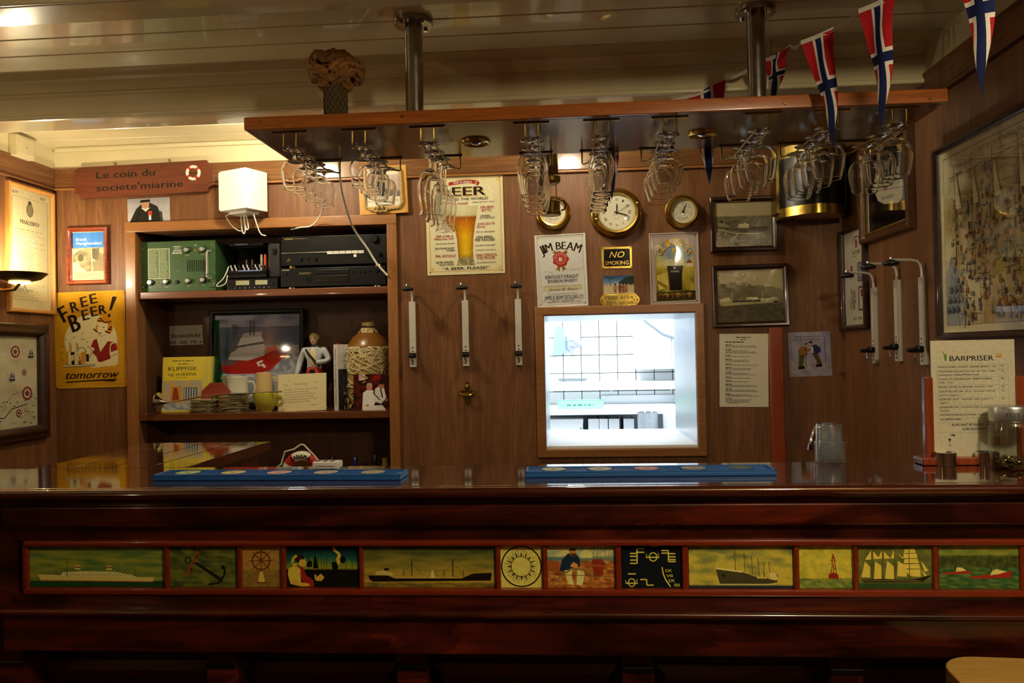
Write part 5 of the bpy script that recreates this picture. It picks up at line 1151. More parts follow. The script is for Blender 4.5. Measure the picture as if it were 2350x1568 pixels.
# ceiling conduit running beside the second post
q = [at(1775, 0, Z=ZT-.012), at(1850, -6, Z=ZT-.012)]
o = MB().tube([at(1768, 205, Y=2.38), at(1766, 120, Y=2.38), at(1766, 80, Y=2.36), at(1775, 45, Y=2.33), at(1795, 18, Y=2.26), at(1830, 4, Y=2.22), at(1900, 2, Y=2.22), at(2000, -2, Y=2.22)], .006, 8).obj('ceiling_cable', 'cream_dark'); tag(o, 'cream cable looping along the ceiling beside the right steel post', 'cable')
# ------------------------------------------------------------------ equipment on the upper shelf
def front(xa, ya, xb, yb, Y, z=None):
    """box footprint from its front face in the picture: centre x, width, height, resting z"""
    c, w, h = med(xa, ya, xb, yb, Y=Y); return c.x, w, h
plain('radio_green', '#34502a', .45, nz=.12, nscale=14, spec=.3); plain('scale_plate', '#b9b892', .45)
q90 = Matrix.Rotation(PI/2, 4, 'X')
def knob(t, x, z, r, d, mat, y=0., label=None, n=20):
    return MB().lathe([(0, 0), (r, 0), (r, d*.7), (r*.85, d), (0, d)], n, Matrix.Translation((x, y, z)) @ q90).obj('knob', mat, t)
x, w, h = front(322, 545, 494, 662, D+.03)
t = thing('ship_radio', 'green enamelled ship radio receiver with chrome knobs and two handles', 'radio', (x, D+.03, S1+.0005))
MB().rbx(-w/2+.004, w/2-.004, .006, .20, .0, h-.004, .006, 3).obj('cabinet', 'radio_green', t)
MB().rbx(-w/2, w/2, 0, .008, 0, h, .004, 3).obj('front_panel', 'radio_green', t)
c = Cv((80, 235, 715, 688), w, h, -.0006); c.rect(145, 298, 330, 568, '#aeb08c'); c.rect(152, 305, 323, 561, '#4d6440'); c.rect(236, 300, 241, 566, '#aeb08c')
random.seed(31)
for k in range(22):
    yy = 312+k*11.2
    for x0, x1 in ((156, 232), (245, 320)): c.greek(x0, yy, x1, 1, 7, '#c2c4a0', .5, .3, 1.2)
c.obj('scale_plate', 'ink_paper', t).location = (0, 0, h/2)
c = Cv((80, 235, 715, 688), w, h, -.0006); c.greek(362, 282, 428, 1, 14, '#c8cbb0', .6, .05, .8); c.rect(360, 312, 430, 330, '#8a8fa0'); c.greek(372, 298, 418, 1, 9, '#c8cbb0', .5, .1); c.greek(352, 336, 438, 2, 10, '#c8cbb0', .5, .1); c.rect(350, 320, 440, 321.5, '#3d5a2c')
c.obj('maker_mark', 'ink_paper', t).location = (0, 0, h/2)
def RX(px): return (px-397.5)*w/635
def RZ_(py): return h-(py-235)*h/453
for px, py, r in ((480, 320, .0095), (612, 318, .0095), (168, 600, .0095), (300, 597, .0095), (487, 594, .0095), (612, 590, .0095)):
    kb = knob(t, RX(px), RZ_(py), r*1.35, .005, 'black_plastic'); knob(kb, RX(px), RZ_(py), r, .017, 'knob_metal')
    cc = Cv((0, 0, 40, 10), .022, .005, -.0006); cc.greek(2, 3, 38, 1, 6, '#c8cbb0'); o = cc.obj('caption', 'ink_paper', t); o.location = (RX(px), 0, RZ_(py)-.022)
knob(t, RX(390), RZ_(600), .008, .008, 'black_plastic')
plain('amber', '#a86a18', .3); plain('bluelamp', '#6a7ab0', .3)
for px, py, m_ in ((547, 325, 'amber'), (228, 602, 'amber'), (256, 604, 'bluelamp')): MB().sphere((RX(px), -.001, RZ_(py)), .0045, 12, 6, (1, .5, 1)).obj('indicator', m_, t)
for k in range(9): MB().rbox((RX(481+k*18.6), -.0006, RZ_(460)), (.0032, .002, .05), .0005, 1).obj('speaker_slot', 'black_plastic', t)
for px, py in ((97, 298), (236, 287), (549, 277), (688, 285), (395, 420), (395, 505), (650, 415), (650, 497), (100, 640), (240, 648), (557, 640), (700, 625)): MB().sphere((RX(px), -.0005, RZ_(py)), .0033, 10, 5, (1, .5, 1)).obj('screw', 'chrome', t)
for px in (70, 675): MB().tube([(RX(px), 0, RZ_(335)), (RX(px)-.002, -.020, RZ_(338)), (RX(px)-.004, -.026, RZ_(350)), (RX(px)-.004, -.026, RZ_(565)), (RX(px)-.002, -.020, RZ_(578)), (RX(px), 0, RZ_(580))], .0045, 10).obj('handle', 'knob_metal', t)
# amplifier and CD player
x, w, h = front(644, 606, 884, 656, D+.02)
cd = thing('cd_player', 'slim black CD player underneath the amplifier', 'CD player', (x, D+.02, S1+.0005))
MB().rbx(-w/2, w/2, .004, .21, .010, h-.006, .002, 1).obj('case', 'black_satin', cd); MB().rbx(-w/2, w/2, 0, .006, .008, h-.005, .002, 2).obj('front_panel', 'black_plastic', cd)
for sx in (-1, 1):
    for yy in (.03, .19): MB().lathe([(.018, 0), (.018, .011), (0, .011)], 16, Matrix.Translation((sx*(w/2-.04), yy, 0))).obj('foot', 'chrome', cd)
c = Cv((1303, 460, 2220, 650), w, h, -.0005); IK = '#b8b4a8'
c.text('SONY', 1350, 486, 14, IK, wid=70, bold=.03, al='c'); c.obj('maker_mark', 'ink_paper', cd).location = (0, 0, h/2)
c = Cv((1303, 460, 2220, 650), w, h, -.0005); c.greek(1465, 512, 1580, 2, 9, '#8a7a4a'); c.obj('caption', 'ink_paper', cd).location = (0, 0, h/2)
def CX(px): return (px-1761.5)*w/917
def CZ(py): return h-(py-460)*h/190
MB().rbx(CX(1605), CX(1905), -.004, 0, CZ(530), CZ(490), .0015).obj('disc_tray', 'black_satin', cd); MB().rbx(CX(1610), CX(1900), -.0025, 0, CZ(600), CZ(540), .0015).obj('display', 'dark_lens', cd)
for px, py, r in ((1940, 515, .004), (2000, 515, .004), (2042, 513, .004), (2085, 512, .004), (2150, 508, .0085), (1350, 518, .005), (1530, 560, .003), (1560, 560, .003), (1530, 585, .003), (1560, 585, .003)): knob(cd, CX(px), CZ(py), r, .006, 'black_satin')
hc_ = h
x, w, h = front(645, 528, 886, 601, D+.02)
am = thing('amplifier', 'black stereo amplifier with a large volume knob, stacked on the CD player', 'amplifier', (x, D+.02, S1+hc_-.004))
MB().rbx(-w/2, w/2, .004, .22, .012, h, .002, 1).obj('case', 'black_satin', am); MB().rbx(-w/2, w/2, 0, .006, .010, h-.001, .002, 2).obj('front_panel', 'black_plastic', am)
for sx in (-1, 1):
    for yy in (.03, .20): MB().lathe([(.017, 0), (.017, .013), (0, .013)], 16, Matrix.Translation((sx*(w/2-.04), yy, 0))).obj('foot', 'brass', am)
def AX(px): return (px-1765)*w/900
def AZ(py): return h-(py-180)*h/275
knob(am, AX(2118), AZ(222), .0165, .016, 'black_satin', n=36)
MB().rbx(AX(1315), AX(1710), -.003, 0, AZ(330), AZ(322), .001).obj('trim_bar', 'steel', am)
for k in range(6): MB().rbx(AX(1710+k*53), AX(1710+k*53+50), -.004, 0, AZ(345), AZ(318), .0008, 1).obj('selector_key', 'aluminium', am)
MB().rbx(AX(1935), AX(1960), -.001, 0, AZ(374), AZ(350), .0005, 1).obj('sticker', 'paper', am)
MB().torus((AX(1378), -.001, AZ(388)), .0045, .0015, 16, 6).obj('headphone_jack', 'brass', am)
for px, r in ((1485, .0065), (1548, .004), (1612, .0075), (2160, .0075), (2080, .005)): knob(am, AX(px), AZ(378 if px < 2000 else 355), r, .010, 'black_satin')
c = Cv((1315, 180, 2215, 455), w, h, -.0005); c.text('SANSUI', 1380, 202, 13, '#c0a860', wid=75, bold=.03); c.obj('maker_mark', 'ink_paper', am).location = (0, 0, h/2)
c = Cv((1315, 180, 2215, 455), w, h, -.0005); c.greek(1430, 200, 1550, 1, 10, '#8a7a4a', ragged=.1); c.obj('caption', 'ink_paper', am).location = (0, 0, h/2)
# black flight case with small mixer, clock radio, headphone case
x, w, h = front(520, 634, 637, 660, D+.03)
cr = thing('clock_radio', 'low black tuner unit with two pale displays between radio and amplifier', 'tuner', (x, D+.03, S1+.0005))
MB().rbx(-w/2, w/2, 0, .2, 0, h, .004, 2).obj('case', 'black_plastic', cr); plain('lcd', '#a8a684', .3)
MB().rbx(-w*.32, -.012, -.001, 0, h*.45, h*.85, .0005, 1).obj('display', 'lcd', cr); MB().rbx(.014, w*.30, -.001, 0, h*.45, h*.85, .0005, 1).obj('display', 'lcd', cr)
for k in range(8): knob(cr, -w*.33+k*w*.095, h*.2, .0022, .003, 'steel', n=10)
knob(cr, w*.40, h*.55, .006, .006, 'black_satin')
hcr = h
x, w, h = front(517, 600, 612, 634, D+.05)
mx_ = thing('mixer', 'small black mixing desk with open lid and coloured plugs on the tuner', 'mixer', (x, D+.05, S1+hcr+.001))
rt = Matrix.Rotation(.5, 3, 'X')
MB().rbox((0, .07, .022), (w, .15, .036), .005, 2).obj('body', 'black_plastic', mx_)
MB().rbox((0, .03, .048), (w*.95, .10, .006), .002, 1, rt).obj('desk', 'black_satin', mx_)
for k in range(9):
    for j in range(2): MB().cyl((-w*.42+k*w*.1, -.005+j*.03, .036+j*.016), (-w*.42+k*w*.1, -.009+j*.03, .048+j*.016), .0028, n=8).obj('control_knob', 'white_plastic' if (k+j) % 3 else 'steel', mx_)
MB().rbox((w*.1, -.012, .034), (w*.55, .004, .006), .001, 1).obj('fader_strip', 'bluelamp', mx_)
plain('plug_orange', '#d8481c', .45); plain('plug_grey', '#a8aa98', .45)
for px, m_ in ((.36, 'plug_orange'), (.27, 'plug_grey')): MB().lathe([(0, 0), (.005, 0), (.0055, .03), (.004, .048), (0, .05)], 12, Matrix.Translation((w*px, .05, .062))).obj('plug', m_, mx_)
for px in (-.12, .02): MB().lathe([(0, 0), (.004, 0), (.004, .028), (0, .028)], 10, Matrix.Translation((w*px, .06, .062))).obj('plug', 'steel', mx_)
MB().rbox((-.0, .13, .105), (w*.98, .012, .10), .004, 2, Matrix.Rotation(-.25, 3, 'X')).obj('lid', 'black_satin', mx_)
MB().rbox((-.0, .06, .155), (w*.8, .10, .012), .003, 2, Matrix.Rotation(.12, 3, 'X')).obj('lid_tray', 'black_plastic', mx_); MB().rbox((-.02, .006, .150), (w*.3, .003, .006), .001, 1).obj('lid_label', 'bluelamp', mx_)
x, w, h = front(612, 550, 643, 634, D+.05)
o = MB().rbox((0, .055, h/2), (w, .10, h), .014, 4).obj('hard_case', 'rubber'); o.location = (x, D+.05, S1+hcr+.0005); tag(o, 'rounded black hard case standing beside the amplifier', 'case')
MB().rbox((w*.1, -.002, h*.75), (w*.3, .012, .02), .003).obj('latch', 'black_satin', o); MB().torus((w*.1, .03, h+.012), .012, .003, 16, 6, a0=0, a1=PI).obj('handle', 'black_satin', o)
cable([(525, 612, D+.02), (520, 625, D+.01), (512, 640, D-.002), (497, 655, D-.004), (505, 657, D-.002), (518, 650, D), (522, 632, D+.015)], .002, 'white cable bundle looped in front of the mixer')
cable([(470, 632, D-.01), (485, 628, D), (500, 645, D+.01), (495, 658, D+.005), (480, 660, D+.0)], .0015, 'thin black lead drooping from the radio handle', 'black_plastic')
# ------------------------------------------------------------------ souvenirs on the middle shelf
t = None
p, w, h = med(389, 747, 465, 792, Y=D+SD-.001)
t = thing('paper_notice', 'white notice reading Bacalaoboka with a price, inside the shelf', 'notice', (p.x, D+SD-.0005, p.z), ry=math.radians(-1))
MB().bx(-w/2, w/2, -.0008, 0, -h/2, h/2).obj('paper', 'paper', t); c = Cv((320, 238, 590, 400), w, h, -.001); c.rect(320, 238, 590, 400, '#b9b4a8'); c.text('Bacalaoboka', 452, 318, 28, '#1c1a18', wid=240, bold=.03, shear=.25); c.rect(332, 335, 572, 338, '#1c1a18'); c.text('KR. 100,- PR. x', 452, 376, 28, '#1c1a18', wid=264, bold=.03, shear=.25); c.obj('print', 'ink_paper', t)
# framed supply ship
p, w, h = med(477, 712, 695, 872, Y=D+.2)
t = thing('picture_frame', 'black-framed photo of a red and white supply ship leaning in the shelf', 'picture frame', (p.x, D+.215, S2+h/2+.002), rx=math.radians(-4)); h = (p.z+h/2-S2)*1.0; t.location.z = S2+h/2+.003
iw, ih, y = make_frame(t, w, h, .022, .016, 'black_plastic', 'pane')
c = Cv((690, 155, 1365, 860), iw, ih, y)
def seaf(u, v):
    if v < .14: return mixc('#6d7390', '#9a9cae', .5+nz(u*1.5, v*4, 3, 1)+v*2)
    if u > .55 and v > .35: return mixc('#7d8494', '#c2c4c4', .4+1.3*nz(u*3, v*3, 5, 2))
    return mixc('#5d6c8e', '#3d4a68', v*.9+.35*nz(u*2, v*6, 4, 3))
c.grid(690, 155, 1365, 860, 44, 44, seaf); c.rect(690, 252, 1365, 262, '#4a5468')
c.poly([(730, 545), (810, 505), (960, 515), (1100, 470), (1180, 440), (1310, 410), (1290, 450), (1180, 560), (1130, 605), (1000, 625), (800, 625), (745, 580)], '#a81f1a'); c.poly([(735, 545), (800, 515), (880, 520), (860, 545), (760, 560)], '#5e5a58')
c.poly([(800, 510), (820, 460), (870, 430), (885, 400), (1085, 365), (1090, 480), (960, 520)], '#c9c9cc'); c.poly([(870, 410), (900, 340), (1060, 318), (1085, 370), (870, 405)], '#d9d9da'); c.poly([(868, 402), (1085, 368), (1085, 388), (868, 416)], '#22242c'); c.poly([(905, 340), (925, 300), (1070, 290), (1060, 330)], '#b4b6bc')
c.line([(975, 200), (975, 320)], 10, '#2c2c34'); c.line([(1005, 200), (1005, 320)], 10, '#2c2c34')
for k in range(5): c.line([(972, 205+k*22), (1010, 205+k*22)], 5, '#2c2c34')
c.poly([(1100, 420), (1180, 405), (1200, 440), (1105, 465)], '#b8322a'); c.poly([(690, 860), (690, 650), (760, 620), (1000, 640), (1250, 610), (1365, 560), (1365, 860)], '#a9acb0')
c.grid(700, 625, 1300, 700, 24, 5, lambda u, v: mixc('#d8d8d6', '#8a92a0', .5+1.4*nz(u*5, v*2, 4, 9)))
c.poly([(1025, 535), (1075, 515), (1080, 530), (1048, 545), (1052, 555), (1085, 545), (1105, 575), (1090, 580), (1065, 560), (1045, 570)], '#e4dcd8'); c.greek(705, 190, 820, 3, 10, '#3a4258')
for x_, k_ in ((925, '#c84030'), (1050, '#d0a040')): c.rect(x_-8, 292, x_+8, 304, k_)
c.obj('print', 'ink_gloss', t)
# green glass decanter
p, w, h = med(474, 735, 500, 872, Y=D+.14); zb_ = S2
t = thing('glass_bottle', 'slender green glass bottle in front of the ship photo frame', 'bottle', (p.x+.014, D+.163, S2)); hh_ = p.z+h/2-S2
MB().lathe([(0, 0), (.020, 0), (.022, .006), (.021, hh_*.3), (.015, hh_*.5), (.010, hh_*.68), (.009, hh_*.95), (.011, hh_*.97), (.011, hh_), (.008, hh_), (.007, hh_*.7), (.012, hh_*.5), (.0185, hh_*.3), (.019, .01), (0, .008)], 28).obj('bottle_body', 'green_glass', t)
# cookbooks
random.seed(2)
plain('pages', '#d8cfb4', .8)
def book(label, loc, rz, w, h, d, cover, ry=0., rx=0., group=None, spine=True):
    nm = 'cover_'+cover[1:]; plain(nm, cover, .35, coat=.15)
    t = thing('book', label, 'book', loc, rz, group, ry, rx)
    m = MB(); m.bx(-w/2, w/2, 0, .0015, 0, h); m.bx(-w/2, w/2, d-.0015, d, 0, h); m.bx(-w/2-.0005, -w/2+.0015, 0, d, 0, h); m.obj('cover', nm, t)
    MB().bx(-w/2+.002, w/2-.003, .0016, d-.0016, .002, h-.002).obj('pages', 'pages', t); return t
p, w, h = med(367, 819, 457, 945, Y=D+.06); hb_ = p.z+h/2-S2
for k in range(4):
    lab = 'yellow cookbook Klippfisk og stokkfisk, front of its row' if k == 0 else ('second', 'third', 'last')[k-1]+' yellow cookbook in the row behind the front one'
    t = book(lab, (p.x+.008*k, D+.075+.025*k, S2+.001), .08, w, hb_-.001, .022, '#d9c437', rx=math.radians(-6), group='yellow cookbooks in a row')
    c = Cv((232, 485, 572, 940), w-.002, hb_-.004, -.0003); c.rect(232, 485, 572, 940, '#d9c437')
    if k == 0:
        c.greek(310, 512, 510, 1, 16, '#6a5f22', .5, .1); c.greek(360, 538, 460, 1, 16, '#6a5f22', .5, .1); c.text('KLIPPFISK', 402, 580, 34, '#35361c', wid=245, bold=.02); c.text('og stokkfisk', 400, 625, 30, '#35361c', wid=245, bold=.01); c.greek(345, 655, 450, 1, 10, '#8a7d2c', .5, .1)
        c.grid(235, 680, 570, 930, 16, 14, lambda u, v: mixc('#9aa0a4', '#c9a04a', .5+1.4*nz(u*2, v*2, 4, 4))); c.rect(300, 730, 400, 860, '#c08a3a'); c.rect(415, 740, 530, 850, '#4d5458'); c.poly([(330, 740), (360, 740), (380, 850), (315, 850)], '#8c3a22')
        for q in range(5): c.rect(420+q*22, 745, 430+q*22, 848, '#aeb4b4')
        c.grid(240, 868, 565, 930, 10, 4, lambda u, v: mixc('#7d8480', '#d0cfc4', .5+1.2*nz(u*4, v, 5, 7)))
    o = c.obj('cover_print', 'ink_gloss', t); o.location = (0, 0, hb_/2)
# shield plaque
p = at(490, 905, Y=D+.055)
t = thing('award_plaque', 'small dark red octagonal plaque with a metal badge, behind the coasters', 'plaque', (p.x, D+.06, S2+.001), rx=math.radians(-10))
r8 = .068; MB().prism([(r8*math.cos(PI/8+k*PI/4), r8+r8*math.sin(PI/8+k*PI/4)-.004) for k in range(8)], 0, .012).obj('board', 'bar_red', t); MB().prism([(x*1, z+.048) for x, z in rrect(.036, .042, .008)], -.002, 0).obj('badge', 'old_brass', t)
c = Cv((0, 0, 36, 42), .030, .036, -.0022); c.rect(0, 0, 36, 42, '#1d1c18'); c.poly([(8, 10), (28, 10), (26, 30), (18, 36), (10, 30)], '#a08a4a'); c.greek(6, 4, 30, 1, 4, '#c8b87a'); o = c.obj('badge_print', 'ink_gloss', t); o.location = (0, 0, .048)
# coaster stacks
plain('coaster', '#a8996e', .85, nz=.2, nscale=40); plain('coaster_b', '#8f8258', .85, nz=.2, nscale=40); plain('coaster_dark', '#1d130f', .8)
cm = MB().prism(rrect(.096, .096, .012, 3), 0, .0022).mesh('coaster'); 
for v in cm.vertices: v.co = Vector((v.co.x, v.co.z, v.co.y))
cms = []
for mt in ('coaster', 'coaster_b', 'coaster_dark'): q = cm.copy(); q.materials.append(MATS[mt]); cms.append(q)
ORDN = 'first second third fourth fifth sixth seventh eighth ninth tenth eleventh twelfth thirteenth fourteenth fifteenth sixteenth seventeenth eighteenth nineteenth twentieth twenty-first'.split()
random.seed(8)
for px, n, nm_, yy in ((471, 17, 'left', D+.055), (537, 21, 'right', D+.06)):
    p = at(px, 945, Y=yy)
    for k in range(n):
        o = mobj('coaster', cms[k % 2], None, loc=(p.x+random.uniform(-.006, .006), yy+random.uniform(-.004, .004), S2+.0004+k*.0034)); o.rotation_euler = (random.uniform(-.006, .006), random.uniform(-.006, .006), random.uniform(-.25, .25))
        tag(o, 'worn square cardboard coaster, %s in the %s stack' % ('topmost' if k == n-1 else 'bottom one' if k == 0 else ORDN[k]+' from the bottom', nm_), 'coaster', 'coasters in the %s stack' % nm_)
o = mobj('coaster', cms[2], None, loc=(at(545, 900, Y=D+.06).x, D+.06, S2+.0004+21*.0034+.001)); o.scale = (.72, .72, 3); tag(o, 'thick dark leather coaster lying on top of the right stack', 'coaster')
# silver long-handled stirrer with bell foot lying on the stacks
t = thing('silver_ladle', 'silver bell-ended rod lying across the coasters', 'ladle', (at(362, 915, Y=D+.01).x, D+.012, S2+.048))
zr = .0; L_ = (at(648, 905, Y=D+.01)-at(362, 915, Y=D+.01)).length; rx_ = Matrix.Rotation(PI/2, 4, 'Y')
MB().lathe([(.044, 0), (.043, .003), (.030, .012), (.014, .022), (.006, .034), (.0045, .045), (.0, .045)], 28, rx_).obj('bell', 'chrome', t)
MB().tube([(.04, 0, 0), (.08, 0, .004), (.2, 0, .024), (.32, 0, .030), (L_, 0, .038)], .0032, 8).obj('handle', 'chrome', t)
# jug, mug, cup, glass
plain('ceramic_white', '#dcd6c0', .25, coat=.4); plain('ceramic_beige', '#d3b578', .25, coat=.4); plain('ceramic_yellow', '#bdb13c', .25, coat=.5)
def vessel(name, label, cat, px, py_t, Y, r, mat, prof, handle=None):
    p = at(px, py_t, Y=Y); hh = p.z-S2; t = thing(name, label, cat, (p.x, Y, S2+.0004))
    pr = [(a*r, b*hh) for a, b in prof]; inn = [(max(0, a-.003), b if b > .004 else .004) for a, b in reversed(pr)]
    MB().lathe(pr+[(pr[-1][0]-.0015, pr[-1][1]+.001)]+inn+[(0, .004)], 32).obj('body', mat, t)
    if handle: sx, z0, z1, o_ = handle; MB().tube([(sx*r*.93, 0, z1*hh), (sx*(r+o_*.7), 0, z1*hh+.002), (sx*(r+o_), 0, (z1*.75+z0*.25)*hh), (sx*(r+o_*.9), 0, (z1*.35+z0*.65)*hh), (sx*r*.9, 0, z0*hh)], .0045, 10).obj('handle', mat, t)
    return t, hh
t, hh_ = vessel('jug', 'white ceramic pouring jug behind the coaster stacks', 'jug', 545, 866, D+.135, .05, 'ceramic_white', [(0, 0), (.8, 0), (.9, .1), (.95, .5), (.9, .85), (1, 1)], (1, .35, .85, .028))
MB().add([(-.035, -.02, hh_-.012), (-.035, .02, hh_-.012), (-.078, 0, hh_+.002), (-.04, 0, hh_-.045), (-.038, -.024, hh_+.001), (-.038, .024, hh_+.001)], [(0, 3, 2), (1, 2, 3), (4, 0, 2), (5, 2, 1), (4, 2, 5)]).obj('spout', 'ceramic_white', t)
t, hh_ = vessel('mug', 'tall beige mug standing behind the yellow cup', 'mug', 606, 856, D+.15, .038, 'ceramic_beige', [(0, 0), (.97, 0), (1, .03), (.96, .5), (.92, 1)], (1, .3, .85, .024))
c = Cv((0, 0, 30, 20), .03, .02, -.0392); c.greek(4, 4, 26, 1, 6, '#3a2c1c', .6, .1, .7); c.greek(4, 12, 26, 2, 3, '#3a2c1c'); o = c.obj('print', 'ink_gloss', t); o.location = (-.012, .004, .07)
t, hh_ = vessel('cup', 'round yellow-green ceramic cup in front of the beige mug', 'cup', 610, 903, D+.05, .052, 'ceramic_yellow', [(0, 0), (.5, 0), (.52, .08), (.7, .18), (.92, .5), (1, .9), (1, 1)], (1, .3, .85, .02))
t, hh_ = vessel('shot_glass', 'small clear shot glass beside the yellow cup', 'glass', 646, 918, D+.09, .022, 'pane', [(0, 0), (.85, 0), (.9, .1), (1, 1)])
# typed message card
p, w, h = med(637, 858, 748, 942, Y=D+.05); t = thing('message_card', 'cream typed card headed Viktig melding leaning on the shelf', 'card', (p.x, D+.05, S2+.001), rx=math.radians(-8), ry=math.radians(-1.5)); hh_ = p.z+h/2-S2
MB().bx(-w/2, w/2, 0, .0012, 0, hh_).obj('card', 'paper', t); c = Cv((1195, 628, 1595, 938), w, hh_, -.0003); c.rect(1195, 628, 1595, 938, '#d9cd9c'); KT = '#5b523a'
c.text('Tab 2', 1258, 718, 14, KT, wid=40); c.text('Viktig melding', 1380, 712, 15, KT, wid=105, shear=.1); c.text('Tab 2', 1505, 700, 14, KT, wid=40)
for k, s_ in enumerate(('Alle kjøp i baren skal registreres på', 'barbrettet. Kort og kontant.', 'Glemmer du det, noter på blokken så', 'vi kan kontakte deg om forholdet.', 'Husk å fullføre betalingen før du går', 'eller betaling gjennom Vipps.')): c.text(s_, 1242, 758+k*21, 12, KT, wid=len(s_)*7.6, al='l', rot=.03)
c.text('Styret', 1495, 888, 14, KT, wid=50, shear=.2); o = c.obj('print', 'ink_paper', t); o.location = (0, 0, hh_/2)
# porcelain soldier figurine: one continuous figure grown from a skeleton
p = at(722, 858, Y=D+.17); top = at(715, 766, Y=D+.17).z; fh = top-S2
t = thing('figurine', 'porcelain soldier figurine in white coat and red breeches behind the card', 'figurine', (p.x, D+.17, S2))
plain('porcelain_coat', '#b9bcc0', .3, coat=.4); plain('porcelain_red', '#a8241c', .3, coat=.4); plain('porcelain_skin', '#d8b894', .35, coat=.3); plain('porcelain_hair', '#c9bb6a', .5); plain('porcelain_vest', '#d8caa0', .35, coat=.3)
def skin(name, verts, edges, mat, parent, sub=2):
    me = bpy.data.meshes.new(name); me.from_pydata([v[:3] for v in verts], edges, []); o = mobj(name, me, parent)
    md = o.modifiers.new('s', 'SKIN'); sk = me.skin_vertices[0].data
    for i, v in enumerate(verts): sk[i].radius = (v[3], v[4] if len(v) > 4 else v[3])
    sk[0].use_root = True; md.use_smooth_shade = True; ms = o.modifiers.new('d', 'SUBSURF'); ms.levels = sub; ms.render_levels = sub
    me.materials.append(MATS[mat]); return o
k = fh/1.75
skin('body', [(0, 0, .9*k, .17*k, .14*k), (0, -.01*k, 1.1*k, .15*k, .12*k), (0, -.01*k, 1.3*k, .2*k, .13*k), (0, 0, 1.42*k, .12*k), (0, 0, 1.5*k, .07*k), (-.24*k, 0, 1.36*k, .09*k), (-.34*k, .0, 1.1*k, .075*k), (-.38*k, -.08*k, .86*k, .065*k), (-.42*k, -.1*k, .78*k, .05*k), (.24*k, 0, 1.36*k, .09*k), (.36*k, -.02*k, 1.12*k, .08*k), (.16*k, -.2*k, 1.08*k, .06*k), (.1*k, -.22*k, 1.1*k, .05*k), (-.1*k, 0, .75*k, .13*k), (-.12*k, 0, .45*k, .1*k), (-.13*k, 0, .08*k, .08*k), (-.13*k, -.12*k, .05*k, .06*k), (.1*k, 0, .75*k, .13*k), (.12*k, 0, .45*k, .1*k), (.13*k, 0, .08*k, .08*k), (.13*k, -.12*k, .05*k, .06*k)],
     [(0, 1), (1, 2), (2, 3), (3, 4), (2, 5), (5, 6), (6, 7), (7, 8), (2, 9), (9, 10), (10, 11), (11, 12), (0, 13), (13, 14), (14, 15), (15, 16), (0, 17), (17, 18), (18, 19), (19, 20)], 'porcelain_coat', t)
MB().lathe([(.0, .55*k), (.2*k, .56*k), (.235*k, .68*k), (.19*k, .9*k), (.16*k, .98*k), (0, .99*k)], 20, Matrix.Diagonal((1, .85, 1, 1))).obj('breeches', 'porcelain_red', t)
MB().sphere((0, -.1*k, 1.2*k), .13*k, 14, 10, (.75, .5, 1.75)).obj('waistcoat', 'porcelain_vest', t)
MB().sphere((0, -.02*k, 1.61*k), .105*k, 16, 12, (.85, .95, 1.15)).obj('head', 'porcelain_skin', t)
MB().add([(-.012*k, -.115*k, 1.60*k), (.012*k, -.115*k, 1.60*k), (0, -.112*k, 1.65*k), (0, -.145*k, 1.60*k)], [(0, 1, 3), (1, 2, 3), (2, 0, 3)]).obj('nose', 'porcelain_skin', t)
for sx in (-1, 1): MB().sphere((sx*.036*k, -.112*k, 1.635*k), .012*k, 8, 6).obj('eye', 'black_plastic', t)
MB().rbox((0, -.115*k, 1.555*k), (.04*k, .01*k, .01*k), .003*k, 1).obj('mouth', 'porcelain_red', t)
MB().sphere((0, .02*k, 1.66*k), .12*k, 16, 10, (.95, .95, .9)).obj('hair', 'porcelain_hair', t)
MB().tube([(-.17*k, -.10*k, 1.38*k), (-.05*k, -.185*k, 1.25*k), (.08*k, -.185*k, 1.1*k), (.17*k, -.13*k, .98*k)], .022*k, 6).obj('shoulder_strap', 'black_plastic', t)
MB().rbox((0, -.19*k, .86*k), (.12*k, .05*k, .12*k), .02*k).obj('pouch', 'black_plastic', t)
MB().lathe([(0, 0), (.26*k, 0), (.28*k, .02*k), (.26*k, .06*k), (0, .06*k)], 24).obj('base', 'porcelain_vest', t)
# upright book
p, w, h = med(749, 791, 797, 942, Y=D+.03); hb_ = p.z+h/2-S2
t = book('white and dark history book standing upright beside the typed card', (at(762, 900, Y=D+.03).x+.075, D+.03, S2+.0008), -.0, .14, hb_, .026, '#d5d2cc'); t.rotation_euler = (0, 0, 1.02); t.location = (at(765, 900, Y=D+.02).x+.052, D+.1, S2+.0008)
c = Cv((0, 0, 170, 240), .138, hb_-.002, -.0004); c.rect(0, 0, 170, 240, '#d8d6d2'); c.grid(0, 90, 170, 240, 14, 12, lambda u, v: mixc('#1a1a20', '#4a4650', .3+nz(u*2, v*2, 4, 2))); c.text('Skipsfart og', 90, 40, 11, '#2a2a2c', wid=100); c.text('skipsbygging', 90, 58, 11, '#2a2a2c', wid=110); c.greek(40, 74, 140, 2, 7, '#6a6a6c'); o = c.obj('cover_print', 'ink_gloss', t); o.location = (0, 0, hb_/2)
c = Cv((0, 0, 240, 30), hb_-.004, .025, 0); c.text('Skipsfart og skipsbygging i Porsgrunn', 120, 15, 11, '#2c2c2e', wid=210, bold=.005); o = c.obj('spine_print', 'ink_gloss', t); o.rotation_euler = (PI/2, PI/2, 0); o.rotation_euler = (0, PI/2, -PI/2); o.location = (-.07-.0008, .013, hb_/2)
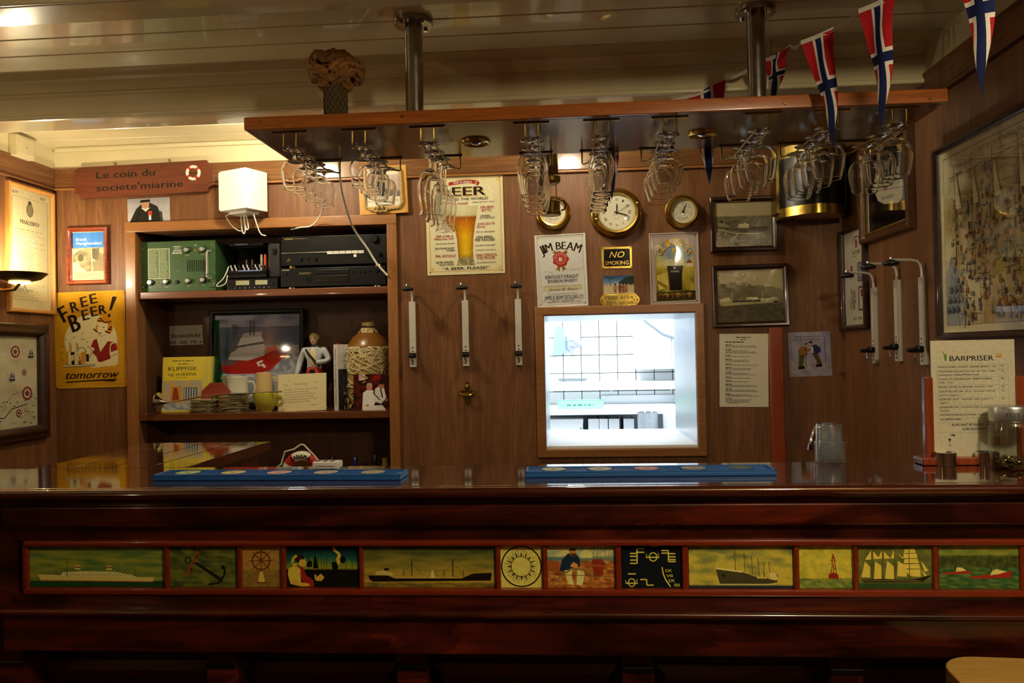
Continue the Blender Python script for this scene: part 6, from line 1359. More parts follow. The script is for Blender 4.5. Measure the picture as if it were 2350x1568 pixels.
# orange-capped bottle behind the book
p = at(776, 788, Y=D+.2); hh_ = p.z-S2; plain('orange_cap', '#b4531c', .45); plain('dark_bottle', '#1d1410', .15, spec=.6)
t = thing('spirit_bottle', 'dark bottle with orange cap hidden behind the upright book', 'bottle', (p.x, D+.205, S2+.0004)); MB().lathe([(0, 0), (.032, 0), (.033, .01), (.033, hh_*.6), (.012, hh_*.8), (.012, hh_*.9), (0, hh_*.9)], 24).obj('bottle_body', 'dark_bottle', t); MB().lathe([(0, hh_*.88), (.014, hh_*.88), (.014, hh_), (0, hh_)], 20).obj('cap', 'orange_cap', t)
# large stoneware jar dressed with rope
p = at(846, 940, Y=D+.13); tp = at(850, 712, Y=D+.13).z-S2; rj = (at(895, 850, Y=D+.13)-at(797, 850, Y=D+.13)).length/2
plain('stoneware', '#b59a5c', .35, coat=.3, nz=.15, nscale=10); plain('jar_brown', '#7a4e1c', .3, coat=.3)
t = thing('stoneware_jar', 'big tan stoneware jar with stopper draped in tangled cord', 'jar', (p.x+.004, D+.13, S2+.0004))
sh = tp*.62
MB().lathe([(0, 0), (rj*.96, 0), (rj, .006), (rj, sh), (rj*.97, sh+.01), (rj*.7, sh+.045), (rj*.4, sh+.065), (rj*.3, sh+.08), (0, sh+.08)], 40).obj('jar_body', 'stoneware', t)
MB().lathe([(rj*1.005, sh-.028), (rj*1.01, sh-.002), (rj*.985, sh+.009), (rj*.72, sh+.045), (rj*.42, sh+.067), (rj*.3, sh+.083), (.0, sh+.084)], 40).obj('glazed_shoulder', 'jar_brown', t)
MB().sphere((0, 0, sh+.1), .022, 16, 10).obj('stopper', 'jar_brown', t)
plain('jar_cord', '#d8c894', .7, nz=.3, nscale=150)
random.seed(6); m = MB()
def jr(z): 
    if z < sh: return rj
    f = (z-sh)/.08; return rj*(1-.7*f**.8) if f < 1 else rj*.3
for k in range(130):
    z = random.choice([random.uniform(sh-.05, sh+.085), random.uniform(sh-.02, sh+.05)]); a = random.uniform(PI*.9, PI*2.1)
    if k < 18: z = random.uniform(.06, sh-.02); a = random.gauss(1.36*PI, .16)
    if k > 120: z = sh+.1
    pts = []
    da = random.choice((-1, 1))*.07; dz = 0
    for i in range(22):
        da = max(-.12, min(.12, da+random.uniform(-.06, .06))); dz = max(-.007, min(.007, dz+random.uniform(-.004, .004))); a += da; z = max(.02, min(sh+.082, z+dz)) if k <= 120 else z+random.uniform(-.003, .003); r = (jr(z) if k <= 120 else .022*max(.3, math.sqrt(max(0, 1-((z-sh-.1)/.024)**2))))+.003
        if k > 120: a += .5
        pts.append((r*math.cos(a), r*math.sin(a), z))
    m.tube(pts, .002, 5)
m.obj('tangled_cord', 'jar_cord', t)['kind'] = 'stuff'
# snapshot of two men leaning on the jar
p, w, h = med(812, 859, 896, 942, Y=D+.035); t = thing('photograph', 'colour snapshot of two persons in white shirts leaning against the jar', 'photograph', (p.x, D+.02, S2+.001), rx=math.radians(-6)); hh_ = p.z+h/2-S2
MB().bx(-w/2, w/2, 0, .0008, 0, hh_).obj('paper', 'paper', t); c = Cv((1828, 640, 2120, 932), w, hh_, -.0003)
c.grid(1828, 640, 2120, 932, 14, 14, lambda u, v: mixc('#5a1c14', '#1c0f0c', .5+1.6*nz(u*2, v*2, 4, 5))); c.rect(1870, 640, 1920, 690, '#c9a49a'); c.rect(1985, 650, 2040, 690, '#8a1c14'); c.rect(2055, 660, 2110, 740, '#2a1610')
c.poly([(1900, 930), (1905, 790), (1940, 765), (1985, 770), (2010, 850), (1990, 900), (1960, 930)], '#e4e0d8'); c.ell(1955, 742, 24, 30, '#b87a5c'); c.poly([(1932, 730), (1940, 712), (1972, 712), (1978, 730)], '#9a958c'); c.poly([(1995, 860), (2000, 760), (2035, 735), (2070, 750), (2090, 830), (2050, 880)], '#dcd8d0'); c.ell(2050, 735, 22, 26, '#a86a4e'); c.poly([(2030, 722), (2040, 708), (2066, 710), (2070, 724)], '#2a1c14'); c.poly([(1910, 932), (1960, 895), (2060, 890), (2090, 932)], '#d8d4cc'); c.line([(1985, 790), (2040, 850)], 8, '#1c1614'); c.poly([(2040, 760), (2050, 760), (2065, 830), (2055, 830)], '#1a1616'); c.ell(1940, 892, 14, 9, '#b87a5c', 10); c.ell(2090, 850, 16, 10, '#a86a4e', 10)
o = c.obj('print', 'ink_gloss', t); o.location = (0, 0, hh_/2)
# little bronze dog
p = at(796, 942, Y=D+.02); t = thing('bronze_dog', 'tiny sitting bronze dog figure beside the snapshot', 'figurine', (p.x+.004, D+.022, S2+.0004)); k = .08
skin('body', [(.1*k, .1*k, .25*k, .17*k), (0, 0, .5*k, .15*k), (-.08*k, -.05*k, .75*k, .11*k), (-.1*k, -.12*k, .9*k, .10*k), (-.12*k, -.3*k, .86*k, .055*k), (-.1*k, -.14*k, .3*k, .06*k), (-.1*k, -.2*k, .03*k, .06*k), (.06*k, -.14*k, .3*k, .06*k), (.06*k, -.2*k, .03*k, .06*k), (.15*k, -.15*k, .08*k, .08*k), (.3*k, .15*k, .15*k, .04*k), (.42*k, .1*k, .35*k, .025*k), (-.18*k, -.05*k, 1.0*k, .04*k), (-.0*k, -.05*k, 1.0*k, .04*k)], [(0, 1), (1, 2), (2, 3), (3, 4), (1, 5), (5, 6), (1, 7), (7, 8), (0, 9), (0, 10), (10, 11), (3, 12), (3, 13)], 'dull_brass', t)
# ------------------------------------------------------------------ lowest shelf: lifebuoy frame and miniature bottles
p = at(690, 1075, Y=D+.03); ro = .087; t = thing('lifebuoy_frame', 'red and white lifebuoy picture frame lettered PANAMA with a rope loop', 'lifebuoy', (p.x, D+.05, S3+.0005))
cz = ro+.004; Rm, rm = .066, .021
MB().torus((0, 0, cz), Rm, rm, 48, 12).obj('ring', 'buoy_white', t)
for k in range(4): MB().torus((0, 0, cz), Rm, rm+.0007, 10, 12, a0=PI/4+k*PI/2-.27, a1=PI/4+k*PI/2+.27).obj('red_band', 'buoy_red', t)
c = Cv((-100, -100, 100, 100), .2, .2, -rm-.001); c.arc('PANAMA', 0, 0, 66, -38, 38, 20, '#15130f', .03, None); o = c.obj('lettering', 'ink_gloss', t); o.location = (0, 0, cz)
MB().lathe([(0, 0), (.048, 0), (.048, .003), (0, .003)], 32, Matrix.Translation((0, .004, cz)) @ q90).obj('mirror', 'chrome', t)
m = MB(); m.tube([(-.088, -.01, cz+.03), (-.07, -.012, cz+.085), (-.03, -.012, cz+.095), (.0, -.012, cz+.115), (.012, -.012, cz+.113), (.05, -.012, cz+.075), (.085, -.01, cz+.03)], .0035, 8); m.tube([(-.088, -.01, cz+.03), (-.105, -.01, cz+.02), (-.108, -.01, cz-.04)], .0035, 8); m.obj('rope_loop', 'buoy_white', t)
for px, pt, cap, lab in ((762, 1047, '#14142a', 'dark blue capped'), (814, 1049, '#22206a', 'violet-blue capped'), (859, 1043, '#141414', 'black capped'), (884, 1051, '#b89a4a', 'gold capped')):
    p = at(px, pt, Y=D+.10); hh_ = p.z-S3; plain('cap_'+cap[1:], cap, .3, coat=.3)
    t = thing('miniature_bottle', lab+' miniature bottle on the lowest shelf', 'bottle', (p.x, D+.10, S3+.0004), group='miniature bottles on the lowest shelf'); MB().lathe([(0, 0), (.02, 0), (.021, .005), (.021, hh_*.5), (.011, hh_*.68), (.010, hh_*.8), (0, hh_*.8)], 20).obj('bottle_body', 'dark_bottle', t); MB().lathe([(0, hh_*.74), (.0125, hh_*.74), (.0125, hh_*.98), (.011, hh_), (0, hh_)], 18).obj('cap', 'cap_'+cap[1:], t)
# ------------------------------------------------------------------ painted panels along the bar front
PZ0, PZ1 = ZB(.850), ZB(.954)
BOX = [(68, 378), (389, 545), (556, 646), (657, 824), (835, 1137), (1149, 1245), (1256, 1412), (1426, 1565), (1580, 1821), (1833, 1957), (1969, 2140), (2153, 2338)]
LAB = ['painted panel of a white passenger liner', 'painted panel of an old anchor', 'painted panel of a ship wheel', 'painted panel of an embracing couple and dancer at night', 'painted panel of a black tanker', 'painted panel of a compass sun', 'painted panel of a sailor mending rope', 'dark painted panel of load-line marks', 'painted panel of a grey freighter', 'painted panel of a red buoy', 'painted panel of a four-masted sailing ship', 'painted panel of two red tugs']
def panel(i):
    a, b = BOX[i]; xa, xb = at(a, 1300, Y=BY+.018).x, at(b, 1300, Y=BY+.018).x
    o = MB().rbx(-(xb-xa)/2, (xb-xa)/2, 0, .006, -(PZ1-PZ0)/2, (PZ1-PZ0)/2, .001, 1).obj('painted_panel', 'bar_red', bar, 30, LAB[i]); o.location = ((xa+xb)/2, .016, (PZ0+PZ1)/2)
    return o, xb-xa-.001, PZ1-PZ0-.001
def paint(i, box, ground, nx=30, ny=14):
    o, w, h = panel(i); c = Cv(box, w, h, -.0002); c.gain = 1.7; c.grid(*box, nx, ny, ground); return o, c
IK = '#1c180c'; CRM = '#d8cc7c'
sky = lambda a, b, s, f=1.: (lambda u, v: mixc(a, b, .5+f*nz(u*2, v*4, 2.5, s)))
o, c = paint(0, (105, 105, 1282, 480), lambda u, v: mixc('#123820', '#1c4a26', nz(u*4, v, 4, 1)+.5) if v > .87 else mixc('#8c8e34', '#4d6a34', .45+1.1*nz(u*1.2, v*3, 3, 2)+max(0, .25-v)*2), 44, 24)
c.poly([(180, 368), (390, 375), (1200, 395), (1185, 435), (210, 430)], '#c9bb66'); c.line([(205, 425), (1190, 435)], 8, '#9a4a24'); c.poly([(385, 375), (400, 350), (560, 340), (860, 345), (1000, 370), (1060, 395), (390, 385)], '#d6ca80')
for k in range(34): c.rect(420+k*18, 362+(k % 2)*10, 428+k*18, 370+(k % 2)*10, '#7a5a2c')
for x, y in ((510, 285), (785, 290)): c.poly([(x, y), (x+42, y), (x+48, y+38), (x-2, y+38)], '#cfc47c'); c.rect(x, y+10, x+44, y+22, '#8c2a20')
for x, t_ in ((440, 240), (1038, 320)): c.line([(x, t_), (x, 390)], 5, '#4a4420')
c.line([(330, 325), (370, 375)], 4, '#4a4420'); c.obj('painting', 'ink_oil', o)
o, c = paint(1, (1325, 130, 1912, 500), sky('#6d7030', '#34441c', 3, 1.2), 26, 18)
c.line([(1555, 285), (1780, 440)], 26, IK); c.line([(1600, 145), (1480, 395)], 20, '#8c3a20'); c.ring(1492, 265, 30, 34, 10, IK, 20); c.line([(1770, 440), (1800, 400), (1812, 350), (1790, 310)], 18, IK); c.poly([(1772, 300), (1805, 330), (1785, 352)], IK); c.line([(1785, 440), (1740, 470), (1690, 475)], 18, IK); c.poly([(1640, 480), (1690, 462), (1700, 488)], IK)
for k in range(4): c.line([(1588-k*26, 170+k*58), (1600-k*26, 176+k*58)], 20, IK)
c.obj('painting', 'ink_oil', o)
o, c = paint(2, (1955, 132, 2300, 500), lambda u, v: mixc('#a8823a', '#8f6c2c', .5+nz(u*3, v*3, 5, 5)) if v < .6 else mixc('#8a7230', '#6d5a26', .5+nz(u*2, v*6, 4, 4)), 18, 18)
BR = '#5c2c16'; c.ring(2125, 268, 84, 84, 13, BR, 32); c.ell(2125, 268, 18, 18, BR, 14)
for k in range(8): a = k*PI/4; c.line([(2125, 268), (2125+108*math.cos(a), 268+108*math.sin(a))], 8, BR)
c.poly([(2112, 365), (2140, 365), (2158, 458), (2095, 458)], '#cfae4a'); c.rect(2082, 456, 2175, 466, BR); c.obj('painting', 'ink_oil', o)
def night(u, v):
    if v > .56: return mixc('#0a0c08', '#16180c', .5+nz(u*4, v*4, 4, 2))
    return ramp([(0, '#061016'), (.12, '#0c2a30'), (.3, '#1d5a4a'), (.42, '#6a7a2c'), (.56, '#8a8a2c')], v+.05*nz(u, v, 4, 6)+.2*abs(u-.5)**1.5*-1)
o, c = paint(3, (65, 142, 695, 502), night, 30, 22)
SK = '#c9a43c'
for x, t_ in ((320, 200), (372, 200), (345, 240), (420, 240), (260, 215), (395, 255), (590, 270), (640, 255)): c.line([(x, t_), (x, 345)], 4, '#0c100c')
c.poly([(300, 340), (312, 240), (330, 240), (345, 340)], '#0c100c'); c.poly([(240, 300), (270, 270), (295, 285), (290, 330), (250, 330)], '#0c120c'); c.poly([(85, 345), (130, 320), (180, 335), (205, 380), (190, 450), (205, 470), (260, 475), (275, 498), (180, 495), (100, 470), (80, 400)], '#d2b63e')
c.poly([(155, 310), (215, 335), (240, 400), (300, 440), (310, 500), (250, 500), (190, 430), (190, 350)], '#8c2418'); c.poly([(150, 240), (190, 225), (230, 240), (235, 270), (245, 300), (225, 325), (180, 315), (160, 280)], SK); c.poly([(145, 275), (155, 230), (195, 220), (230, 240), (228, 262), (190, 262), (175, 295)], '#2a1a0c'); c.line([(160, 310), (118, 300), (130, 250), (160, 230)], 22, SK); c.poly([(95, 440), (180, 460), (260, 470), (275, 490), (200, 498), (100, 475)], SK)
c.poly([(470, 160), (485, 150), (500, 180), (540, 210), (545, 260), (530, 310), (512, 300), (500, 260), (520, 225), (480, 190)], SK); c.poly([(460, 290), (500, 280), (520, 330), (500, 380), (470, 350)], '#0a0e0c'); c.poly([(480, 350), (520, 360), (600, 500), (480, 500)], '#10140a'); c.ell(560, 265, 26, 32, '#0c100a', 12); c.poly([(320, 420), (370, 385), (398, 420), (370, 450), (320, 445)], SK); c.rect(312, 392, 326, 430, SK); c.obj('painting', 'ink_oil', o)
o, c = paint(4, (742, 140, 1885, 508), lambda u, v: mixc('#4d4420', '#8a7428', .5+1.3*nz(u*3, v*8, 3, 3)) if v > .87 else mixc('#3d4824', '#a08a30', min(1, v*1.3)+.35*nz(u*1.5, v*3, 3, 8)), 44, 22)
c.poly([(780, 405), (950, 405), (1010, 430), (1590, 430), (1690, 388), (1855, 380), (1845, 448), (1500, 452), (820, 460), (790, 440)], '#161208'); c.poly([(1000, 415), (1500, 415), (1590, 428), (1010, 430)], '#a8924a'); c.poly([(840, 400), (850, 370), (930, 360), (990, 380), (1000, 405)], '#b9a860'); c.rect(920, 340, 962, 362, '#1c160a'); c.poly([(1325, 425), (1332, 370), (1345, 350), (1358, 400), (1370, 425)], '#c9b86a')
for x, t_ in ((1163, 260), (1520, 260), (1092, 350), (1442, 350), (1610, 355)): c.line([(x, t_), (x, 415)], 8 if t_ < 300 else 5, '#241c0c')
for a, b in (((1163, 290), (1090, 400)), ((1163, 290), (1250, 400)), ((1520, 290), (1440, 400)), ((1520, 290), (1610, 400))): c.line([a, b], 2.5, '#3a3014')
c.obj('painting', 'ink_oil', o)
o, c = paint(5, (1928, 135, 2292, 510), lambda u, v: mixc('#d2c668', '#c2b454', .5+nz(u*2, v*8, 3, 4)), 14, 14)
c.ring(2109, 323, 180, 184, 12, IK, 48)
for k in range(32):
    a = k*PI/16; L1 = 130 if k % 4 == 0 else 118 if k % 2 == 0 else 100; wd = .10 if k % 4 == 0 else .07 if k % 2 == 0 else .03; r0 = 92
    c.poly([(2109+r0*math.sin(a-wd), 323-r0*math.cos(a-wd)), (2109+L1*math.sin(a), 323-L1*math.cos(a)), (2109+r0*math.sin(a+wd), 323-r0*math.cos(a+wd))], IK)
    if k % 2 == 0 and k % 4: c.poly([(2109+(L1-15)*math.sin(a-.06), 323-(L1-15)*math.cos(a-.06)), (2109+(L1+22)*math.sin(a), 323-(L1+22)*math.cos(a)), (2109+(L1-15)*math.sin(a+.06), 323-(L1-15)*math.cos(a+.06))], IK)
    else: c.line([(2109+100*math.sin(a), 323-100*math.cos(a)), (2109+(150 if k % 4 else 130)*math.sin(a), 323-(150 if k % 4 else 130)*math.cos(a))], 2.4, '#5a5230')
c.ring(2109, 323, 90, 90, 4, IK, 36); c.obj('painting', 'ink_oil', o)
def deck(u, v):
    if v < .3: return mixc('#8a9a7c', '#cfc47a', .5+1.3*nz(u*2, v*3, 3, 6))
    if v < .38: return mixc('#4a6a6a', '#6a7a5a', u)
    return mixc('#7a3a1c', '#b8883a', .45+1.3*nz(u*3, v*4, 3, 7))
o, c = paint(6, (55, 130, 655, 508), deck, 30, 20)
c.poly([(345, 215), (390, 160), (450, 195), (455, 245), (350, 245)], '#cfc478')
for k in range(6): c.line([(480+k*32, 135), (455+k*36, 260)], 3, '#6a5a2c')
c.poly([(160, 360), (185, 260), (240, 205), (310, 205), (345, 260), (345, 320), (260, 340), (200, 365)], '#16283a'); c.poly([(250, 180), (275, 160), (310, 175), (312, 205), (295, 235), (262, 225)], '#a8743a'); c.poly([(245, 185), (265, 158), (305, 160), (312, 180), (280, 178)], '#1c160c'); c.poly([(262, 205), (310, 205), (298, 238), (270, 232)], '#4a3218'); c.poly([(205, 355), (275, 345), (270, 400), (290, 485), (235, 475)], '#d8ca7c'); c.poly([(320, 350), (380, 365), (385, 400), (360, 490), (310, 480)], '#d8ca7c'); c.poly([(255, 320), (285, 280), (325, 300), (325, 340)], '#c08a4a')
c.line([(80, 495), (180, 400), (270, 340), (380, 345), (500, 420)], 16, '#7a6a30'); c.poly([(440, 290), (460, 255), (540, 255), (570, 300), (550, 350), (550, 400), (470, 400), (460, 350)], '#7a2c18'); c.poly([(60, 260), (160, 280), (160, 370), (60, 360)], '#8a4a20'); c.line([(60, 390), (650, 410)], 5, '#5a2c14'); c.line([(345, 300), (650, 325)], 12, '#9a5020'); c.obj('painting', 'ink_oil', o)
o, c = paint(7, (702, 132, 1235, 500), sky('#0a1018', '#10161c', 4), 8, 8)
Yl = '#c9bd4c'; wl = 11
for pts in ([(905, 165), (840, 165), (840, 290), (778, 290)], [(905, 195), (842, 195)], [(778, 205), (838, 205)], [(778, 230), (838, 230)], [(778, 262), (838, 262)], [(1058, 180), (1118, 180), (1118, 275), (1182, 275)], [(1058, 202), (1118, 202)], [(1118, 207), (1178, 207)], [(1118, 234), (1182, 234)], [(1118, 258), (1182, 258)], [(965, 143), (1018, 143)], [(918, 238), (1038, 238)], [(755, 380), (826, 380)], [(733, 460), (842, 460)], [(865, 428), (922, 428), (922, 476), (982, 476)], [(1060, 322), (1068, 375), (1090, 430), (1132, 490)]): c.line(pts, wl, Yl)
c.ring(983, 235, 38, 40, 9, Yl, 24); c.ring(788, 455, 34, 38, 9, Yl, 24)
for s_, x, y in (('L', 927, 215), ('S', 1030, 213), ('L', 738, 440), ('S', 834, 436)): c.text(s_, x, y, 22, Yl, wid=14, bold=.02)
for s_, x, y in (('IX', 1118, 352), ('VII', 1124, 395), ('IX', 1145, 436), ('XIX', 1188, 474)): c.text(s_, x, y, 26, Yl, wid=56, bold=.03)
c.obj('painting', 'ink_oil', o)
o, c = paint(8, (1292, 115, 2202, 492), lambda u, v: mixc('#0e2030', '#1c3438', .5+nz(u*6, v, 4, 2)) if v > .92 else mixc('#b3a63e', '#4a5c3c', max(0, .42-v*.75)+.9*nz(u*1.8, v*2.2, 2.6, 9)), 36, 22)
c.poly([(1525, 325), (1755, 352), (1890, 400), (2062, 410), (2060, 440), (1980, 455), (1560, 455)], '#3f3c22'); c.poly([(1522, 312), (1760, 342), (1755, 358), (1528, 328)], '#c9bd76'); c.poly([(1985, 410), (1990, 365), (2030, 350), (2065, 375), (2068, 410), (2050, 425), (2000, 415)], '#c2b568'); c.poly([(1878, 395), (1960, 395), (1970, 410), (1890, 408)], '#b3a65a'); c.poly([(2050, 360), (2068, 380), (2066, 410)], '#7a3a20')
for x, t_, b_ in ((1692, 145, 340), (1775, 180, 350), (1838, 208, 372), (1895, 225, 390), (1942, 265, 400), (1988, 262, 360)): c.line([(x, t_), (x+8, b_)], 5, '#3a341a'); c.line([(x, t_+10), (x+52, b_)], 2, '#5a5024')
c.line([(1580, 290), (1690, 200)], 2, '#6a6030'); c.line([(1545, 458), (2050, 458)], 6, '#d0c88a'); c.ell(1592, 382, 12, 14, '#1c1a0c', 10); c.obj('painting', 'ink_oil', o)
o, c = paint(9, (142, 195, 668, 625), lambda u, v: mixc('#46602c', '#8a9038', .5+1.2*nz(u*2, v*10, 3, 3)) if v > .79 else mixc('#c0b43c', '#9a9634', .4+.9*nz(u*2, v*2, 3, 4)), 24, 20)
RB = '#7d2418'; c.poly([(425, 528), (430, 485), (465, 470), (510, 478), (525, 500), (525, 532)], RB)
for a, b in (((455, 475), (470, 355)), ((505, 480), (490, 355)), ((480, 475), (480, 380)), ((452, 352), (508, 356)), ((465, 350), (476, 290)), ((495, 350), (476, 290)), ((460, 325), (495, 345)), ((462, 400), (498, 440))): c.line([a, b], 8, RB)
c.rect(470, 285, 482, 330, RB); c.line([(150, 540), (660, 532)], 3, '#3a4a20'); c.obj('painting', 'ink_oil', o)
o, c = paint(10, (722, 180, 1452, 610), lambda u, v: mixc('#1c3a1c', '#2e4e24', .5+nz(u*4, v*3, 4, 4)) if v > .85 else mixc('#4a5224', '#6a6c2c', .5+nz(u*2, v*2, 3, 5)), 28, 20)
SL = '#c9b44a'
for pts in ([(850, 235), (785, 330), (848, 328)], [(868, 245), (935, 320), (870, 320)], [(955, 235), (915, 318), (955, 318)], [(972, 245), (1040, 315), (978, 318)], [(1078, 220), (1040, 315), (1078, 318)], [(785, 345), (835, 395), (835, 502), (745, 500)], [(885, 345), (945, 385), (945, 515), (870, 518)], [(1005, 340), (1068, 390), (1070, 518), (980, 515)], [(1115, 265), (1165, 310), (1155, 320)], [(1110, 340), (1195, 390), (1195, 495), (1100, 490)], [(1178, 225), (1278, 220), (1290, 262), (1168, 265)], [(1168, 272), (1295, 268), (1305, 312), (1165, 315)], [(1175, 322), (1305, 318), (1318, 362), (1168, 362)], [(1172, 372), (1318, 370), (1328, 415), (1165, 415)], [(1165, 425), (1330, 422), (1332, 495), (1240, 490)], [(1338, 340), (1410, 435), (1370, 445)], [(1335, 420), (1395, 485), (1370, 490)]): c.poly(pts, SL)
for x, t_ in ((856, 225), (962, 225), (1078, 215), (1222, 215)): c.line([(x, t_), (x, 530)], 7, '#4a3a18')
c.poly([(745, 525), (870, 520), (1250, 525), (1380, 490), (1440, 478), (1350, 545), (1000, 550), (770, 550)], '#1c140a'); c.line([(760, 535), (1330, 535)], 4, '#9a8a48'); c.obj('painting', 'ink_oil', o)
def tugs(u, v):
    if v < .25: return mixc('#7d8230', '#5a6a2c', .5+nz(u*2, v*4, 3, 3))
    if v < .54: return mixc('#2c3618', '#4a5224', .5+1.2*nz(u*4, v*2, 4, 5))
    return mixc('#1c4426', '#5a6c30', .42+1.3*nz(u*2, v*7, 3, 8))
o, c = paint(11, (1515, 165, 2308, 588), tugs, 34, 22)
c.poly([(1545, 435), (1680, 428), (1835, 415), (1830, 440), (1700, 450), (1560, 450)], '#8c2418'); c.poly([(1680, 425), (1690, 385), (1740, 385), (1790, 415), (1700, 425)], '#c9b86a'); c.rect(1672, 370, 1684, 410, '#2a2418'); c.poly([(1825, 470), (1960, 465), (1960, 445), (2050, 460), (2235, 418), (2225, 480), (1990, 490), (1830, 488)], '#8c2418'); c.poly([(2020, 460), (2040, 420), (2080, 400), (2140, 415), (2190, 425), (2100, 450)], '#c9b86a'); c.rect(2025, 390, 2038, 425, '#2a2418'); c.obj('painting', 'ink_oil', o)
for a, b in zip(BOX, BOX[1:]):
    xa, xb = at(a[1]+.5, 1300, Y=BY+.012).x, at(b[0]-.5, 1300, Y=BY+.012).x; bb('divider', xa, xb, BY+.008, BY+.022, .848, .956, 'bar_red', .002, 1)
xa = at(66, 1300, Y=BY+.012).x; bb('divider', xa-.012, xa, BY+.008, BY+.022, .848, .956, 'bar_red', .002, 1); xa = at(2340, 1300, Y=BY+.012).x; bb('divider', xa, xa+.012, BY+.008, BY+.022, .848, .956, 'bar_red', .002, 1)
# ------------------------------------------------------------------ blue bar mats
plain('mat_blue', '#1d5fae', .5); plain('mat_blue_dark', '#174f94', .55)
def bar_mat(pl, pr, cols, label):
    A, B = at(*pl, Z=BZ), at(*pr, Z=BZ); w = (B-A).length; ang = math.atan2(B.y-A.y, B.x-A.x); d = .073
    t = thing('bar_mat', label, 'bar mat', (A.x, A.y, BZ+.0003), ang, 'blue bar mats')
    MB().rbx(0, w, 0, d, 0, .009, .002, 2).obj('base', 'mat_blue', t)
    r = MB(); r.rbx(0, w, 0, .005, .008, .013, .0015, 1); r.rbx(0, w, d-.005, d, .008, .013, .0015, 1); r.rbx(0, .005, 0, d, .008, .013, .0015, 1); r.rbx(w-.005, w, 0, d, .008, .013, .0015, 1); r.obj('rim', 'mat_blue', t)
    s = MB(); cx = [w*(.115+.19*k) for k in range(5)]
    for i in range(int((w-.02)/.0075)):
        for j in range(int((d-.016)/.0075)):
            x, y = .012+i*.0075, .010+j*.0075
            if any((x-q)**2+(y-d/2)**2 < .0275**2 for q in cx): continue
            s.add([(x-.002, y-.002, .0088), (x+.002, y-.002, .0088), (x+.002, y+.002, .0088), (x-.002, y+.002, .0088), (x-.0012, y-.0012, .0125), (x+.0012, y-.0012, .0125), (x+.0012, y+.0012, .0125), (x-.0012, y+.0012, .0125)], [(0, 1, 5, 4), (1, 2, 6, 5), (2, 3, 7, 6), (3, 0, 4, 7), (4, 5, 6, 7)])
    s.obj('studs', 'mat_blue', t, 0, fix=False)['kind'] = 'stuff'
    for q, k in zip(cx, cols):
        m = plain('disc_'+k[1:], k, .5); o = MB().lathe([(0, 0), (.0258, 0), (.0258, .0035), (0, .0035)], 36, Matrix.Translation((q, d/2, .009))).obj('medallion', m, t)
        MB().torus((q, d/2, .0115),   .0263, .0013, 36, 6, axis='Z').obj('medallion_rim', 'mat_blue_dark', o)
        c = Cv((-50, -50, 50, 50), .048, .048, 0); c.ring(0, 0, 46, 46, 3, '#6a7a5a', 28); c.ring(0, 0, 32, 32, 8, '#8a8a74', 14, .5, 2.6); c.ell(0, 10, 14, 14, '#8a8a6a', 12); pr_ = c.obj('print', 'ink_paper', o); pr_.rotation_euler = (-PI/2, 0, 0); pr_.location = (q, d/2, .0127)
bar_mat((349, 1104), (919, 1103), ('#b6d97a', '#d8c24a', '#e09a94', '#c2a894', '#bcae8a'), 'blue rubber bar mat with round badges under the white card reader')
bar_mat((1205, 1097), (1783, 1092), ('#d3dcc0', '#c9c09a', '#e08a84', '#b7a6a0', '#5a6a7c'), 'blue rubber bar mat with round badges below the serving hatch')
# white tally counter
p = at(743, 1079, Z=BZ+.013); t = thing('card_holder', 'small white plastic block with three dark slots on the left bar mat', 'counter block', (p.x, p.y+.012, BZ+.0136), -.05)
MB().rbox((0, .015, .008), (.06, .035, .016), .003, 2).obj('body', 'white_plastic', t)
for k in (-1, 0, 1): MB().rbox((k*.016-.004, .012, .0162), (.010, .018, .001), .0005, 1).obj('slot', 'black_satin', t)
MB().rbox((0, -.0028, .006), (.044, .001, .0012), .0003, 1).obj('groove', 'black_satin', t)
# ------------------------------------------------------------------ stack of plastic cups
p = at(1904, 1060, Z=BZ); cb, ctop, ch = .0325, .0275, .045
cpm = MB().lathe([(cb, 0), (cb+.0018, .0006), (cb+.0018, .0026), (cb-.0012, .0034), (cb-.0034, .0056), (ctop+.001, ch-.003), (ctop-.001, ch), (0, ch), (0, ch-.0012), (ctop-.0022, ch-.0012), (ctop-.0002, ch-.004), (cb-.0046, .0058), (cb-.0022, .0036), (cb-.001, .001)], 36).mesh('cup', 40); cpm.materials.append(MATS['cup_plastic'])
NC = 8
for k in range(NC):
    o = mobj('plastic_cup', cpm, None, loc=(p.x, p.y, BZ+.0004+k*.0062)); nmk = ['bottom', 'second', 'third', 'fourth', 'fifth', 'sixth', 'seventh', 'topmost'][k]
    tag(o, 'upturned clear plastic cup, %s one%s in the stack on the bar' % (nmk, '' if k in (0, 7) else ' from the bottom'), 'cup', 'stacked plastic cups')
# tap rising behind the bar
p = at(1857, 1025, Y=2.5); q = at(1880, 975, Y=2.5)
t = thing('tap', 'curved chrome tap spout rising behind the bar beside the cups', 'tap', (q.x+.05, 2.5, .86))
zz = q.z-.86; MB().tube([(0, 0, 0), (0, 0, zz-.05), (-.006, 0, zz-.02), (-.02, 0, zz-.004), (-.038, 0, zz), (-.058, 0, zz-.012), (-.07, 0, zz-.04), (-.074, 0, zz-.062)], .009, 14).obj('spout', 'chrome', t); MB().cyl((-.074, 0, zz-.06), (-.076, 0, zz-.078), .011, n=16).obj('nozzle', 'chrome', t); MB().lathe([(0, 0), (.024, 0), (.024, .03), (.012, .04), (0, .04)], 20).obj('base', 'chrome', t)
o = MB().rbx(-.55, .42, -.12, .16, -.84, 0, .004, 2).obj('worktop_body', 'bar_wood'); o.location = (.5, 2.45, .86); wt = o
o.name = 'sink_unit'; tag(o, 'low dark work unit behind the bar carrying the chrome tap', 'cabinet')
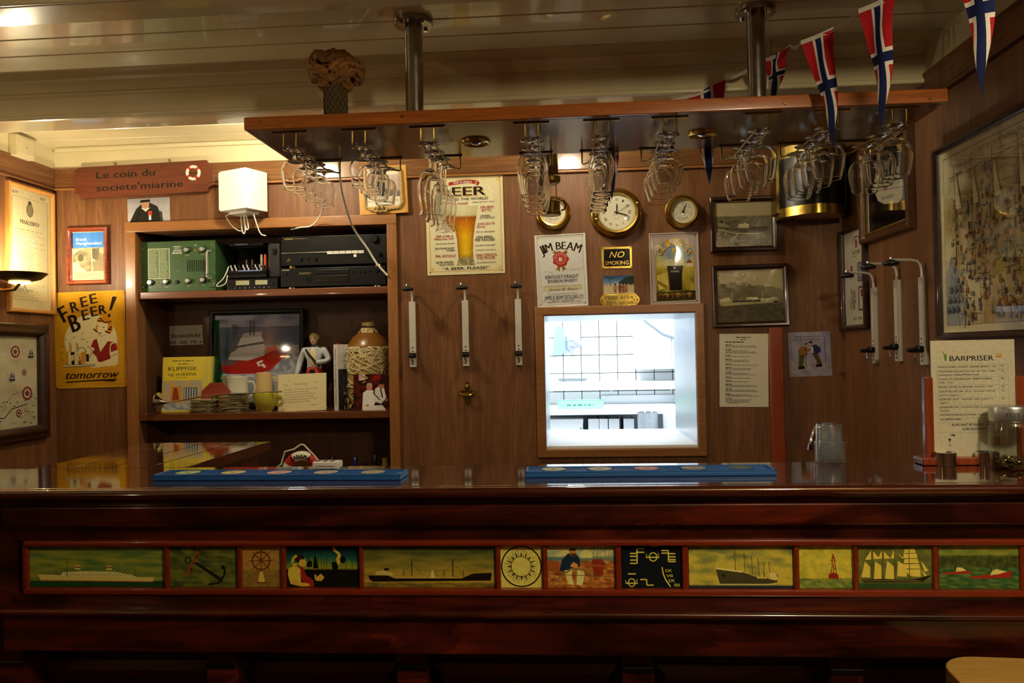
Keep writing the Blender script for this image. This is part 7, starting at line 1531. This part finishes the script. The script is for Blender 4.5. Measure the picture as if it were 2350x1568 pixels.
MB().rbx(-.56, .43, -.125, .165, -.03, -.0004, .004, 2).obj('worktop', 'stainless', o)
# ------------------------------------------------------------------ price list in a wooden stand
A, B = at(2137, 1040, Y=1.815), at(2338, 1036, Y=1.815)
t = thing('price_stand', 'laminated bar price list standing in a red-brown wooden holder', 'menu stand', ((A.x+B.x)/2, 1.815, BZ+.0004)); w = B.x-A.x; zt_ = at(2230, 781, Y=1.815).z-BZ; zb_ = .022
MB().rbx(-w/2-.028, w/2+.024, -.025, .03, 0, .017, .004, 2).obj('base', 'mahogany', t)
for sx in (-1, 1): MB().rbx(sx*(w/2+.004)-.009, sx*(w/2+.004)+.009, -.008, .012, .015, at(2130, 866, Y=1.815).z-BZ, .003, 2).obj('upright', 'mahogany', t)
MB().bx(-w/2+.004, w/2-.004, -.001, .001, .016, zt_).obj('sheet', 'paper', t); hh_ = zt_-.016
MB().bx(-w/2+.002, w/2-.002, -.0022, -.0017, .016, zt_+.002).obj('laminate', 'film', t)
c = Cv((45, 50, 1030, 1330), w-.008, hh_, -.0011); c.rect(45, 50, 1030, 1330, '#dcd7bc'); KT = '#22201c'; GT = '#55573a'
c.text('BARPRISER', 525, 248, 58, KT, wid=520, bold=.03); c.poly([(198, 205), (234, 205), (228, 272), (204, 272)], '#6a9a3a'); c.line([(188, 168), (208, 215)], 6, '#2a2a20'); c.poly([(215, 190), (245, 185), (235, 210)], '#d8b43a'); c.rect(812, 205, 875, 245, '#c99a2a'); c.rect(820, 212, 868, 228, '#e8d070')
X0, X1, XM = 112, 950, 840; rows = [318, 372, 455, 545, 595, 682, 768, 850, 905, 955, 1065]
for y in rows: c.line([(X0, y), (X1, y)], 2, '#9a9680')
c.line([(X0, 318), (X0, 1065)], 2, '#9a9680'); c.line([(X1, 318), (X1, 1065)], 2, '#9a9680'); c.line([(XM, 318), (XM, 955)], 2, '#9a9680')
for s_, x, y, wd, k_ in (('WHISKEY/WHISKY, AQUAVIT, GENEVER, BRANDY - 4 CL', 125, 342, 690, KT), ('LONGDRINKS: Rum And Coca Cola - Gin Tonic - Vodka', 122, 390, 675, KT), ('m/mineralvann, Whiskey/Whisky m/soda', 122, 428, 490, KT), ('COGNAC XO, ROM EKSKLUSIV - WHISKY/WHISKEY', 125, 476, 635, KT), ('12 ÅR+  - 4 CL', 127, 514, 170, KT), ('RØDVIN, HVITVIN OG HETVINER -', 128, 564, 415, KT), ('Inneholder sulfitt', 555, 562, 210, GT), ('AASS FATØL «ON TAP» - 50 CL. -', 130, 612, 400, KT), ('Inneholder sulfitt og', 540, 610, 250, GT), ('gluten av byggmalt', 130, 650, 235, GT), ('PILS/BAYER - 33 CL. -', 132, 698, 255, KT), ('Inneholder sulfitt og gluten av', 400, 696, 370, GT), ('byggmalt', 133, 735, 110, GT), ('ALKOHOLFRITT ØL -', 134, 785, 240, KT), ('Inneholder sulfitt og gluten av', 392, 783, 370, GT), ('byggmalt', 136, 820, 110, GT), ('ALKOHOLFRI RØDVIN OG HVITVIN -', 135, 868, 440, KT), ('Inneholder sulfitt', 588, 868, 212, GT), ('ASS. MINERALVANN', 136, 918, 245, KT), ('KONTANT BETALING - VI HAR', 275, 978, 530, KT), ('KORTAUTOMAT', 400, 1026, 278, KT)):
    c.text(s_, x, y, 26 if y > 950 else 19, k_, wid=wd, al='l', bold=.025 if k_ == KT else .012, shear=0 if k_ == KT else .25)
for y, s_ in ((338, '75,-'), (390, '75,-'), (474, '85,-'), (562, '90,-'), (612, '75,-'), (697, '50,-'), (783, '50,-'), (868, '50,-'), (918, '30,-')): c.text(s_, 888, y, 18, KT, wid=45, bold=.02)
c.poly([(225, 1130), (260, 1130), (250, 1158), (235, 1158)], '#2a1c20'); c.line([(243, 1158), (243, 1205)], 4, '#3a3a34'); c.line([(228, 1207), (260, 1207)], 4, '#3a3a34'); c.poly([(240, 1090), (300, 1082), (305, 1110), (290, 1100)], '#2a2a26'); c.rect(722, 1115, 830, 1205, '#8a4a1c'); c.rect(730, 1120, 822, 1196, '#c9921c'); c.line([(728, 1165), (826, 1165)], 3, '#8a4a1c')
o = c.obj('print', 'ink_paper', t); o.location = (0, 0, .016+hh_/2)
# tea-light holders
for px, lb in ((2174, 'round chrome tea-light holder nearest the stacked cups'), (2272, 'round chrome tea-light holder beside the glass jar')):
    p = at(px, 1070, Z=BZ); r = .0235
    t = thing('tealight_holder', lb, 'candle holder', (p.x, p.y+.01, BZ+.0004), group='chrome tea-light holders'); MB().lathe([(0, 0), (r, 0), (r, .029), (r-.0015, .0295), (r-.003, .028), (r-.003, .006), (0, .006)], 36).obj('holder', 'chrome', t); MB().lathe([(0, .007), (.017, .007), (.0175, .018), (.018, .019), (0, .0185)], 24).obj('candle', 'white_plastic', t); MB().cyl((0, 0, .018), (0, 0, .024), .0008, n=6).obj('wick', 'black_plastic', t)
# donation jar
p = at(2352, 1082, Z=BZ); r = .045; hj = .132; t = thing('storage_jar', 'clear glass jar with a wide silver lid at the right end of the bar', 'jar', (min(p.x, XR-.047), p.y+.045, BZ+.0004))
MB().lathe([(0, 0), (r*.9, 0), (r, .006), (r, hj*.62), (r*.92, hj*.72), (r*.86, hj*.76), (r*.86, hj*.8), (r*.86-.002, hj*.8), (r*.86-.002, hj*.76), (r-.0025, hj*.62), (r-.0025, .007), (0, .004)], 40).obj('glass', 'jar_glass', t)
MB().lathe([(0, hj*.76), (r*.93, hj*.76), (r*.95, hj*.78), (r*.95, hj*.97), (r*.92, hj), (0, hj)], 40).obj('lid', 'stainless', t)
c = Cv((0, 0, 100, 20), .10, .02, 0); c.text('ESTE - STK', 50, 10, 9, '#3a3a36', wid=62)
vs = []
for (x, y, z) in c.v: a = x/(r*.95); vs.append(((r*.951)*math.sin(a), -(r*.951)*math.cos(a), z+hj*.88))
c.v = vs; c.obj('lettering', 'ink_paper', t)
plain('coins', '#8a7a4a', .3, .8); random.seed(14); coin = MB().lathe([(0, 0), (.0105, 0), (.0105, .0018), (0, .0018)], 14)
m = MB()
for k in range(40):
    a, rr = random.random()*6.28, .022*math.sqrt(random.random()); M_ = Matrix.Translation((rr*math.cos(a), rr*math.sin(a), .006+.012*random.random())) @ Matrix.Rotation(random.uniform(-.5, .5), 4, 'X') @ Matrix.Rotation(random.uniform(-.5, .5), 4, 'Y'); m.add([M_ @ Vector(v) for v in coin.v], coin.f)
m.obj('coins', 'coins', t)['kind'] = 'stuff'
# ------------------------------------------------------------------ bar stool at the lower right
A = at(2143, 1520, Z=.85); t = thing('bar_stool', 'pale wooden bar stool seat showing at the lower right corner', 'stool', (A.x+.19, A.y-.15, 0), -.08)
MB().rbox((0, 0, .765), (.38, .36, .03), .012, 4).obj('seat_core', 'stool_wood', t)
o = t.children[0]; o.name = 'seat'
me = MB().prism(rrect(.38, .34, .07, 6), 0, .032).mesh('seat')
for v in me.vertices: v.co = Vector((v.co.x, v.co.z, .818+v.co.y))
me.materials.append(MATS['stool_wood']); o.data = me; o.modifiers.clear(); bv = o.modifiers.new('b', 'BEVEL'); bv.width = .007; bv.segments = 3; bv.limit_method = 'ANGLE'
for sx in (-1, 1):
    for sy in (-1, 1): MB().cyl((sx*.19, sy*.17, 0), (sx*.13, sy*.11, .82), .016, .014, 14).obj('leg', 'dark_frame', t)
for a, b in (((-1, -1), (1, -1)), ((1, -1), (1, 1)), ((1, 1), (-1, 1)), ((-1, 1), (-1, -1))): MB().cyl((a[0]*.168, a[1]*.148, .27), (b[0]*.168, b[1]*.148, .27), .010, n=10).obj('foot_rail', 'steel', t)
# ------------------------------------------------------------------ in the kitchen
def kp(px, py, Y): return at(1200+px/3.563, 680+py/3.563, Y=Y)
KC = 5.55; zc_ = kp(600, 930, KC).z
t = thing('kitchen_counter', 'white kitchen counter with an open shelf below seen through the hatch', 'counter', (.4, KC, 0))
MB().rbx(-1.6, .40, 0, .62, zc_-.035, zc_, .004, 2).obj('worktop', 'kitchen_white', t); MB().rbx(-1.6, .40, .5, .52, 0, zc_-.035, .003, 1).obj('rear_panel', 'kitchen_grey', t); zs_ = kp(600, 1175, KC).z
MB().rbx(-1.6, .40, .02, .5, zs_-.03, zs_, .003, 1).obj('lower_shelf', 'kitchen_white', t); MB().rbx(-1.6, .40, .03, .06, 0, zs_-.03, .003, 1).obj('front_panel', 'kitchen_white', t); MB().rbx(-.15, 1.2, .61, .63, zc_, zc_+.065, .002, 1).obj('splashback', 'stainless', t)
plain('crate_green', '#8fd0a8', .4); A, B = kp(290, 925, KC+.2), kp(650, 850, KC+.2); t = thing('crate', 'pale green plastic crate on the kitchen counter', 'crate', ((A.x+B.x)/2, KC+.2, zc_+.0005)); w, h = B.x-A.x, B.z-zc_
for sx in (-1, 1): MB().rbx(sx*w/2-.004, sx*w/2+.004, -.1, .1, 0, h+.02, .002, 1).obj('end_wall', 'crate_green', t)
for sy in (-1, 1): MB().rbx(-w/2, w/2, sy*.1-.004, sy*.1+.004, 0, h, .002, 1).obj('side_wall', 'crate_green', t)
MB().bx(-w/2, w/2, -.1, .1, 0, .006).obj('base', 'crate_green', t); c = Cv((0, 0, 100, 20), w*.8, h*.5, -.1045); c.greek(12, 6, 88, 1, 12, '#3a7a5a', .6, .05, .8); o = c.obj('lettering', 'ink_paper', t); o.location = (0, 0, h*.5)
plain('binder_white', '#eceef0', .4); plain('binder_side', '#5a5f60', .5); plain('tag_green', '#2c6a2c', .5); plain('tag_blue', '#2c3a9a', .5)
for k, (a, b, tg) in enumerate(((535, 622, None), (626, 696, 'tag_green'), (703, 790, 'tag_blue'), (824, 910, None))):
    A, B = kp(a, 1170, KC+.1), kp(b, 1003, KC+.1); w, h = B.x-A.x-.003, B.z-zs_
    t = thing('ring_binder', 'white ring binder, %s from the left under the kitchen counter' % ORD[k], 'binder', ((A.x+B.x)/2, KC+.1, zs_+.0005), group='ring binders in the kitchen'); MB().rbx(-w/2, w/2, 0, .004, 0, h, .001, 1).obj('spine', 'binder_white', t); MB().bx(-w/2, -w/2+.003, .004, .26, 0, h).obj('cover', 'binder_side', t); MB().bx(w/2-.003, w/2, .004, .26, 0, h).obj('cover', 'binder_side', t); MB().bx(-w/2+.004, w/2-.004, .01, .25, .003, h-.01).obj('pages', 'paper', t)
    if tg: MB().rbx(-w*.25, w*.1, -.001, 0, .004, .045, .0005, 1).obj('label', tg, t)
A, B = kp(182, 1172, KC+.08), kp(490, 1005, KC+.08); w, h = B.x-A.x, B.z-zs_
t = thing('storage_box', 'white cardboard box with green print under the kitchen counter', 'box', ((A.x+B.x)/2, KC+.08, zs_+.0005)); MB().rbx(-w/2, w/2, 0, .25, 0, h*.93, .002, 1).obj('body', 'kitchen_white', t); MB().rbx(-w/2-.003, w/2+.003, -.003, .253, h*.8, h, .002, 1).obj('lid', 'binder_white', t)
for k in range(5): MB().bx(w*.42, w*.47, -.0008, 0, h*.1+k*h*.1, h*.15+k*h*.1).obj('printed_bar', 'tag_green', t)
plain('slate', '#6d7c80', .4); A, B = kp(290, 686, KY-.03), kp(526, 670, KY-.03); o = MB().rbx(-(B.x-A.x)/2, (B.x-A.x)/2, -.012, .012, -(B.z-A.z)/2, (B.z-A.z)/2, .002, 1).obj('knife_rack', 'slate'); o.location = ((A.x+B.x)/2, KY-.024, (A.z+B.z)/2); tag(o, 'grey magnetic knife strip on the tiled kitchen wall', 'knife rack')
A, B = kp(180, 775, KY-.2), kp(1275, 690, KY-.2); t = thing('wall_shelf', 'long white shelf board across the tiled kitchen wall', 'shelf', ((A.x+B.x)/2, KY-.012, A.z)); w = B.x-A.x+.5; MB().rbx(-w/2, w/2, -.2, 0, 0, B.z-A.z, .003, 1).obj('board', 'kitchen_white', t)
for sx in (-.3, .0, .3): MB().rbx(sx*w-.01, sx*w+.01, -.16, 0, -.01, 0, .002, 1).obj('bracket', 'stainless', t)
A, B = kp(350, 470, KY-.05), kp(475, 290, KY-.05); plain('foil', '#c3c6d4', .3, .6, nz=.4, nscale=25)
t = thing('plastic_bag', 'crumpled silvery bag hanging on the tiled kitchen wall', 'bag', ((A.x+B.x)/2, KY-.05, A.z)); m = MB().sphere((0, 0, (B.z-A.z)/2), 1, 18, 12, ((B.x-A.x)/2, .035, (B.z-A.z)/2)); m.v = [(x+.012*noise.noise(Vector((x*30, y*30, z*30))), y+.012*noise.noise(Vector((z*30, x*30, y*30))), z) for x, y, z in m.v]; m.obj('bag_body', 'foil', t); MB().torus((0, 0, B.z-A.z+.02), .022, .004, 16, 6).obj('bag_loop', 'foil', t)
plain('apron_blue', '#8fb8e0', .6); A, B = kp(262, 455, KY-.04), kp(318, 340, KY-.04); o = MB().prism([(-.02, 0), (.09, .02), (.075, .2), (.03, .24), (0, .2)], -.02, .0).obj('cloth', 'apron_blue'); o.location = (A.x, KY-.016, A.z-.03); tag(o, 'pale blue cloth hanging left of the silvery kitchen bag', 'cloth')
A, B = kp(930, 600, KY-.3), kp(1500, 60, KY-.3); t = thing('kitchen_cupboard', 'white wall cupboard with a grey hose in the kitchen', 'cupboard', ((A.x+B.x)/2, KY-.012, A.z)); w, h = B.x-A.x, B.z-A.z; MB().rbx(-w/2, w/2, -.28, 0, 0, h, .004, 1).obj('body', 'kitchen_white', t); MB().rbx(-w/2+.004, -.002, -.296, -.28, .006, h-.004, .003, 1).obj('door', 'kitchen_white', t); MB().rbx(.002, w/2-.004, -.296, -.28, .006, h-.004, .003, 1).obj('door', 'kitchen_white', t)
MB().tube([(-w/2+.06, -.31, h*.78), (-w/2+.12, -.31, h*.68), (-w/2+.2, -.31, h*.55), (-w/2+.3, -.31, h*.48), (-w/2+.42, -.31, h*.4)], .012, 10).obj('hose', 'kitchen_grey', t)
A, B = kp(940, 1165, KC-.35), kp(1110, 950, KC-.35); t = thing('waste_bin', 'tall steel waste bin right of the binders in the kitchen', 'bin', ((A.x+B.x)/2, KC-.32, 0)); w, h = B.x-A.x, B.z; MB().lathe([(0, 0), (w*.45, 0), (w*.48, h-.01), (w*.5, h), (w*.46, h), (w*.44, .01), (0, .01)], 28).obj('body', 'stainless', t); MB().torus((0, -w*.3, h+.0), w*.16, .006, 18, 6).obj('hook', 'binder_white', t)
plain('carton_blue', '#4a58a8', .5); A, B = kp(1115, 1170, KC-.6), kp(1420, 970, KC-.6); t = thing('carton', 'white and blue carton box at the right side of the kitchen', 'box', ((A.x+B.x)/2+.06, KC-.6, zs_-.12)); w = B.x-A.x; h = B.z-t.location.z; MB().rbx(-w/2, w/2, 0, .3, 0, h, .003, 1).obj('body', 'binder_white', t); MB().rbx(-w/2+.001, -w*.05, -.001, 0, h*.42, h*.66, .0004, 1).obj('blue_print', 'carton_blue', t); MB().rbx(-w*.22, -w*.12, -.001, 0, h*.7, h*.92, .0004, 1).obj('blue_print', 'carton_blue', t)
o = MB().rbx(-.06, .5, -.0, .5, -.02, 0, .003, 1).obj('trolley_top', 'kitchen_grey'); o.name = 'kitchen_trolley'; o.location = (t.location.x, KC-.7, zs_-.1205); tag(o, 'grey steel kitchen trolley carrying the blue carton', 'trolley')
for sx in (-.04, .48):
    for sy in (.02, .48): MB().cyl((sx, sy, -zs_+.1205), (sx, sy, -.02), .012, n=10).obj('leg', 'stainless', o)
